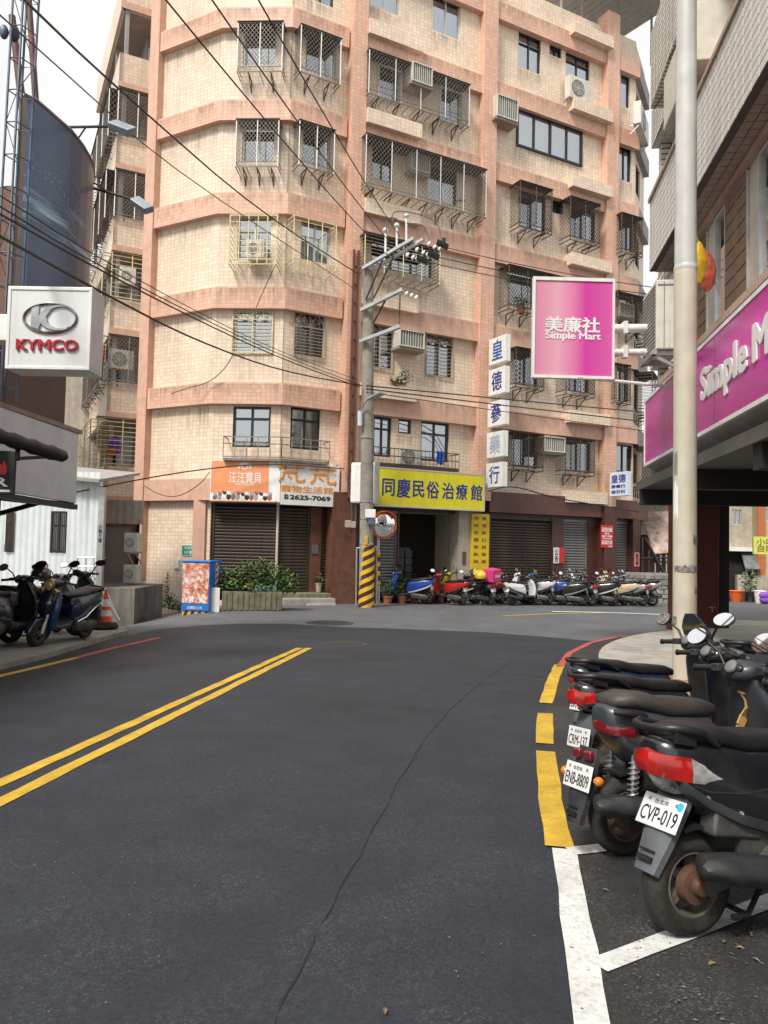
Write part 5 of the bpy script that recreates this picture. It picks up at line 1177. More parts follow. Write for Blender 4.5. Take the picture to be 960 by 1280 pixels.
# facade courses: y read at px 900 on the plane
def zat(y, o): return FRS.sz(900, y, o)[1]
tiles_left = [280]
def tilecourse(s0, s1, z0, z1, o0, o1, m, tw, th, name):
    """backing block faced with single tiles (nearest ones as parts, the rest joined)"""
    mb = MB(); mb.box(FRS, s0, s1, z0, z1, o0, o1-.012); put(mb, name, M_['rgrout'], rb)
    rows = max(1, round((z1-z0)/th)); th_ = (z1-z0)/rows; n = int((s1-s0)/tw); first = None; rest = MB()
    order = []
    for i in range(n):
        s = s0+i*tw
        for j in range(rows): order.append((s, z0+j*th_))
    order.sort(key=lambda q: (FRS.pt(q[0], q[1], o1)-CAM).length)
    for s, z in order:
        P = FRS.pt(s, z, o1); d = P-CAM; zz = d.dot(_f)
        px = 480+960*d.dot(_r)/max(zz, .1); py = 640-960*d.dot(_u)/max(zz, .1)
        if zz > .5 and 868 < px < 962 and -8 < py < 700 and tiles_left[0] > 0:
            tiles_left[0] -= 1
            if first is None:
                q = MB(); q.box(FRS, s+.014, s+tw-.014, z+.009, z+th_-.009, o1-.012, o1); first = (put(q, 'tile', m, rb, bevel=.003), s, z)
            else: share(first[0], 'tile', rb, FRS.u*(s-first[1])+Vector((0, 0, z-first[2]))+FRS.n*random.uniform(-.0006, .001))
        elif zz > .5 and px < 1000: rest.box(FRS, s+.014, s+tw-.014, z+.009, z+th_-.009, o1-.012, o1)
    if rest.v: tag(put(rest, 'tile_field', m, rb), kind='stuff')
zs_top = FRS.sz(900, 411, 0)[1]
OB = -.05
z_a, z_b = zat(182, OB+.12), zat(60, OB+.12)         # white parapet of the upper floor
tilecourse(sX0+2.2, 14, z_a, z_b, OW-.6, OB+.12, M_['rtile'], .30, .125, 'parapet')
mb = MB(); mb.box(FRS, sX0+2.2, 14, z_b+.002, z_b+.08, OW-.62, OB+.16); put(mb, 'coping', M_['rtileP'], rb)
z_c, z_d = zat(252, OW+.15), zat(222, OW+.15)
mb = MB(); mb.box(FRS, sX0, 14, z_c, z_a-.002, OW-.6, OW+.15); put(mb, 'spandrel', M_['rtileP'], rb)
# soffit tiles below the parapet
mb = MB()
for i in range(60):
    s = sX0+2.2+i*.2
    for j in range(2): mb.box(FRS, s+.008, s+.192, z_a-.014, z_a-.003, OW+.16+j*.15, OW+.16+j*.15+.135)
tag(put(mb, 'soffit_tile', M_['soffit'], rb), kind='stuff')
z_s0 = zs_top+.02; z_s1 = zat(388, OW+.1)
tilecourse(sX0+2.0, 14, z_s0, z_s0+.20, OW-.6, OW+.3, M_['rtile'], .12, .2, 'sill_course'); tilecourse(sX0+2.0, 14, z_s0+.21, z_s0+.34, OW-.6, OW+.34, M_['rtileP'], .12, .13, 'sill_course')
z_w0, z_w1 = z_s0+.36, z_c-.02
# second-floor windows: aluminium frames with timber shutters inside
sw = sX0+2.9; M_['timber'] = mat('varnished timber', (.17, .105, .06), .45, var=.25, streak=.2)
k = 0
while sw < 13:
    e = sw+1.7; window(FRS, (sw, e, z_w0, z_w1), 3, 'alu', 'glass', None, o=OW+.03, parent=rb); mb = MB()
    for j in range(9): z = z_w0+(z_w1-z_w0)*j/9; mb.box(FRS, sw+.6, e-.06, z+.01, z+(z_w1-z_w0)/9-.01, OW+.045, OW+.07)
    put(mb, 'timber_blind', M_['timber'], rb)
    mb = MB(); mb.box(FRS, e+.002, e+.45, z_w0-.02, z_w1+.02, OW-.6, OW+.04); put(mb, 'mullion_pier', M_['rwall'], rb); sw = e+.45; k += 1
mb = MB(); mb.box(FRS, sX0+2.2, sX0+2.6, z_s0, z_w1, OW-.6, OW+.18); put(mb, 'pier', M_['rtile'], rb)
# far bay next to the corner (left of the lamp pole)
mb = MB(); mb.box(FRS, sX0, sX0+.25, z_s0+.3, 16, OW-.6, OW-.05); put(mb, 'pier', M_['rtileuv'], rb, uv=True)
for z0_, z1_ in ((z_s0+1.0, z_s0+1.5), (z_c-.3, z_c+.5), (z_b-.3, z_b+.6), (z_b+2.3, z_b+3.2)):
    mb = MB(); mb.box(FRS, sX0-.02, sX0+2.19, z0_, z1_, OW-.55, OW+.12); put(mb, 'spandrel', M_['rtileuv'], rb, uv=True)
    mb = MB()
    for i in range(10):
        for j in range(4): mb.box(FRS, sX0+i*.2+.01, sX0+i*.2+.19, z0_-.015, z0_-.002, OW-.5+j*.15, OW-.5+j*.15+.13)
    tag(put(mb, 'soffit_tile', M_['rtile'], rb), kind='stuff')
for z0_, z1_ in ((z_s0+1.55, z_c-.35), (z_c+.55, z_b-.35), (z_b+.65, z_b+2.25)):
    window(FRS, (sX0+.5, sX0+1.7, z0_, z1_), 2, 'alu', 'glass', None, o=OW-.3, parent=rb); mb = MB(); mb.box(FRS, sX0+1.0, sX0+1.65, z0_, z1_, OW-.5, OW-.42); put(mb, 'timber_blind', M_['timber'], rb)
# upper floors over the parapet
mb = MB(); mb.box(FRS, sX0+2.2, 14, z_b+2.0, z_b+3.6, OW-.6, OB+.12); put(mb, 'parapet', M_['rtileuv'], rb, uv=True)
mb = MB(); mb.box(FRS, sX0+2.2, sX0+2.6, z_b+.08, z_b+2.0, OW-.6, OW+.05); mb.box(FRS, sX0+5.2, sX0+5.6, z_b+.08, z_b+2.0, OW-.6, OW+.05); puts(mb, 'pier', M_['rtile'], rb)
window(FRS, (sX0+3.2, sX0+4.6, z_b+.5, z_b+1.9), 2, 'alu', 'gdark', 'curtG', o=OW-.5, parent=rb)
# box canopy beside the pole
q = FRS.rect(838, 852, 68, 135, .2)
mb = MB(); mb.box(FRS, q[0]-.3, q[1]+.9, q[2], q[3], OW-.5, .25); put(mb, 'bay_box', mat('cream bay paint', (.62, .58, .48), .6, streak=.25), rb, bevel=.02)
# magenta fascia sign
t = thing('fascia_sign', 'long magenta fascia sign with white Simple Mart lettering over the arcade', 'sign', FRS.pt(0, 3.4, 0))
zf0, zf1 = FRS.sz(806.5, 585)[1], FRS.sz(806.5, 507)[1]; zf0 = (zf0+FRS.sz(955, 490)[1])/2; zf1 = (zf1+FRS.sz(955, 351)[1])/2
m = bpy.data.materials.new('magenta print'); m.use_nodes = True; nt_ = m.node_tree; bs = nt_.nodes['Principled BSDF']; bs.inputs['Roughness'].default_value = .22
def magenta(m, dirv, scale, c0, c1, lo=.4, hi=.62):
    nt_ = m.node_tree; bs = nt_.nodes['Principled BSDF']; tc = N(nt_, 'ShaderNodeTexCoord'); mp = N(nt_, 'ShaderNodeMapping'); mp.inputs['Scale'].default_value = scale; nt_.links.new(tc.outputs['Object'], mp.inputs[0])
    nz = N(nt_, 'ShaderNodeTexNoise', Scale=1.0, Detail=2.0); nt_.links.new(mp.outputs[0], nz.inputs['Vector']); r = N(nt_, 'ShaderNodeValToRGB'); nt_.links.new(nz.outputs[0], r.inputs[0])
    r.color_ramp.elements[0].position = lo; r.color_ramp.elements[0].color = c0; r.color_ramp.elements[1].position = hi; r.color_ramp.elements[1].color = c1; nt_.links.new(r.outputs[0], bs.inputs['Base Color'])
magenta(m, None, (.2, .2, 2.2), (.46, .012, .26, 1), (.64, .045, .38, 1))
mb = MB(); mb.box(FRS, 0, 16, zf0, zf1, -.42, 0); put(mb, 'panel', m, t)
mb = MB()
for a, b, c, d in ((-.03, 16, zf0-.04, zf0+.02), (-.03, 16, zf1-.02, zf1+.04), (-.03, .02, zf0+.02, zf1-.02)): mb.box(FRS, a, b, c, d, -.44, .015)
put(mb, 'frame', M_['signwhite'], t)
mb = MB(); mb.hexa([FRS.pt(0, zf0-.38, -.6), FRS.pt(16, zf0-.38, -.6), FRS.pt(16, zf0-.38, -.7), FRS.pt(0, zf0-.38, -.7), FRS.pt(0, zf0-.041, -.05), FRS.pt(16, zf0-.041, -.05), FRS.pt(16, zf0-.041, -.4), FRS.pt(0, zf0-.041, -.4)]); put(mb, 'soffit_board', M_['greyside'], t)
sa = FRS.sz(877, 480)[0]; sb_ = FRS.sz(938, 480)[0]; H_ = zf1-zf0
ftext(FRS, sa, sb_-.08, zf0+H_*.24, zf0+H_*.74, .004, 'Simple', M_['signwhite'], t, bold=.065, depth=.02)
ftext(FRS, sb_+.12, sb_+1.75, zf0+H_*.36, zf0+H_*.74, .004, 'Mart', M_['signwhite'], t, bold=.065, depth=.02)
for s in (2.6, 5.2, 7.8):
    mb = MB(); mb.box(FRS, s-.006, s+.006, zf0+.03, zf1-.03, .0005, .003); put(mb, 'panel_joint', M_['magenta'], t)
# hanging banner sign
YB = 13.2; FBn = Fr(atY(717, 410, YB), 90); q = FBn.rect(667, 767, 350, 471)
FBn = Fr(FBn.O, 89)
t = thing('banner_sign', 'square magenta banner sign lettered 美廉社 Simple Mart on white pipe arms', 'sign', FBn.pt(q[0], q[2], 0))
m = bpy.data.materials.new('banner print'); m.use_nodes = True; m.node_tree.nodes['Principled BSDF'].inputs['Roughness'].default_value = .3
nt_ = m.node_tree; uvn = N(nt_, 'ShaderNodeTexCoord'); sx = N(nt_, 'ShaderNodeSeparateXYZ'); nt_.links.new(uvn.outputs['Object'], sx.inputs[0])
mr = N(nt_, 'ShaderNodeMapRange'); mr.inputs[1].default_value = 0; mr.inputs[2].default_value = q[1]-q[0]; nt_.links.new(sx.outputs[0], mr.inputs[0]); cr = N(nt_, 'ShaderNodeValToRGB'); nt_.links.new(mr.outputs[0], cr.inputs[0]); nt_.links.new(cr.outputs[0], nt_.nodes['Principled BSDF'].inputs['Base Color'])
e_ = cr.color_ramp.elements; e_[0].color = (.62, .22, .36, 1); e_[0].position = 0; e_[1].color = (.62, .12, .37, 1); e_[1].position = 1
for pz, cc in ((.3, (.72, .36, .46, 1)), (.5, (.68, .20, .40, 1)), (.65, (.60, .05, .33, 1))): x = e_.new(pz); x.color = cc
mb = MB(); mb.box(FBn, q[0]+.02, q[1]-.02, q[2]+.02, q[3]-.02, -.05, 0); put(mb, 'panel', m, t)
mb = MB()
for a, b, c, d in ((q[0]-.02, q[1]+.02, q[3]-.02, q[3]+.04), (q[0]-.02, q[1]+.02, q[2]-.03, q[2]+.02), (q[0]-.02, q[0]+.02, q[2]+.02, q[3]-.02), (q[1]-.02, q[1]+.02, q[2]+.02, q[3]-.02)): mb.box(FBn, a, b, c, d, -.09, .02)
put(mb, 'frame', M_['signwhite'], t)
r = FBn.rect(681, 750, 396, 416); ftext(FBn, *r, .004, '美廉社', M_['signwhite'], t, bold=.045)
r = FBn.rect(682, 751, 415, 427); ftext(FBn, *r, .004, 'Simple Mart', M_['signwhite'], t, bold=.05)
mb = MB()
for y in (410, 440): mb.tube([FBn.pt(*FBn.sz(768, y), -.04), FBn.pt(*FBn.sz(842, y-1), -.04)], .075 if y == 410 else .06, 10); mb.box(FBn, *FBn.rect(779, 784, y-8, y+7), -.12, .05)
for y in (410, 440): A = FBn.pt(*FBn.sz(768, y-6), -.04); mb.add([A, FBn.pt(*FBn.sz(768, y+7), -.04), FBn.pt(*FBn.sz(780, y+3), -.04), FBn.pt(*FBn.sz(780, y-3), -.04)], [(0, 1, 2, 3)])
mb.tube([FBn.pt(*FBn.sz(722, 471.5), 0), FBn.pt(*FBn.sz(842, 482), -.1)], .03, 8); put(mb, 'mounting_arm', M_['white'], t, smooth=40)
# big outdoor unit on brackets + boxed flags
FA = Fr(atY(827, 395, 12.6), 96)
t = thing('air_conditioner', 'big white air conditioner on brackets beside the lamp pole', 'air conditioner', FA.pt(0, 5, 0), 'air conditioners on the facades')
q = FA.rect(820.5, 856, 349, 436); q = (q[0], q[1], q[2], q[3]); dpA = 1.0
mb = MB(); mb.box(FA, q[0], q[1], q[2], q[3], -dpA, 0); put(mb, 'casing', M_['acwhite'], t, bevel=.02)
mb = MB(); mb.box(FA, q[0]+.02, q[1]-.02, q[3]-.1, q[3]-.08, 0, .008); mb.box(FA, q[0]+.12, q[0]+.13, q[2]+.03, q[3]-.03, 0, .006); put(mb, 'panel_seam', M_['acgrille'], t)
for k in range(16):
    mb = MB(); z = q[2]+.08+(q[3]-q[2]-.16)*k/15; mb.box(FA, q[0]-.012, q[0]-.001, z-.014, z+.008, -dpA+.06, -.06); put(mb, 'louvre', M_['acgrille'], t)
mb = MB(); mb.bar(FA.pt(q[0]-.05, q[2]-.05, -.1), FA.pt(q[1]+.5, q[2]-.05, -.1), .07); mb.bar(FA.pt(q[0]-.05, q[2]-.05, -.85), FA.pt(q[1]+.5, q[2]-.05, -.85), .07); mb.bar(FA.pt(q[0]-.02, q[2]-.05, 0), FA.pt(q[0]-.02, q[2]-.05, -dpA), .07); mb.bar(FA.pt(q[0], q[2]-.1, -.1), FA.pt(q[1]+.4, q[2]-.55, -.1), .05); puts(mb, 'bracket', M_['steel'], t)
FA2 = Fr(FRS.pt(FRS.sz(880, 330, .1)[0], 0, .1), 95)
t = thing('festival_flag', 'furled yellow and red festival flag above the fascia sign', 'flag', atY(880, 345, 10.9)); mb = MB()
A = atY(874, 302, 10.9); prof = [(.02, 0), (.09, -.12), (.13, -.3), (.10, -.5), (.03, -.6)]; rs = []
for r, z in prof: rs.append([A+Vector((r*math.cos(j*.524)*(1+.25*math.sin(j*2.6)), r*.6*math.sin(j*.524), z)) for j in range(12)])
mb.rings(rs); put(mb, 'flag_cloth', mat('flag yellow', (.80, .50, .02), .6, var=.3, vs=8), t, smooth=60)
mb = MB(); rs = [[p+Vector((.13, .02, -.12)) for p in r] for r in rs]; mb.rings(rs); put(mb, 'flag_fringe', mat('flag red', (.55, .10, .06), .6, var=.5, vs=14), t, smooth=60)
mb = MB(); mb.tube([A+Vector((-.05, 0, .1)), A+Vector((.35, .1, -.75))], .012, 6); put(mb, 'flag_pole', M_['steel'], t)

# ------------------------------------------------------------------ signs on the corner block
t = thing('pet_shop_sign', 'orange and white pet shop sign board over the brown shutter', 'sign', FM.pt(-1, ZB[0], .2))
od = .16; s0, s1, z0, z1 = FM.rect(263, 344, 575.5, 627, od); zb0, zb1 = z0, z1
sk = .1
mb = MB(); mb.box(FM, s0, .04, z0, z1, -.2, od); put(mb, 'panel', M_['signwhite'], t)
mb = MB(); mb.box(FM, s0+.02, s0+(s1-s0)*.9, z0+.28, z1-.02, od+.001, od+.006); mb.box(FM, s0, .02, z0, z0+.03, od+.001, od+.007); put(mb, 'orange_field', M_['orange'], t)
ftext(FM, *FM.rect(286, 327, 590, 604, od), od+.007, '汪汪寶貝', M_['signwhite'], t, bold=.02)
ftext(FM, *FM.rect(294, 318, 604, 607, od), od+.007, 'WANG WANG BABY', M_['signwhite'], t)
cx, cz = FM.sz(306, 584, od); mb = MB()
for i in range(9):
    a = math.pi*i/8; mb.obox(FM.pt(cx+.18*math.cos(a), cz+.12*math.sin(a), od+.01), FM.u*.035, Vector((0, 0, .035)), FM.n*.003)
mb.lathe(FM.pt(cx, cz+.02, od+.007), FM.n, [(.1, 0), (.1, .004), (.07, .004), (.07, 0)], 18); put(mb, 'pet_emblem', M_['signwhite'], t)
dogs = [M_['ink'], mat('print brown', (.28, .13, .08), .6), mat('print grey', (.35, .33, .36), .6), M_['signwhite']]
for i in range(13):
    x = s0+.16+i*(s1-s0-.1)/13.5; h = random.uniform(.2, .3); mb = MB(); zz = z0+.05
    mb.ell(FM.pt(x, zz+h*.35, od+.006), .075, .006, h*.36, 10, 6); put(mb, 'printed_pet', dogs[(i*5+1) % 4], t)
    mb = MB(); mb.ell(FM.pt(x+.02, zz+h*.78, od+.012), .055, .006, .055, 10, 6); mb.ell(FM.pt(x-.03, zz+h*.9, od+.010), .02, .006, .045, 8, 5); put(mb, 'printed_pet', dogs[(i*3+2) % 4], t)
rz0, rz1 = FR.sz(385, 632, od)[1], FR.sz(385, 580, od)[1]; re = FR.sz(424, 605, od)[0]; r0_ = FR.sz(346, 600, od)[0]
mb = MB(); mb.box(FR, -.02, re, rz0, rz1, -.2, od+.004); put(mb, 'panel', M_['signwhite'], t)
B_ = lambda x0, x1, y0, y1: FR.rect(x0, x1, y0, y1, od)
# the two big characters are drawn as strokes: a grass top over a wide 凡
for x0, x1, dy in ((347.5, 381, 0), (387, 420, 2.8)):
    mb = MB(); w_ = x1-x0
    def st(pts, wpx):
        P = [FR.pt(*FR.sz(x0+w_*u, 581+dy+22*v, od+.012), od+.012) for u, v in pts]
        for a, b in zip(P, P[1:]): mb.bar(a, b, wpx/40, .012, up=FR.n.cross((b-a).normalized()) if False else FR.n)
    for pts, wp in (([(0, .13), (1, .18)], 2.6), ([(.28, .0), (.28, .27)], 2.6), ([(.72, .03), (.72, .3)], 2.6), ([(.16, .42), (.70, .44)], 2.8), ([(.22, .42), (.20, .7), (.04, .93)], 3.0), ([(.68, .44), (.70, .92), (.98, .95), (.97, .8)], 3.0), ([(.36, .58), (.50, .78)], 2.8)): st(pts, wp)
    put(mb, 'lettering', M_['orangeL'], t)
ftext(FR, *B_(351, 416, 607.5, 616), od+.006, '寵物生活館', M_['orangeL'], t, bold=.03)
ftext(FR, *B_(362, 413, 619.5, 625.5), od+.006, '2625-7069', M_['ink'], t, bold=.06); ftext(FR, *B_(355, 360.5, 617.5, 624), od+.006, '預約\n專線', M_['ink'], t)
mb = MB()
for x, y in ((345, 578), (383, 579), (421, 582), (345, 627), (420, 630), (419, 594), (419, 607)): mb.lathe(FR.pt(*FR.sz(x, y, od), od+.005), FR.n, [(.02, 0), (.02, .008), (.001, .01)], 8)
puts(mb, 'bolt', M_['bronze'], t)
t = thing('clinic_sign', 'bright yellow sign board with navy 同慶民俗治療館 characters', 'sign', FF.pt(1, ZB[0], .3)); od = .45
a, b = FF.sz(469, 610, od)[0], FF.sz(605.5, 610, od)[0]; z0, z1 = (FF.sz(473, 631.5, od)[1]+FF.sz(604, 638.5, od)[1])/2, (FF.sz(473, 584, od)[1]+FF.sz(604, 594, od)[1])/2
mb = MB(); mb.box(FF, a, b, z0, z1, .1, od); put(mb, 'panel', M_['yellow'], t)
mb = MB()
for q in ((a-.02, b+.02, z0-.03, z0+.02), (a-.02, b+.02, z1-.02, z1+.03), (b-.03, b+.025, z0+.02, z1-.02), (a-.02, a+.02, z0+.02, z1-.02)): mb.box(FF, *q, .09, od+.012)
put(mb, 'frame', M_['alu'], t)
chars = '同慶民俗治療館'; xs_ = (485.5, 504.5, 523, 541, 560, 577, 595.5); hs_ = (22, 24, 21, 22, 21, 20, 20)
for ch, x, h in zip(chars, xs_, hs_):
    y = 609+(x-485)*.062; wd = h*.78; s0, s1, q0, q1 = FF.rect(x-wd/2*.92, x+wd/2*.92, y-h/2, y+h/2, od); ftext(FF, s0, s1, q0, q1, od+.002, ch, M_['blueink'], t, name='character', bold=.028)
ftext(FF, a+.03, a+.12, FF.sz(472, 626, od)[1], FF.sz(472, 602, od)[1], od+.002, '北', M_['blueink'], t, bold=.02)
# round-edged light box seen edge-on beside the pole
FLb = Fr(FF.pt(FF.sz(462, 610, .3)[0], 0, .3), 152); P0 = atY(438, 600, 25.0); 
t = thing('projecting_sign', 'white double-faced projecting light box half hidden by the concrete pole', 'sign', P0)
F_ = Fr(atY(455, 605, 24.6), 100); q = F_.rect(438, 472.5, 578, 629); mb = MB(); mb.box(F_, q[0], q[1], q[2], q[3], -.2, .0); put(mb, 'light_box', M_['signwhite'], t, bevel=.06)
mb = MB(); mb.box(F_, q[1]-.13, q[1]+.012, q[2]-.02, q[3]+.02, -.22, .02); put(mb, 'edge_profile', M_['alu'], t, bevel=.01)
# five stacked character boxes
t_ = []; FV = Fr(FF.pt(FF.sz(607, 500, .25)[0], 0, .15), 48)
ch5 = '皇德蔘藥行'; tops = ((611.2, 425, 632, 417.5, 457, 451), (610.6, 463.4, 631, 457, 495.5, 490), (609.4, 504, 630.5, 498, 534.5, 530), (608.1, 541.5, 629, 538, 573, 569.7), (607.5, 580, 628, 577, 610, 608))
mts = ('bluebrush', 'blueink', 'blueink', 'palebrush', 'bluebrush')
lab = ('topmost white box sign with the blue character 皇', 'second white box sign with the dark character 德', 'middle white box sign with the dark character 蔘', 'fourth white box sign with the faded pale character 藥', 'lowest white box sign with the blue character 行')
# the boxes stand out from the pier; their faces look along the street to the left
FVs = Fr(atY(609.5, 500, FF.pt(FF.sz(607, 500, .1)[0], 0, .12).y-.1), 152)
for i, ch in enumerate(ch5):
    x0, yt0, x1, yt1, yb0, yb1 = tops[i]; s0, s1, z0, z1 = FVs.rect(x0, x1, (yt0+yt1)/2, (yb0+yb1)/2)
    t = thing('box_sign', lab[i], 'sign', FVs.pt(s0, z0, 0), 'character boxes in a column on the pier')
    mb = MB(); mb.box(FVs, s0, s1, z0, z1, -.22, 0); put(mb, 'box_body', M_['signwhite'], t, bevel=.012)
    w_ = s1-s0; ftext(FVs, s0+w_*.2, s1-w_*.18, z0+(z1-z0)*.14, z1-(z1-z0)*.12, .004, ch, M_[mts[i]], t, name='character', bold=.022)
    mb = MB(); mb.bar(FVs.pt(s0-.02, z0+.2, -.1), FVs.pt(s0-.3, z0+.2, -.16), .05); mb.bar(FVs.pt(s0-.02, z1-.2, -.1), FVs.pt(s0-.3, z1-.2, -.16), .05); put(mb, 'bracket', M_['cagedk'], t)
FV2 = Fr(atY(762, 605, FF.pt(FF.sz(762, 605, .3)[0], 0, .25).y), 152); q = FV2.rect(762, 784, 590, 620)
t = thing('box_sign', 'small pale box sign with 皇德 in blue on the right pier', 'sign', FV2.pt(q[0], q[2])); mb = MB(); mb.box(FV2, q[0], q[1], q[2], q[3], -.22, 0); put(mb, 'box_body', mat('pale blue sign face', (.62, .68, .80), .4, var=.05), t, bevel=.012)
h = q[3]-q[2]; w_ = q[1]-q[0]
ftext(FV2, q[0]+w_*.1, q[1]-w_*.08, q[2]+h*.55, q[3]-h*.1, .004, '皇德', M_['blueink'], t, bold=.02); ftext(FV2, q[0]+w_*.1, q[1]-w_*.1, q[2]+h*.33, q[2]+h*.47, .004, '蔘藥行', M_['blueink'], t); ftext(FV2, q[0]+w_*.1, q[1]-w_*.1, q[2]+h*.1, q[2]+h*.25, .004, '德芬科', M_['blueink'], t)
# tall yellow panel by the entrance
q = FF.rect(589.5, 611.5, 641, 716, .12); t = thing('vertical_sign', 'tall golden yellow panel with two columns of brown characters beside the entrance', 'sign', FF.pt(q[0], q[2], .1)); q = (q[0], q[1], q[2], ZB[0]-.1)
mb = MB(); mb.box(FF, q[0], q[1], q[2], q[3], .03, .12); put(mb, 'panel', M_['yellow2'], t, bevel=.008)
h = (q[3]-q[2])/8.2; w_ = q[1]-q[0]
for c, (txt, sa) in enumerate((('筋絡各關節點絡', .12), ('專理跌打損傷痠', .56))):
    for i, ch in enumerate(txt): z = q[3]-(i+1)*h-.03; ftext(FF, q[0]+w_*sa, q[0]+w_*(sa+.27), z+.07, z+h-.07, .123, ch, M_['brownink'], t, name='character', bold=.01)
ftext(FF, q[0]+w_*.2, q[1]-w_*.2, q[2]+.04, q[2]+.16, .123, '2622-9888', M_['orangeL'], t, bold=.01)
# notices
q = FF.rect(751, 766, 656.5, 684.5, .17); t = thing('notice', 'red and white notice on the maroon pier', 'notice', FF.pt(q[0], q[2], .17)); mb = MB(); mb.box(FF, *q, .165, .18); put(mb, 'sheet', M_['red'], t); h = q[3]-q[2]; w_ = q[1]-q[0]
for txt, a, b, l, r in (('房屋出租', .70, .9, .06, .94), ('電洽', .58, .67, .3, .7), ('2621 9966', .46, .55, .06, .94), ('(非誠勿擾)', .36, .43, .15, .85), ('店面住家', .14, .33, .06, .94), ('吉屋', .02, .1, .6, .95)): ftext(FF, q[0]+w_*l, q[0]+w_*r, q[2]+h*a, q[2]+h*b, .182, txt, M_['signwhite'], t, bold=.02)
q = FF.rect(691, 704.5, 684.5, 704, WO); t = thing('notice', 'half white half red notice between the two right shutters', 'notice', FF.pt(q[0], q[2], WO)); mb = MB(); mb.box(FF, *q, WO+.03, WO+.05); put(mb, 'sheet', M_['signwhite'], t); mb = MB(); mb.box(FF, (q[0]+q[1])/2, q[1], q[2], q[3], WO+.051, WO+.056); put(mb, 'red_half', M_['red'], t)
ftext(FF, q[0]+.04, (q[0]+q[1])/2-.03, q[2]+.05, q[3]-.05, WO+.053, '公\n告', M_['ink'], t)
q = FF.rect(793, 799.5, 690.5, 708, .05); t = thing('notice', 'pale red notice strip on the last pier at the right corner', 'notice', FF.pt(q[0], q[2], .05)); mb = MB(); mb.box(FF, *q, .035, .05); put(mb, 'sheet', mat('pale red paper', (.62, .25, .22), .6), t); ftext(FF, q[0]+.06, q[1]-.06, q[2]+.06, q[3]-.06, .052, '售\n吉\n屋', M_['ink'], t)

# ------------------------------------------------------------------ concrete pole with cross-arms
pb = gnd(457.5, 759); YP = pb.y
pole = thing('utility_pole', 'weathered concrete utility pole with hazard stripes at its foot and steel cross-arms', 'utility pole', pb)
U = lambda x, y, dy=0: atY(x, y, YP+dy)
ptop = U(460.5, 336); mb = MB(); mb.tube([pb-Vector((0, 0, .3)), pb+(ptop-pb)*.5, ptop], [.225, .195, .165], 20); put(mb, 'pole_shaft', M_['polecon'], pole, smooth=40)
zs = U(457, 681).z; rr = lambda z: .225-.03*(z-pb.z)/((ptop.z-pb.z)*.5)
mb = MB(); mb.tube([Vector((pb.x, pb.y, pb.z-.2)), Vector((pb.x, pb.y, zs))], [rr(pb.z)+.012, rr(zs)+.012], 24); put(mb, 'hazard_wrap', M_['hazD'], pole, smooth=40)
mb = MB(); H = zs-pb.z; ns = 7; n = 28
for k in range(-2, ns):
    for j in range(n):
        a0, a1 = 2*math.pi*j/n, 2*math.pi*(j+1)/n
        f = lambda a, off: pb.z+H*((k+off)/ns)+.30*(a/(2*math.pi))*H*1.15
        q = []
        for a, off in ((a0, 0), (a1, 0), (a1, .5), (a0, .5)):
            z = min(max(f(a, off), pb.z-.05), zs); q.append(Vector((pb.x+(rr(z)+.017)*math.cos(a), pb.y+(rr(z)+.017)*math.sin(a), z)))
        if max(p.z for p in q)-min(p.z for p in q) > .01: mb.quad(*q)
put(mb, 'hazard_stripe', M_['hazY'], pole, recalc=False)
mb = MB()
for y, w_ in ((628, .03), (649, .03), (548, .02), (681, .06)):
    z = U(457, y).z; mb.lathe((pb.x+(ptop-pb).x*(z-pb.z)/(ptop.z-pb.z), pb.y, z), (0, 0, 1), [(.205, 0), (.225, 0), (.225, w_), (.205, w_)], 20)
puts(mb, 'strap', M_['steel'], pole, smooth=30)
mb = MB()
for p, q, w_ in (((453, 336), (517, 298), .10), ((468, 336), (529, 299), .10), ((451, 388), (503, 362), .11), ((450, 427), (500, 408), .11)): mb.bar(U(*p, -.2), U(*q, -.9), w_, w_)
puts(mb, 'cross_arm', M_['steel'], pole, bevel=.01)
mb = MB()
for p, q in (((457, 375), (478, 325)), ((467, 373), (492, 320)), ((466, 405), (482, 375)), ((500, 368), (499, 407))): mb.bar(U(*p, -.2), U(*q, -.55), .05, .03)
puts(mb, 'brace', M_['cagedk'], pole)
mb = MB()
for x, y in ((482, 288), (496, 282), (508, 270)):
    b = U(x, y+32, -.6); t_ = U(x, y, -.6); mb.tube([b, t_], .035, 8); mb.lathe(t_, (0, 0, 1), [(.001, .10), (.06, .07), (.09, .02), (.09, -.02), (.045, -.06), (.001, -.06)], 12)
for x, y in ((536, 305), (543, 309), (549, 311), (521, 312), (529, 316), (534, 318), (509, 319), (516, 322), (521, 323), (508, 367), (514, 369.5), (520, 372)): mb.lathe(U(x, y, -.8), (.9, .1, -.35), [(.001, -.05), (.03, -.05), (.085, 0), (.085, .025), (.03, .05), (.001, .05)], 10)
puts(mb, 'insulator', M_['ceram'], pole, smooth=50)
mb = MB()
for x, y in ((553, 306), (542, 319), (528, 325)): mb.obox(U(x, y, -.8), (.18, .05, -.06), (0, .1, 0), (.02, 0, .07)); mb.tube([U(x+2, y-9, -.8), U(x+2, y, -.8)], .06, 8)
puts(mb, 'switch_box', M_['black'], pole, bevel=.02)
mb = MB()
for pts in (((491, 278), (490, 263), (520, 266), (548, 277), (553, 305)), ((508, 279), (530, 280), (537, 300)), ((482, 292), (484, 272), (495, 272), (500, 278)), ((485, 365), (488, 348), (500, 358), (526, 362), (525, 372))): mb.tube(smooth_path([U(*p, -.7) for p in pts], 2), .016, 6)
puts(mb, 'jumper_cable', M_['wiregrey'], pole)
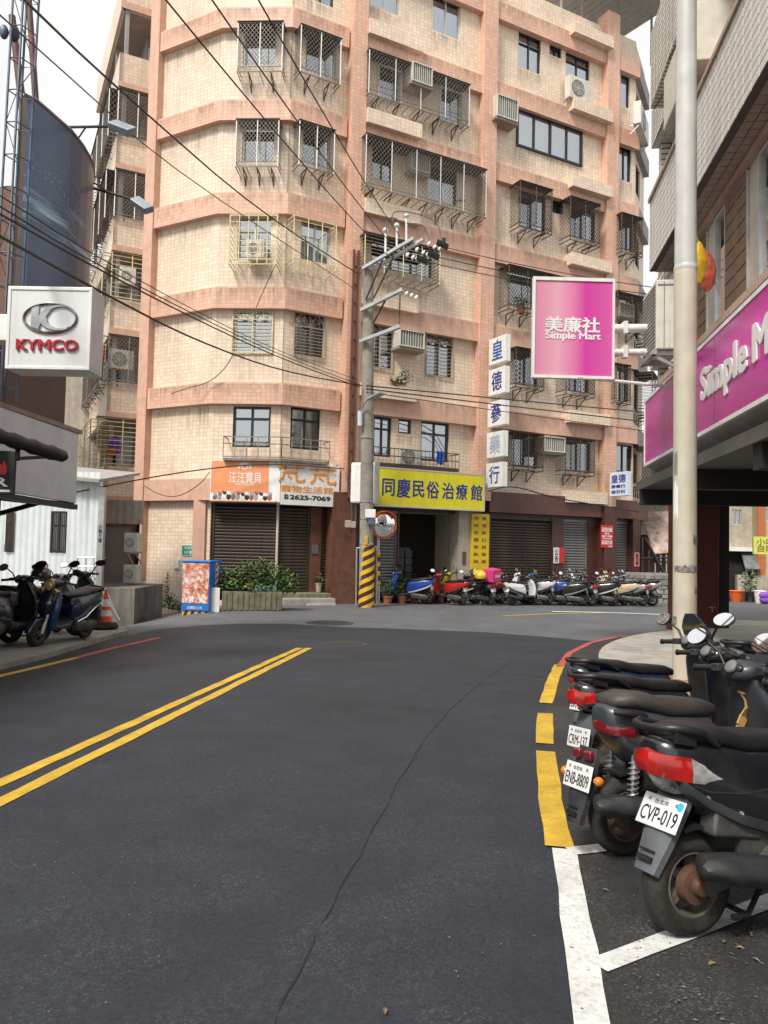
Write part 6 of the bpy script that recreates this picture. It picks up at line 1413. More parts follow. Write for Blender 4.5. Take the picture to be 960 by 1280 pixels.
# lamp on the pole, box with camera
t = thing('street_lamp', 'flat street lamp head on a short arm high on the concrete pole', 'street lamp', U(452, 505)); mb = MB(); mb.tube(smooth_path([U(452, 512, -.25), U(455, 503, -.35), (U(464, 497, -.5))], 2), .03, 8); put(mb, 'arm', M_['steel'], t)
a, b = U(462, 499, -.5), U(478, 491, -.95); mb = MB(); d = b-a; mb.obox((a+b)/2, d/2, Vector((-d.y, d.x, 0)).normalized()*.13, Vector((0, 0, .035))); put(mb, 'lamp_head', M_['steel'], t, bevel=.015)
mb = MB(); mb.tube([U(450, 514, -.25), U(450, 532, -.25)], .075, 10); put(mb, 'ballast_box', M_['shedwhite'], t, smooth=40)
t = thing('junction_box', 'small white box with camera strapped to the concrete pole', 'box', U(464, 640, -.2)); mb = MB(); c = U(463, 642, -.28); mb.obox(c, (.16, 0, 0), (0, .06, 0), (0, 0, .13)); put(mb, 'box_body', M_['signwhite'], t, bevel=.015); mb = MB(); mb.obox(U(464, 652, -.25), (.1, 0, 0), (0, .06, 0), (0, 0, .1)); put(mb, 'camera_body', mat('blue grey plastic', (.08, .12, .2), .5), t, bevel=.02)
mb = MB(); mb.obox(U(457.5, 675, -.25), (.05, 0, 0), (0, .01, 0), (0, 0, .14)); o = put(mb, 'number_plate', M_['hazY'], pole)
# conduit and rail beside the pole
mb = MB(); mb.tube([U(446, 684, .1), U(445, 757, .1)], .03, 8); mb.tube([U(470.5, 682, .1), U(470.5, 756, .1)], .03, 8); mb.tube([U(446, 685, .1), U(470.5, 683, .1)], .02, 8); o = put(mb, 'pole_guard', M_['steel'], loc=gnd(470, 757)); tag(o, 'thin grey pipe guard rail around the foot of the concrete pole', 'railing')
# convex mirror
mbp = gnd(473.5, 757); t = thing('traffic_mirror', 'round convex traffic mirror with an orange rim on a striped post', 'traffic mirror', mbp); YM = mbp.y
mb = MB(); mb.tube([mbp-Vector((0, 0, .2)), atY(473, 655, YM)], .045, 12); put(mb, 'post', M_['steel'], t, smooth=40)
mb = MB()
for k, (y0, y1) in enumerate(((690, 696), (702, 708), (714, 720), (726, 730))): mb.tube([atY(473.4, y1, YM), atY(473.4, y0, YM)], .05, 12)
puts(mb, 'yellow_band', M_['hazY'], t, smooth=40); mb = MB(); mb.tube([atY(473.4, 728, YM), atY(473.2, 691, YM)], .0475, 12); put(mb, 'dark_band', M_['hazD'], t, smooth=40)
c = atY(480, 656, YM-.15); nrm = Vector((.42, -.9, -.1)).normalized(); R0 = .42
mb = MB(); mb.lathe(c, nrm, [(R0*.97*math.sin(R_(a)*.55)/math.sin(R_(49.5)), .12*(math.cos(R_(a)))+.0) for a in range(90, -1, -9)], 32); put(mb, 'mirror_face', M_['mirror'], t, smooth=80)
M_['mororange'] = mat('mirror orange', (.75, .14, .02), .4)
mb = MB(); mb.lathe(c, nrm, [(R0*.96, .02), (R0*1.06, .02), (R0*1.06, -.06), (.2, -.16), (.001, -.18)], 32); put(mb, 'rim', M_['mororange'], t, smooth=40)
mb = MB(); ax = nrm.cross(Vector((0, 0, 1))).normalized()
rs = []
for j in range(-6, 7):
    a = j/6*1.0; v = Vector((0, 0, 1))*math.cos(a)+ax*math.sin(a); rs.append([c+v*R0*1.02-nrm*.05, c+v*R0*1.04+nrm*.16, c+v*R0*1.07+nrm*.16, c+v*R0*1.07-nrm*.05])
mb.rings(rs); put(mb, 'hood', M_['mororange'], t)
mb = MB(); mb.bar(atY(473, 668, YM), c-nrm*.15, .05); put(mb, 'clamp', M_['steel'], t)
# ------------------------------------------------------------------ pale lamp pole on the right
lb = Vector((3.83, 9.75, gz(3.83, 9.75)+.1)); t = thing('lamp_pole', 'tall pale cream steel pole with peeling sticker bands on the right pavement', 'pole', lb)
tp = atY(858.5, -60, 9.75); mid = lb+(tp-lb)*.45
M_['polecream'] = mat('cream pole paint', (.52, .48, .38), .5, var=.12, vs=3, streak=.4, dirt=(.36, .27, .13)); M_['polegrey'] = mat('pale grey pole', (.52, .52, .49), .5, var=.1, streak=.25)
zj = atY(857, 335, 9.75); mb = MB(); mb.tube([lb, Vector((zj.x-.002, 9.75, zj.z))], [.145, .142], 28); put(mb, 'lower_shaft', M_['polecream'], t, smooth=40)
mb = MB(); mb.tube([Vector((zj.x-.002, 9.75, zj.z-.003)), tp], [.136, .122], 28); put(mb, 'upper_shaft', M_['polegrey'], t, smooth=40)
mb = MB(); mb.lathe(zj, (0, 0, 1), [(.137, .03), (.147, .0), (.147, -.03), (.142, -.05)], 28); put(mb, 'joint_collar', M_['polegrey'], t, smooth=40)
M_['scrap'] = mat('torn sticker', (.20, .19, .17), .9, var=.6, vs=18)
def patch(a0, a1, y0, y1, m, name='sticker'):
    mb = MB(); n = 10; z0, z1 = atY(856, y1, 9.6).z, atY(856, y0, 9.6).z; rs = []
    for k in range(n+1):
        a = R_(a0+(a1-a0)*k/n); w0, w1 = random.uniform(0, .25)*(z1-z0), random.uniform(0, .25)*(z1-z0); cc = Vector((lb.x+(zj.x-lb.x)*.3, 9.75, 0))
        d = Vector((math.sin(a), -math.cos(a), 0)); rs.append((cc+d*.149+Vector((0, 0, z0+w0)), cc+d*.149+Vector((0, 0, z1-w1)), cc+d*.146+Vector((0, 0, z1-w1)), cc+d*.146+Vector((0, 0, z0+w0))))
    mb.rings([list(r) for r in rs]); put(mb, name, m, t)
for q in ((20, 75, 668, 682), (-75, 60, 706, 716), (30, 80, 732, 742), (40, 85, 766, 776), (-88, -60, 770, 782)): patch(*q, M_['scrap'])
patch(-88, -55, 600, 652, M_['signwhite'], 'paper_strip'); patch(-88, -60, 560, 596, mat('grey strip', (.22, .22, .21), .8), 'paper_strip')
# ------------------------------------------------------------------ traffic cone, base ring
cb_ = gnd(131, 787)+Vector((0, 0, .0)); CY = 15.6; cbp = gnd(133, 791); cbp = Vector((atY(131, 780, 15.2).x, 15.2, gz(-5.4, 15.2)+.08))
t = thing('traffic_cone', 'orange traffic cone with pale reflective bands beside the blue scooter', 'traffic cone', cbp); ht = .72
M_['cone'] = mat('cone orange', (.75, .10, .015), .5); 
def cz_(f): return .15*(1-f)+.025*f
for a, b, m in ((.03, .28, 'cone'), (.28, .44, 'signwhite'), (.44, .54, 'cone'), (.54, .74, 'signwhite'), (.74, 1, 'cone')):
    mb = MB(); mb.lathe(cbp, (0, 0, 1), [(cz_(a), ht*a), (cz_(b), ht*b)] + ([(.001, ht)] if b == 1 else []), 20); put(mb, 'cone_body' if m == 'cone' else 'reflective_band', M_[m], t, smooth=30)
mb = MB(); mb.abox(cbp.x-.2, cbp.x+.2, cbp.y-.2, cbp.y+.2, cbp.z, cbp.z+.03); put(mb, 'base', M_['black'], t, bevel=.01)
p = Vector((atY(128, 780, 14.6).x, 14.6, gz(-5.2, 14.6)+.08)); mb = MB(); mb.lathe(p, (0, 0, 1), [(.17, .02), (.26, .0), (.30, .05), (.26, .11), (.17, .10), (.14, .05), (.17, .02)], 24); tag(put(mb, 'cone_weight_ring', M_['rubber'], loc=p, smooth=50), 'black rubber ring lying behind the blue scooter', 'rubber ring')

# ------------------------------------------------------------------ overhead cables
def cable(pts, r, label, sag=0, m='wire', group='overhead cables'):
    """pts: (px, py, depth Y)"""
    P = [atY(*p) for p in pts]
    if len(P) == 2: P = [P[0]+(P[1]-P[0])*k/16-Vector((0, 0, sag*4*(k/16)*(1-k/16))) for k in range(17)]
    else: P = smooth_path(P, 2)
    mb = MB(); mb.tube(P, r, 6); o = put(mb, 'overhead_cable', M_[m], loc=P[0], smooth=60); tag(o, label, 'cable', group)
cable(((196, -14, 9), (483, 318, YP-.7)), .0125, 'thick cable running from the top edge to the left pole insulator, lowest of the three', .12)
cable(((254, -16, 9), (490, 306, YP-.7)), .0125, 'thick cable running from the top edge to the middle pole insulator', .12)
cable(((314, -16, 9), (500, 296, YP-.7)), .0125, 'thick cable running from the top edge to the right pole insulator, highest of the three', .1)
cable(((20, -10, 8), (130, 96, 11.5), (320, 262, 19), (447, 342, YP)), .016, 'thin cable from the top left corner past the rounded corner to the pole')
cable(((-10, 10, 8), (100, 108, 11), (215, 212, 15), (445, 362, YP)), .010, 'hair-thin cable crossing the cream tiles below the thin cable', m='wiregrey')
for k, (y0, y1, ye) in enumerate(((238, 330, 476), (252, 340, 481), (262, 345, 484))): cable(((-10, y0, 8), (110, y1-15, 11), (250, 392+k*5, 16), (350, 440+k*4, 20), (450, ye, YP-.2)), (.008, .010, .014)[k], ('upper', 'middle', 'lower and thickest')[k]+' of three bundled cables crossing from the billboard to the pole')
cable(((-10, 290, 8), (120, 362, 11), (240, 424, 16), (350, 464, 20), (452, 482, YP-.2)), .018, 'lone cable passing over the white box sign to the pole')
for k, (ya, yb, yc) in enumerate(((482, 500, 516), (486, 508, 528), (490, 516, 540))): cable(((458, ya, YP-.2), (640, yb, 25.5), (815, yc+0, 24)), .02 if k != 2 else .013, ('upper', 'middle', 'lower')[k]+' cable running right from the pole across the character boxes')
for k, (ya, yb) in enumerate(((309, 361), (321, 370), (327, 378))): cable(((556 if k == 0 else 545 if k == 1 else 531, ya, YP-.8), (830, yb, 22)), .013, ('first', 'second', 'third')[k]+' thin line running right from the black switch boxes', .1)
cable(((86, 617, 20), (180, 598, 22), (262, 585, 23.6), (340, 579, 23.8), (430, 586, 24.4)), .02, 'black cable strung along the wall above the pet shop sign')
cable(((180, 607, 24.3), (200, 619, 24), (222, 622, 23.8), (250, 606, 23.7), (262, 590, 23.6)), .013, 'loose cable looping over the brown band left of the pet shop sign')
cable(((292, 442, 24.2), (282, 460, 24.2), (262, 478, 24.3), (235, 485, 24.3), (214, 492, 24.6)), .016, 'thin black cable trailing across the cream tiles below the arched window', m='wiregrey')
cable(((344, 332, 23.9), (333, 355, 24), (320, 385, 24)), .012, 'short black cable hanging below the cream barred cage')
cable(((408, 410, 24.4), (416, 440, 24.4), (430, 452, 24.4), (446, 456, 24.6)), .018, 'pale conduit bending from the arched window to the cable ladder', m='soffit') if False else None
cable(((610, 614, 25.8), (640, 606, 26.2), (690, 622, 27), (751, 632, 28.3), (800, 640, 29)), .022, 'black service cable drooping over the maroon fascia')
for k in range(4): cable(((432+k*3, 590+k*6, 24.8), (436+k*4, 615, 24.7), (441+k*2, 640, 24.75), (436+k*3, 668, 24.8)), .014, ('leftmost', 'second', 'third', 'rightmost')[k]+' of four tangled service cables on the brown pier left of the pole', m='wire' if k % 2 else 'wiregrey', group='service cables on the brown pier')
mb = MB(); mb.obox(atY(435, 655, 24.7), (.1, 0, 0), (0, .06, 0), (0, 0, .12)); mb.obox(atY(442, 656, 24.7), (.08, 0, 0), (0, .06, 0), (0, 0, .11)); tag(put(mb, 'meter_box', M_['soffit'], loc=atY(438, 656, 24.7), bevel=.02), 'pair of rusty meters on the brown pier left of the pole', 'meter box')
mb = MB(); q = FR.rect(414, 419, 672, 691, .08); mb.box(FR, *q, .075, .085); o = put(mb, 'notice', M_['signwhite'], loc=FR.pt(q[0], q[2], .08)); tag(o, 'white vertical notice strip right of the narrow brown shutter', 'notice')

# ------------------------------------------------------------------ behind the block on the right and seen through the arcade
t = thing('stone_wall', 'grey rubble wall behind the last silver scooter', 'wall', (10.5, 30, gz(10, 30))); FW_ = Fr(atY(815, 740, 30.5), 95); a, b = FW_.sz(783, 740)[0], FW_.sz(870, 740)[0]; zt_ = FW_.sz(812, 716)[1]; zb = gz(10, 30)-.3
mb = MB(); mb.box(FW_, a, b, zb, zt_, -.4, -.05); put(mb, 'core', M_['concrete'], t)
rnd = random.Random(5); z = zb; stones = [mat('stone a', (.25, .24, .225), .9, var=.3, vs=7), mat('stone b', (.19, .185, .175), .9, var=.3, vs=7)]
while z < zt_-.1:
    s = a+rnd.uniform(-.1, 0); h = rnd.uniform(.16, .24)
    while s < b:
        l = rnd.uniform(.2, .42); mb = MB(); mb.box(FW_, s+.012, s+l-.012, z+.012, min(z+h-.012, zt_), -.06, rnd.uniform(-.02, .03)); put(mb, 'stone', stones[rnd.random() > .5], t, bevel=.02); s += l
    z += h
t = thing('tin_shed', 'shed with a steep rusty corrugated roof beyond the grey rubble wall', 'shed', (12, 34, gz(12, 34))); FT_ = Fr(atY(820, 690, 33), 95)
M_['rust'] = mat('rusty tin', (.56, .48, .42), .7, var=.25, vs=3, dirt=(.26, .08, .035), dirtamt=.95, dscale=2.2)
A, B, C_, D = atY(800, 641, 35), atY(858, 639, 35), atY(858, 690, 32.6), atY(817, 693, 32.6)
mb = MB(); n = 22
for k in range(n):
    f0, f1 = k/n, (k+.5)/n; f2_ = (k+1)/n; nn = Vector((0, -.05, .05))
    L_ = lambda P, Q, f: P+(Q-P)*f
    mb.quad(L_(D, C_, f0), L_(D, C_, f1)+nn, L_(A, B, f1)+nn, L_(A, B, f0)); mb.quad(L_(D, C_, f1)+nn, L_(D, C_, f2_), L_(A, B, f2_), L_(A, B, f1)+nn)
put(mb, 'roof_sheet', M_['rust'], t, recalc=False)
mb = MB(); mb.box(FT_, -1.5, 3, -1, FT_.sz(820, 668)[1], -2.4, -1.2); put(mb, 'wall', M_['wood'], t)
mb = MB()
for x in (803, 811, 819, 826, 833): mb.tube([atY(x, 716, 31.5), atY(x, 694 if x > 812 else 672, 31.8)], .045, 6)
mb.tube([atY(806, 672, 31.6), atY(830, 716, 31.4)], .06, 6); mb.tube([atY(800, 698, 31.6), atY(838, 697, 31.5)], .04, 6); put(mb, 'frame', M_['bronze'], t)
def house(name, label, px0, px1, py0, py1, Y, az, m, wins, dp=5):
    F = Fr(atY((px0+px1)/2, (py0+py1)/2, Y), az); q = F.rect(px0, px1, py0, py1); t = thing(name, label, 'building', F.pt((q[0]+q[1])/2, gz(0, Y))); ops = [F.rect(*w_) for w_ in wins]
    wall(F, q[0], q[1], gz(0, Y)-.5, q[3], ops, o=0, m=m, parent=t); mb = MB(); mb.quad(F.pt(q[0], -1, 0), F.pt(q[0], -1, -dp), F.pt(q[0], q[3], -dp), F.pt(q[0], q[3], 0)); mb.quad(F.pt(q[1], -1, 0), F.pt(q[1], -1, -dp), F.pt(q[1], q[3], -dp), F.pt(q[1], q[3], 0)); mb.quad(F.pt(q[0], -1, -dp), F.pt(q[1], -1, -dp), F.pt(q[1], q[3], -dp), F.pt(q[0], q[3], -dp)); put(mb, 'side_wall', m, t, uv=True, recalc=False)
    mb = MB(); mb.box(F, q[0]-.15, q[1]+.15, q[3]+.002, q[3]+.2, -dp, .2); put(mb, 'roof', M_['concrete'], t)
    for o_ in ops: window(F, o_, 2, 'alu', 'gdark', 'curtG', o=-.1, parent=t)
    return t, F, q
t, F, q = house('far_house', 'far beige house with a small window seen through the arcade', 908, 946, 560, 755, 37, 100, M_['beige'], [(915.5, 927, 637, 656), (933, 942, 600, 615)])
mb = MB(); mb.box(F, *F.rect(909, 943, 684, 689, .5), 0, .5); put(mb, 'awning_edge', M_['signwhite'], t)
mb = MB(); a, b = F.sz(910, 720)[0], F.sz(945, 720)[0]; mb.box(F, a, b, gz(0, 37)-.2, F.sz(930, 690)[1], .01, .04); put(mb, 'shop_shade_panel', M_['dark'], t)  # near-black slab on the wall: the opening's shade put into its colour
mb = MB(); A = [F.pt(*F.sz(926, 690, .1), .1), F.pt(*F.sz(946, 690, .1), .1), F.pt(*F.sz(951, 712, 1.2), 1.2), F.pt(*F.sz(932, 712, 1.2), 1.2)]; n = 12
for k in range(n):
    h = Vector((0, 0, .06)); L_ = lambda P, Q, f: P+(Q-P)*f
    mb.quad(L_(A[3], A[2], k/n), L_(A[3], A[2], (k+.5)/n)+h, L_(A[0], A[1], (k+.5)/n)+h, L_(A[0], A[1], k/n)); mb.quad(L_(A[3], A[2], (k+.5)/n)+h, L_(A[3], A[2], (k+1)/n), L_(A[0], A[1], (k+1)/n), L_(A[0], A[1], (k+.5)/n)+h)
put(mb, 'tin_awning', M_['steel'], t, recalc=False)
mb = MB()
for x in (933, 940): mb.tube([F.pt(F.sz(x, 740, 1)[0], gz(0, 37), 1), F.pt(F.sz(x, 712, 1)[0], F.sz(x, 712, 1)[1], 1)], .06, 6)
puts(mb, 'awning_post', M_['steel'], t); mb = MB()
mb.box(F, a+.2, a+1.5, gz(0, 36), gz(0, 36)+1.1, .5, .9); put(mb, 'stall_counter', M_['beige'], t)
t, F, q = house('far_house', 'far ochre house with an orange pier at the right edge of the arcade opening', 946, 1010, 540, 755, 36, 100, mat('ochre wall', (.50, .40, .24), .85, streak=.3), [(956, 970, 636, 652)])
mb = MB(); mb.box(F, q[0], q[0]+.35, -.5, q[3], .01, .12); put(mb, 'pier', mat('orange pier', (.42, .13, .05), .7), t)
F2 = Fr(atY(955, 684, 34), 95); q = F2.rect(942, 985, 671, 693); t = thing('far_sign', 'yellow-green sign board seen through the arcade', 'sign', F2.pt(q[0], q[2])); mb = MB(); mb.box(F2, *q, -.15, 0); put(mb, 'panel', mat('lime sign', (.55, .60, .12), .5), t); ftext(F2, q[0]+.12, q[1]-.2, q[2]+.1, q[3]-.08, .004, '小吃店\n自助餐', M_['brownink'], t)
mb = MB(); c = gnd(921, 752); c = Vector((atY(920, 745, 33).x, 33, gz(11, 33)));
t = thing('plastic_basin', 'orange basin at the far stall', 'basin', c); mb.lathe(c, (0, 0, 1), [(.2, 0), (.32, .45), (.35, .45), (.33, .47), (.3, .45), (.001, .1)], 16); put(mb, 'bowl', M_['mororange'], t, smooth=40)
c = Vector((atY(950, 745, 32).x, 32, gz(11, 32))); t = thing('bucket', 'white bucket at the far stall', 'bucket', c); mb = MB(); mb.lathe(c, (0, 0, 1), [(.18, 0), (.24, .5), (.26, .5), (.24, .52), (.22, .5), (.001, .1)], 16); put(mb, 'pail', M_['signwhite'], t, smooth=40)
t, F, q = house('back_house', 'dim brown house behind the rusty tin shed', 798, 860, 560, 720, 42, 95, M_['beige'], [(812, 822, 600, 625)])
mb = MB()
for k in range(12): x = q[0]+(q[1]-q[0])*k/11; mb.bar(F.pt(x, F.sz(820, 640)[1], .6), F.pt(x, F.sz(820, 612)[1], .6), .05)
mb.bar(F.pt(q[0], F.sz(820, 612)[1], .6), F.pt(q[1], F.sz(820, 612)[1], .6), .06); mb.box(F, q[0], q[1], F.sz(820, 646)[1], F.sz(820, 638)[1], 0, .7); put(mb, 'balcony', M_['soffit'], t)

c = Vector((atY(957, 742, 31.5).x, 31.5, gz(15, 31.5))); mb = MB(); mb.ell(c+Vector((0, 0, .34)), .26, .2, .17); mb.ell(c+Vector((.05, 0, .16)), .3, .22, .16); tag(put(mb, 'covered_bundle', M_['purple'], loc=c, smooth=60), 'purple covered bundle at the far stall behind the white bucket', 'bundle')
for i, (x, Y_) in enumerate(((915, 33.5), (931, 34.0), (943, 33.2))):
    c = Vector((atY(x, 740, Y_).x, Y_, gz(13, Y_))); t = thing('stall_crate', ('blue crate at the left of the far stall', 'brown crate at the middle of the far stall', 'dark crate at the right of the far stall')[i], 'crate', c, 'crates at the far stall')
    mb = MB(); w_ = .32
    for sx in (-1, 1): mb.abox(*sorted((c.x+sx*w_, c.x+sx*(w_-.03))), c.y-.22, c.y+.22, c.z, c.z+.42)
    mb.abox(c.x-w_+.03, c.x+w_-.03, c.y-.22, c.y-.19, c.z, c.z+.12); mb.abox(c.x-w_+.03, c.x+w_-.03, c.y-.22, c.y-.19, c.z+.16, c.z+.28); mb.abox(c.x-w_+.03, c.x+w_-.03, c.y-.22, c.y-.19, c.z+.32, c.z+.42); mb.abox(c.x-w_+.03, c.x+w_-.03, c.y+.19, c.y+.22, c.z, c.z+.42)
    put(mb, 'crate_slats', (M_['bluecloth'], M_['wood'], M_['plastg'] if 'plastg' in M_ else M_['black'])[i], t)
plant('potted_plant', 'dark leafy plant beside the far stall post', Vector((atY(937, 740, 32.5).x, 32.5, gz(14, 32.5))), [(0, 0, .9, .35, .3, .5, 160)], .16, seed=77, cat='plant')

# ------------------------------------------------------------------ motor scooters
def paint(name, col, rough=.25, metal=0, coat=.6): return mat(name, col, rough, metal, var=.08, vs=3, coat=coat, dirt=(.10, .09, .075), dirtamt=.18, dscale=5)
PB = paint('black paint', (.012, .013, .016)); PG = paint('charcoal satin paint', (.045, .052, .062), .42, .2, .15); PBL = paint('blue paint', (.012, .07, .36)); PDB = paint('deep blue paint', (.008, .035, .12)); PR = paint('red paint', (.42, .012, .012)); PW = paint('white paint gloss', (.62, .62, .62)); PS = paint('silver paint', (.36, .37, .38), .3, .5); PMU = paint('mustard paint', (.52, .30, .03)); PY = paint('yellow paint', (.68, .46, .04)); PCR = paint('cream paint', (.62, .50, .30))
M_['seatv'] = mat('black vinyl', (.013, .013, .014), .42, var=.2, vs=5, bump=.15, bs=220, dirt=(.06, .055, .05), dirtamt=.2, dscale=6)
M_['seatg'] = mat('grey brown vinyl', (.040, .036, .032), .52, var=.2, vs=5, bump=.2, bs=220, dirt=(.12, .11, .1), dirtamt=.3, dscale=6)
M_['plast'] = mat('scuffed dark plastic', (.030, .032, .035), .5, var=.3, vs=8, bump=.1, bs=150, dirt=(.13, .12, .105), dirtamt=.4, dscale=5)
M_['plastg'] = mat('faded grey plastic', (.085, .095, .105), .55, var=.25, vs=8, dirt=(.17, .16, .14), dirtamt=.35, dscale=5)
M_['rimm'] = mat('dusty wheel', (.13, .115, .095), .6, .3, var=.3, vs=12); M_['rusty'] = mat('rusty metal', (.10, .05, .03), .75, .2, var=.5, vs=14)
M_['engine'] = mat('engine casting', (.10, .10, .095), .55, .5, var=.35, vs=14, dirt=(.06, .045, .03), dirtamt=.5, dscale=8)
M_['lensR'] = mat('red lens', (.36, .010, .008), .12, var=.35, vs=16, coat=.8); M_['lensD'] = mat('dark red lens', (.16, .008, .012), .15, var=.1, vs=30, coat=.8)
M_['lensC'] = mat('clear lens', (.52, .50, .48), .1, .4, var=.35, vs=24, coat=.8); M_['lensO'] = mat('amber lens', (.65, .17, .01), .2, var=.1, coat=.6)
M_['plate'] = mat('plate white', (.70, .70, .68), .35, var=.05); M_['gold'] = mat('gold bezel', (.55, .38, .12), .25, .8)

def wrap(mb, cx, ax, ay, th0, th1, zt, zb, off=.0, th=.02, n=10, sg=1, lean=.0, pw=2.):
    """curved panel round the tail: angle 0 = straight back, 90 = right (or left) flank; zt/zb = functions of the angle fraction"""
    rs = []
    for k in range(n+1):
        t = k/n; a = R_(th0+(th1-th0)*t); c, s = math.cos(a), math.sin(a)
        c = math.copysign(abs(c)**(2/pw), c); s = math.copysign(abs(s)**(2/pw), s)
        P = lambda q, z: Vector((cx-(ax+q)*c+lean*(zt(t)-z), -sg*(ay+q)*s, z))
        z0, z1 = zb(t), zt(t); zm = (z0+z1)/2
        rs.append([P(off-th, z0), P(off, z0+.004), P(off+.012, zm), P(off, z1-.004), P(off-th, z1)])
    mb.rings(rs)
def scooter(P, az, label, body=PB, accent=None, seat='seatv', lean=-6, plate='', pl=(-.19, .55), tail='wrap', box=None, screen=False, lid=None, apron=None, exh=-.28, retro=False, mirror=True, group='scooters parked in front of the shop fronts', scale=1., nose=None, rack=False, cut=1., tilt=None, mt=1):
    X = lambda x: x if x > .2 else .2+(x-.2)*cut
    t = thing('motor_scooter', label, 'scooter', P, group, (R_(lean), 0, R_(90-az))); t.scale = (scale,)*3
    accent = accent or body; apron = apron or body; nose = nose or body
    def pp(mb, name, m, parent=t, sm=55, bev=0, label=None): return put(mb, name, M_[m] if isinstance(m, str) else m, parent, smooth=sm, bevel=bev, local=True, label=label)
    # wheels
    for x in (0, 1.25):
        mb = MB(); mb.lathe((x, 0, .217), (0, 1, 0), [(.125, -.036), (.142, -.052), (.178, -.056), (.203, -.040), (.213, -.014), (.2105, -.010), (.217, -.008), (.217, .008), (.2105, .010), (.213, .014), (.203, .040), (.178, .056), (.142, .052), (.125, .036)], 36); w_ = pp(mb, 'wheel', 'rubber', sm=40)
        mb = MB(); mb.lathe((x, 0, .217), (0, 1, 0), [(.14, -.045), (.128, -.048), (.118, -.03), (.118, .03), (.128, .048), (.14, .045)], 30); mb.lathe((x, 0, .217), (0, 1, 0), [(.001, -.06), (.045, -.06), (.05, -.03), (.05, .03), (.045, .06), (.001, .06)], 16)
        for k in range(5):
            a = k*1.2566+x; d = Vector((math.cos(a), 0, math.sin(a))); mb.obox(Vector((x, 0, .217))+d*.083, d*.04, Vector((0, .016, 0)), d.cross(Vector((0, 1, 0)))*.016)
        pp(mb, 'rim', 'rimm', w_, 30)
    mb = MB(); mb.lathe((0, -.055, .217), (0, 1, 0), [(.001, -.045), (.03, -.045), (.04, -.02), (.075, -.012), (.08, .01), (.08, .03)], 18); pp(mb, 'brake_drum', 'rusty')
    # rear body, seat, floor
    S = [(X(x), z, a, b) for x, z, a, b in [(-.30, .775, .05, .045), (-.28, .768, .09, .07), (-.2, .73, .125, .122), (-.05, .68, .152, .172), (.16, .625, .172, .205), (.4, .57, .18, .235), (.56, .54, .165, .235), (.62, .5, .14, .22)]]
    mb = MB(); mb.loftx(S, 20, 2.7); bd = pp(mb, 'rear_body', body)
    mb = MB()
    for sg in (1, -1):
        rs = [[Vector((x, sg*(hw*.985+o), zc-hh*.62+dz)) for o, dz in ((-.03, -.03), (.002, -.02), (.006, 0), (.002, .02), (-.03, .03))] for x, zc, hw, hh in S[2:-1]]; mb.rings(rs)
    pp(mb, 'side_trim', accent if accent is not body else 'plast', bd)
    Q = [(-.25, .835, .05, .015), (-.21, .848, .11, .03), (-.05, .852, .138, .042), (.12, .83, .146, .05), (.24, .80, .15, .05), (.42, .79, .145, .05), (.56, .78, .115, .045), (.66, .765, .05, .03)]; Q = [(X(x), z, a, b) for x, z, a, b in Q]
    if seat == 'seatg': Q = [(x, z+.012, a*1.04, b*1.25) for x, z, a, b in Q]
    mb = MB(); mb.loftx(Q, 20, 2.8); st_ = pp(mb, 'seat', seat)
    mb = MB(); mb.rings([[Vector((x+.004*math.cos(j), s_*.98*hw*math.cos(a), zc+hh*1.02*math.sin(a))) for j, (s_, a) in enumerate(((1, .25), (1, .32), (1, .35), (1, .3)))] for x, zc, hw, hh in Q[1:-1]]); pp(mb, 'seam', 'blackm', st_)
    mb = MB(); mb.loftx([(.56, .34, .14, .11), (.64, .31, .16, .07), (.8, .295, .165, .045), (.96, .30, .165, .045), (1.04, .33, .13, .07)], 16, 3.2); pp(mb, 'footboard', 'plast')
    mb = MB(); mb.loftx([(.1, .42, .10, .08), (.35, .40, .13, .12), (.58, .36, .13, .12), (.64, .33, .1, .08)], 12, 3); pp(mb, 'lower_frame', 'blackm')
    # front
    mb = MB(); mb.loftz([(.26, 1.0, .04, .13), (.38, 1.03, .05, .17), (.55, 1.045, .055, .205), (.72, 1.02, .055, .2), (.86, .985, .055, .16), (.95, .965, .05, .10)], 18, 2.6); pp(mb, 'leg_shield', apron)
    mb = MB(); mb.loftz([(.42, 1.09, .05, .07), (.55, 1.13, .075, .12), (.70, 1.125, .09, .15), (.82, 1.08, .085, .14), (.93, 1.03, .06, .10)], 18, 2.3); ns = pp(mb, 'front_cowl', nose)
    mb = MB()
    for sg in (1, -1): mb.ell((1.165, sg*.085, .70), .045, .05, .035, 12, 6)
    for q_ in islands(mb): pp(q_, 'turn_signal', 'lensC', ns)
    mb = MB(); rs = []
    for k in range(12):
        a = R_(5+k*14); d = Vector((math.cos(a), 0, math.sin(a))); c = Vector((1.25, 0, .217)); h = .022 if k in (0, 11) else 0
        rs.append([c+d*.232+Vector((0, -.072+h, 0)), c+d*.252+Vector((0, -.06+h, 0)), c+d*.264, c+d*.252+Vector((0, .06-h, 0)), c+d*.232+Vector((0, .072-h, 0)), c+d*.238])
    mb.rings(rs); pp(mb, 'front_fender', nose)
    mb = MB()
    for sg in (1, -1): mb.tube([(1.25, sg*.085, .217), (1.13, sg*.075, .55)], [.026, .022], 10); mb.tube([(1.245, sg*.085, .25), (1.20, sg*.08, .38)], .032, 10)
    pp(mb, 'fork', 'steel')
    # bars
    mb = MB(); mb.loftx([(.84, .985, .05, .03), (.87, .99, .10, .055), (.95, 1.0, .13, .065), (1.04, .985, .11, .06), (1.10, .965, .06, .04)], 18, 2.5); hc = pp(mb, 'handlebar_cover', nose if not retro else body)
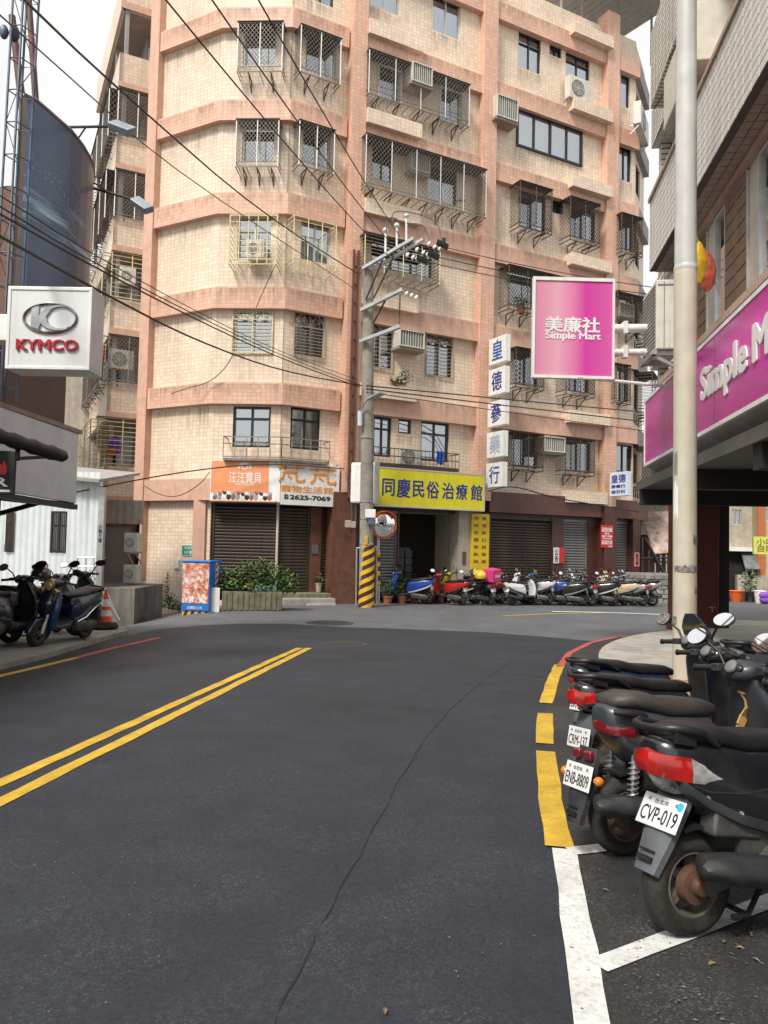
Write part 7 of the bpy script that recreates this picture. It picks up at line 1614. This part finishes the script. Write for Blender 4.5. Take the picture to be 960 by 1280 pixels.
    if retro:
        mb = MB(); mb.lathe((1.08, 0, .97), (1, 0, -.1), [(.06, -.08), (.095, 0), (.1, .03), (.085, .035)], 24); pp(mb, 'headlight_bezel', 'gold', hc); mb = MB(); mb.ell((1.112, 0, .967), .035, .082, .082); pp(mb, 'headlight', mat('warm lens', (.62, .45, .2), .1, .3, coat=.8), hc)
        mb = MB()
        for sg in (1, -1): mb.lathe((1.13, sg*.16, .885), (1, 0, 0), [(.001, .05), (.035, .045), (.045, .01), (.04, -.04)], 14)
        for q_ in islands(mb): pp(q_, 'front_indicator', 'gold', hc)
        mb = MB(); mb.tube([(.52, -.19, .36), (.3, -.2, .42), (.1, -.19, .54), (-.08, -.165, .60), (-.2, -.12, .60)], .012, 8); mb.tube([(.52, .19, .36), (.3, .2, .42), (.1, .19, .54), (-.08, .165, .60), (-.2, .12, .60)], .012, 8); mb.tube([(1.17, .05, .5), (1.2, .05, .7), (1.13, .04, .88)], .009, 6); mb.tube([(1.17, -.05, .5), (1.2, -.05, .7), (1.13, -.04, .88)], .009, 6); [pp(q_, 'chrome_trim', 'chrome') for q_ in islands(mb)]
    else:
        mb = MB(); mb.ell((1.085, 0, .975), .045, .085, .035); pp(mb, 'headlight', 'lensC', hc)
    mb = MB(); mb.ell((.862, 0, 1.012), .03, .085, .04); pp(mb, 'instrument', 'black', hc)
    for sg in (1, -1):
        mb = MB(); mb.tube(smooth_path([Vector(p) for p in ((.93, sg*.17, 1.0), (.99, sg*.16, .97), (1.02, sg*.1, .90), (1.0, sg*.06, .80))], 2), .006, 6); pp(mb, 'brake_cable', 'black', hc)
    mb = MB()
    for x, zc, hw, hh in S[1:-1]:
        pass
    for sg in (1, -1):
        rs = [[Vector((x, sg*(hw*(1-abs(f)**2.7)**(1/2.7)+o), zc+hh*f+dz)) for o, dz in ((.0012, -.004), (.003, 0), (.0012, .004), (-.006, 0))] for (x, zc, hw, hh), f in zip(S[2:-1], (-.45, -.35, -.1, .2, .45))]
        mb = MB(); mb.rings(rs); pp(mb, 'panel_gap', 'blackm', bd)
        for x, zc, hw, hh in S[3:6]:
            mb = MB(); mb.lathe((x, sg*(hw*.93), zc-hh*.5), (0, sg, 0), [(.009, -.004), (.009, .008), (.005, .010), (.001, .006)], 8); pp(mb, 'screw', 'steel', bd)
    mb = MB(); mb.lathe((.858, 0, 1.018), (-1, 0, .7), [(.001, .032), (.035, .03), (.045, .022), (.045, .01)], 18); pp(mb, 'dial', 'acgrille', hc)
    for sg in (1, -1):
        mb = MB(); mb.tube([(.94, sg*.1, 1.0), (.91, sg*.2, 1.005)], .018, 8); mb.tube([(.91, sg*.2, 1.005), (.87, sg*.33, 1.0)], [.021, .019], 12); mb.tube([(.87, sg*.33, 1.0), (.867, sg*.342, 1.0)], .024, 10); hb = pp(mb, 'grip', 'black')
        mb = MB(); mb.obox((.912, sg*.185, 1.007), (.028, 0, 0), (0, .035, 0), (0, 0, .025)); pp(mb, 'switch', 'plast', hb, bev=.006)
        mb = MB(); mb.tube([(.955, sg*.17, 1.0), (.96, sg*.24, .995), (.93, sg*.33, .99)], [.009, .008, .006], 6); pp(mb, 'brake_lever', 'steel', hb)
        if mirror:
            mb = MB(); mb.tube([(.95, sg*.16, 1.01), (.96, sg*.22, 1.1), (.93, sg*.32, 1.19)], [.011, .010, .009], 8); sm_ = pp(mb, 'mirror_stem', 'black')
            c = Vector((.925, sg*.37, 1.20)); nb = Vector((-.93, sg*.12, .5*mt)).normalized(); ey = Vector((0, 0, 1)).cross(nb).normalized(); ez = nb.cross(ey)
            mb = MB(); rs = [[c+nb*o+ey*(.105*r*math.cos(j*.3927))+ez*(.062*r*math.sin(j*.3927)) for j in range(16)] for o, r in ((-.04, .05), (-.038, .35), (-.03, .7), (-.012, .97), (.004, 1.03), (.006, .98))]; mb.rings(rs); mh = pp(mb, 'mirror_housing', 'black', sm_)
            mb = MB(); mb.add([c+nb*.0085+ey*(.100*math.cos(j*.3927))+ez*(.058*math.sin(j*.3927)) for j in range(16)], [tuple(range(16))]); put(mb, 'mirror_glass', M_['mirror'], sm_, local=True)
    if screen:
        mb = MB(); rs = [[Vector((1.06-.03*k, y*w_, .95+.06*k)) for y in (-1, -.5, 0, .5, 1)]+[Vector((1.045-.03*k, y*w_, .95+.06*k)) for y in (1, .5, 0, -.5, -1)] for k, w_ in enumerate((.12, .15, .16, .15, .11, .05))]
        for r in rs:
            for v in r: v.x -= .35*v.y*v.y/.16*.4
        mb.rings(rs); pp(mb, 'windscreen', mat('smoked screen', (.045, .055, .065), .08, var=.05, coat=1))
    # tail: lamp, plate, fender, rail
    mb = MB()
    if tail == 'wrap':
        cx = X(.02); ax = cx-X(-.33); wrap(mb, cx, ax, .138, -66, 66, lambda f: .795-.03*abs(2*f-1), lambda f: .70-.045*abs(2*f-1), .010, .05, 26, 1, pw=2.3)
        tl = pp(mb, 'tail_lamp', 'lensR'); mb = MB()
        for sg in (1, -1): wrap(mb, cx, ax, .138, 66.4, 118, lambda f: .764-.13*f, lambda f: .655-.03*f, .0105, .05, 12, sg, pw=2.3)
        for q_ in islands(mb): pp(q_, 'turn_signal', 'lensC', tl)
    elif tail == 'strip':
        cx = X(.02); ax = cx-X(-.285); wrap(mb, cx, ax, .135, -40, 88, lambda f: .765-.045*f, lambda f: .695-.04*f, .012, .05, 18, 1, pw=2.4); wrap(mb, cx, ax, .135, 40, 88, lambda f: .745-.025*f, lambda f: .677-.022*f, .012, .05, 10, -1, pw=2.4)
        tl = pp(mb, 'tail_lamp', 'lensD'); mb = MB()
        for sg in (1, -1): mb.tube([(pl[0]+.05, sg*.1, pl[1]+.0), (pl[0]+.03, sg*.155, pl[1]+.0)], .012, 6)
        pp(mb, 'indicator_stalk', 'black')
        mb = MB()
        for sg in (1, -1): mb.ell((pl[0]+.02, sg*.165, pl[1]-.0), .03, .028, .026)
        for q_ in islands(mb): pp(q_, 'turn_signal', 'lensO')
        mb = MB()
        for sg in (1, -1): mb.obox((pl[0]+.035, sg*.055, pl[1]+.12), (.012, 0, .004), (0, .035, 0), (0, 0, .022))
        for q_ in islands(mb): pp(q_, 'reflector', 'lensD', bev=.005)
    else:
        cx = X(.0); ax = cx-X(-.29); wrap(mb, cx, ax, .13, -60, 60, lambda f: .795-.1*abs(f-.5), lambda f: .695+.02*abs(f-.5), .006, .04, 14, 1, pw=2.2); tl = pp(mb, 'tail_lamp', 'lensR'); mb = MB()
        for sg in (1, -1): wrap(mb, cx, ax, .132, 56, 84, lambda f: .745-.03*f, lambda f: .69+.005*f, .006, .03, 8, sg)
        for q_ in islands(mb): pp(q_, 'turn_signal', 'lensC', tl)
    px_, pz_ = pl; ti = R_(tilt or (20 if px_ > -.25 else 12)); n_ = Vector((-math.cos(ti), 0, math.sin(ti))); uy = Vector((math.sin(ti), 0, math.cos(ti))); c = Vector((px_, 0, pz_))
    mb = MB(); g = [(c+uy*.17-n_*.03, .085), (c+uy*.06-n_*.022, .095), (c-uy*.09-n_*.02, .088), (c-uy*.25-n_*.022, .062)]; rs = []
    for q, hw in g: rs.append([q+Vector((0, -hw, 0))-n_*.03, q+Vector((0, -hw, 0)), q+Vector((0, -hw*.5, 0))+n_*.012, q+Vector((0, hw*.5, 0))+n_*.012, q+Vector((0, hw, 0)), q+Vector((0, hw, 0))-n_*.03])
    mb.rings(rs); fd = pp(mb, 'rear_fender', 'plastg' if tail != 'strip' else 'plast')
    mb = MB(); q = c-uy*.2; mb.obox(q+n_*.0, Vector((0, .045, 0)), uy*.012, n_*.004); mb.obox(q+uy*.035, Vector((0, .045, 0)), uy*.004, n_*.004); pp(mb, 'fender_slot', 'black', fd)
    mb = MB(); mb.obox(c+n_*.004, Vector((0, .128, 0)), uy*.07, n_*.003); pt_ = pp(mb, 'license_plate', 'plate', bev=.012)
    if plate:
        mb = MB(); text_mb(mb, plate, c+n_*.0075+Vector((0, .112, 0))-uy*.052, Vector((0, -1, 0)), uy, .224, .068, .018, .001); put(mb, 'plate_lettering', M_['ink'], pt_, local=True, recalc=False)
        mb = MB(); text_mb(mb, '台北市', c+n_*.0075+Vector((0, .05, 0))+uy*.031, Vector((0, -1, 0)), uy, .085, .022, .01, .001); put(mb, 'plate_lettering', M_['ink'], pt_, local=True, recalc=False)
        mb = MB()
        for sg in (1, -1): mb.lathe(c+n_*.006+Vector((0, sg*.085, 0))+uy*.046, n_, [(.001, .006), (.008, .005), (.010, 0)], 10)
        pp(mb, 'plate_bolt', 'steel', pt_)
        if plate == 'CVP-019': mb = MB(); mb.lathe(c+n_*.0076+Vector((0, -.104, 0))+uy*.045, n_, [(.001, .0008), (.019, .0008), (.019, 0)], 18); pp(mb, 'plate_sticker', mat('cyan sticker', (.03, .45, .75), .4), pt_)
    mb = MB()
    if tail != 'strip':
        mb.tube([(X(x), y, z) for x, y, z in [(.06, .13, .80), (-.06, .145, .862), (-.2, .135, .885), (-.27, .10, .885), (-.29, .04, .88), (-.29, -.04, .88), (-.27, -.10, .885), (-.2, -.135, .885), (-.06, -.145, .862), (.06, -.13, .80)]], [.012, .017, .02, .018, .016, .016, .018, .02, .017, .012], 10)
        for sg in (1, -1): mb.obox((X(-.17), sg*.125, .845), (.05, 0, -.01), (0, .012, 0), (0, 0, .03))
    else:
        for sg in (1, -1): mb.tube([(X(.02), sg*.14, .775), (X(-.06), sg*.178, .79), (X(-.2), sg*.165, .805), (X(-.29), sg*.14, .81)], [.02, .024, .022, .016], 10)
    for q_ in islands(mb): pp(q_, 'grab_rail', 'black')
    # drive unit
    mb = MB(); mb.loftx([(-.08, .24, .045, .055), (.02, .25, .055, .095), (.2, .27, .06, .085), (.38, .28, .06, .10), (.5, .28, .045, .07)], 16, 3, y=.125); pp(mb, 'engine_cover', 'engine')
    mb = MB(); mb.ell((.36, -.06, .31), .15, .1, .12); mb.obox((.3, -.10, .40), (.12, 0, .02), (0, .04, 0), (0, 0, .05)); mb.bar((.02, -.085, .217), (.3, -.09, .3), .04, .07); pp(mb, 'engine', 'engine')
    for sg in ((1, -1) if tail == 'strip' else (1,)):
        mb = MB(); A, B = Vector((-.02, sg*.115, .27)), Vector((.03, sg*.11, .60)); mb.tube([A, A+(B-A)*.5], .014, 8); mb.tube([A+(B-A)*.5, B], .02, 8)
        pts = [A+(B-A)*(.2+.6*k/48)+Vector((.03*math.cos(k*.9), .03*math.sin(k*.9), 0)) for k in range(49)]; mb.tube(pts, .005, 5); pp(mb, 'shock_absorber', 'steel' if tail == 'strip' else 'black')
    mb = MB(); rs = []
    for k in range(10):
        a = R_(38+k*7.5); d = Vector((math.cos(a), 0, math.sin(a))); c_ = Vector((0, 0, .217)); rs.append([c_+d*.236+Vector((0, -.085, 0)), c_+d*.25+Vector((0, -.085, 0)), c_+d*.262, c_+d*.25+Vector((0, .085, 0)), c_+d*.236+Vector((0, .085, 0)), c_+d*.246])
    mb.rings(rs); pp(mb, 'inner_fender', 'black')
    if tail != 'strip': mb = MB(); mb.obox((.17, -.10, .47), (.13, 0, -.02), (0, .05, 0), (.01, 0, .055)); pp(mb, 'air_filter_box', 'engine', bev=.015)
    e0 = exh; mb = MB(); rs = []
    for f, r in ((0, .028), (.02, .048), (.3, .058), (.8, .056), (.97, .04), (1, .02)):
        c_ = Vector((e0+f*.52, -.165+.03*f, .335-.09*f)); rs.append(sring(c_, (0, r, 0), (0, 0, r*1.1), 16, 2.2))
    mb.rings(rs); mb.tube([(e0+.5, -.14, .25), (e0+.62, -.1, .2), (.45, -.05, .22)], .018, 8); ex = pp(mb, 'exhaust', 'blackm')
    mb = MB(); rs = []
    for f, h, b in ((0, .012, .0), (.06, .035, .02), (.35, .06, .026), (.75, .062, .026), (1, .035, .015)):
        c_ = Vector((e0-.03+f*.50, -.225+.03*f, .34-.095*f)); rs.append([c_+Vector((0, .02, -h)), c_+Vector((0, -b, -h*.55)), c_+Vector((0, -b-.008, 0)), c_+Vector((0, -b*.8, h*.6)), c_+Vector((0, .02, h))])
    mb.rings(rs); hs_ = pp(mb, 'heat_shield', 'plast', ex)
    mb = MB(); mb.tube([(.32, .1, .2), (.26, .2, .02)], .012, 6); mb.tube([(.26, .2, .02), (.24, .23, .012)], .02, 6); pp(mb, 'side_stand', 'black')
    mb = MB(); mb.tube([(.33, .09, .2), (.2, .13, .1), (.12, .13, .1)], .013, 6); mb.tube([(.33, -.09, .2), (.2, -.13, .1), (.12, -.13, .1)], .013, 6); mb.tube([(.2, .13, .1), (.2, -.13, .1)], .012, 6); pp(mb, 'centre_stand', 'black')
    if box == 'case':
        mb = MB(); mb.loftz([(.89, -.22, .14, .16), (.92, -.22, .19, .2), (1.05, -.22, .2, .21), (1.14, -.2, .17, .18), (1.18, -.2, .09, .1)], 20, 3.4); cs = pp(mb, 'top_case', lid or PY); mb = MB(); mb.loftz([(1.0, -.22, .2, .213), (1.012, -.22, .205, .216), (1.024, -.22, .2, .213)], 20, 3.4); pp(mb, 'case_seam', 'black', cs)
    if box == 'pink':
        mb = MB(); mb.obox((-.18, 0, 1.08), (.21, 0, .02), (0, .23, 0), (-.02, 0, .22)); bx = pp(mb, 'delivery_box', lid, sm=None, bev=.02)
        mb = MB(); c = Vector((-.18, -.236, 1.08)); text_mb(mb, 'food', c+Vector((-.12, 0, -.06)), Vector((1, 0, .1)), Vector((-.1, 0, 1)), .24, .12, .03, .004); put(mb, 'box_lettering', M_['signwhite'], bx, local=True, recalc=False)
        mb = MB(); c = Vector((-.4, .0, 1.06)); text_mb(mb, 'food', c+Vector((-.0, .13, -.06)), Vector((0, -1, 0)), Vector((-.1, 0, 1)), .26, .13, .03, .004); put(mb, 'box_lettering', M_['signwhite'], bx, local=True, recalc=False)
    return t
Gd = lambda X, Y: Vector((X, Y, gz(X, Y)+.010))
# foreground row at the right kerb (heading nearly to the right)
NEAR = 'scooters parked along the right kerb'
scooter(Gd(1.31, 3.27), 70, 'nearest black scooter with white plate CVP-019 and a big red and clear tail lamp', PB, None, 'seatv', -5, 'CVP-019', (-.115, .515), 'wrap', exh=-.06, group=NEAR, scale=.97, cut=.74, tilt=30)
scooter(Gd(1.31, 4.14), 71, 'charcoal scooter with a broad brown-grey seat and white plate ENB-8809', PG, None, 'seatg', -5, 'ENB-8809', (-.28, .45), 'strip', group=NEAR, scale=.93, cut=.66, tilt=16)
scooter(Gd(1.53, 5.0), 71, 'black scooter with plate CRM-137, between the charcoal scooter and the blue-tailed one', PB, None, 'seatv', -5, 'CRM-137', (-.28, .46), 'wrap', group=NEAR, scale=.92, mirror=False)
PNB = paint('midnight blue paint', (.008, .022, .055))
scooter(Gd(1.69, 5.75), 71, 'dark scooter with a blue tail tip, farthest back along the right kerb', PNB, PB, 'seatv', -5, 'BKA-225', (-.22, .55), 'fin', group=NEAR, scale=.92, screen=True, nose=PG, mirror=True, apron=PB)
scooter(Gd(3.25, 6.6), 78, 'dark scooter with a smoked windscreen behind the row, by the lamp pole', PG, None, 'seatv', -4, '', (-.22, .55), 'fin', group=NEAR, screen=True)
# far row before the shutters
frnd = random.Random(12)
def far(px, py, az, *a, **k):
    p = gnd(px, py-frnd.uniform(0, 2.2)); k.setdefault('lean', -frnd.uniform(2, 10)); k.setdefault('scale', frnd.uniform(.93, 1.08)); return scooter(p+Vector((0, 0, .008)), az+frnd.uniform(-16, 16), *a, **k)
PINK = mat('pink box', (.62, .04, .20), .6, var=.15)
far(533, 756.5, -62, 'blue and white scooter, first from the striped pole', PBL, PW, plate='', tail='fin')
far(577, 756.8, -60, 'red scooter beside the blue and white one', PR, PB, tail='fin')
far(594, 757, -62, 'mustard fronted scooter with a yellow rear case', PB, PCR, box='case', lid=PY, apron=PMU, nose=PMU, tail='wrap')
far(612, 757.2, -58, 'black scooter with a pink delivery box on its back', PB, None, box='pink', lid=PINK, tail='wrap')
far(640, 757.3, 52, 'white scooter facing away to the right of the pink box', PW, PB, tail='fin', nose=PB)
far(703, 757.5, -60, 'bright blue scooter in front of the half red notice', PBL, PBL, tail='wrap')
far(727, 757.8, -58, 'black and silver scooter right of the bright blue one', PB, PS, tail='fin')
far(749, 758, -58, 'grey bodied scooter in front of the maroon pier', PS, PB, tail='wrap')
far(765, 758.2, -60, 'black scooter with pale wheels right of the maroon pier', PB, PW, tail='fin')
far(780, 758.3, -55, 'white scooter in front of the pale grey shutter', PW, PS, tail='wrap')
far(792, 758.4, -60, 'dull cream and black scooter second from the right end', PCR, PB, tail='fin')
far(815, 758.8, -74, 'silver scooter at the right end of the far row by the stone wall', PS, PB, tail='fin', apron=PB, nose=PS)
far(625, 757.2, -60, 'dark red scooter half hidden right of the pink delivery box', paint('wine red paint', (.16, .01, .012)), PB, tail='fin')
far(662, 757.4, -56, 'black scooter squeezed between the white and the bright blue ones', PB, PS, tail='wrap')
far(684, 757.4, -64, 'white and black scooter left of the bright blue one', PW, PB, tail='fin')
far(739, 757.9, -52, 'dark grey scooter behind the grey bodied one at the maroon pier', PG, PB, tail='wrap')
far(803, 758.5, -66, 'silver and black scooter next to the last one by the stone wall', PS, PB, tail='wrap')
# yellow helmet on the third scooter
def helmet(P, m, label, r=.14, az=0):
    t = thing('helmet', label, 'helmet', P, None, (0, 0, R_(90-az))); mb = MB(); n = 18; rs = []
    for i in range(9):
        a = -.45+i*(math.pi/2+.45)/8; q = max(.001, math.cos(a)); rs.append([Vector((r*1.12*q*math.cos(j*2*math.pi/n), r*q*math.sin(j*2*math.pi/n), r*math.sin(a))) for j in range(n)])
    mb.rings(rs); put(mb, 'shell', m, t, smooth=60, local=True)
    mb = MB(); rs = []
    for i in range(5):
        a = -.3+i*.22; q = math.cos(a); rs.append([Vector(((r*1.14+.012)*q*math.cos(b), (r+.012)*q*math.sin(b), r*math.sin(a))) for b in [-.9+k*.3 for k in range(7)]]+[Vector(((r*1.14+.004)*q*math.cos(b), (r+.004)*q*math.sin(b), r*math.sin(a))) for b in [.9-k*.3 for k in range(7)]])
    mb.rings(rs); put(mb, 'visor', mat('visor', (.04, .04, .045), .08, coat=1), t, smooth=60, local=True); return t
p = gnd(606, 757); helmet(Vector((atY(600, 722, p.y-.1).x, p.y-.3, atY(600, 720, p.y-.3).z)), PY, 'yellow helmet resting on the scooter left of the pink box', .19, 20)
# left forecourt
LG = 'scooters on the left forecourt'
fz = lambda X, Y: Vector((X, Y, gz(X, Y)+.085))
front = gnd(42, 815); azr = 193; d = Vector((math.sin(R_(azr)), math.cos(R_(azr)), 0)); q = front-d*1.25
PNV = paint('navy paint', (.005, .012, .035)); PAP = paint('steel blue paint', (.012, .06, .16))
scooter(fz(q.x, q.y), azr, 'blue retro scooter with a round gold headlight and chrome side trim', PNV, PAP, 'seatv', -5, '', (-.22, .55), 'fin', retro=True, group=LG, apron=PAP, nose=PNV, scale=.97)
scooter(fz(-5.75, 12.0), 28, 'grey and black scooter with a red helmet on its bars, behind the blue retro one', PS, PB, 'seatv', -5, 'MYR-605', (-.24, .55), 'wrap', group=LG)
scooter(fz(-5.75, 10.9), 20, 'black scooter with a black top case at the left edge', PB, None, 'seatv', -5, '', (-.24, .55), 'wrap', box='case', lid=M_['black'], group=LG)
scooter(fz(-5.75, 13.7), 8, 'black scooter with round mirrors behind the blue retro seat', PB, None, 'seatv', -4, '', tail='fin', group=LG)
helmet(atY(51, 719, 12.6), paint('dark red paint', (.20, .008, .015)), 'dark red helmet hung on the grey scooter beside the blue retro one', .16, 150)
# yellow ribbon tied to the charcoal scooter's bars
p = atY(930, 885, 4.5)
mb = MB(); pts = [p+Vector((.03*math.sin(k), .01*math.cos(k*2), -.05*k+.1)) for k in range(6)]
for a, b in zip(pts, pts[1:]): mb.bar(a, b, .06, .008, up=(.4, -.9, 0))
mb.bar(p+Vector((-.02, 0, .09)), p+Vector((.16, .03, .05)), .05, .012)
tag(put(mb, 'cloth_strap', mat('tan cloth', (.50, .30, .10), .8, var=.2), loc=p, smooth=40), 'tan cloth strap knotted on the handlebar of a kerb scooter', 'strap')
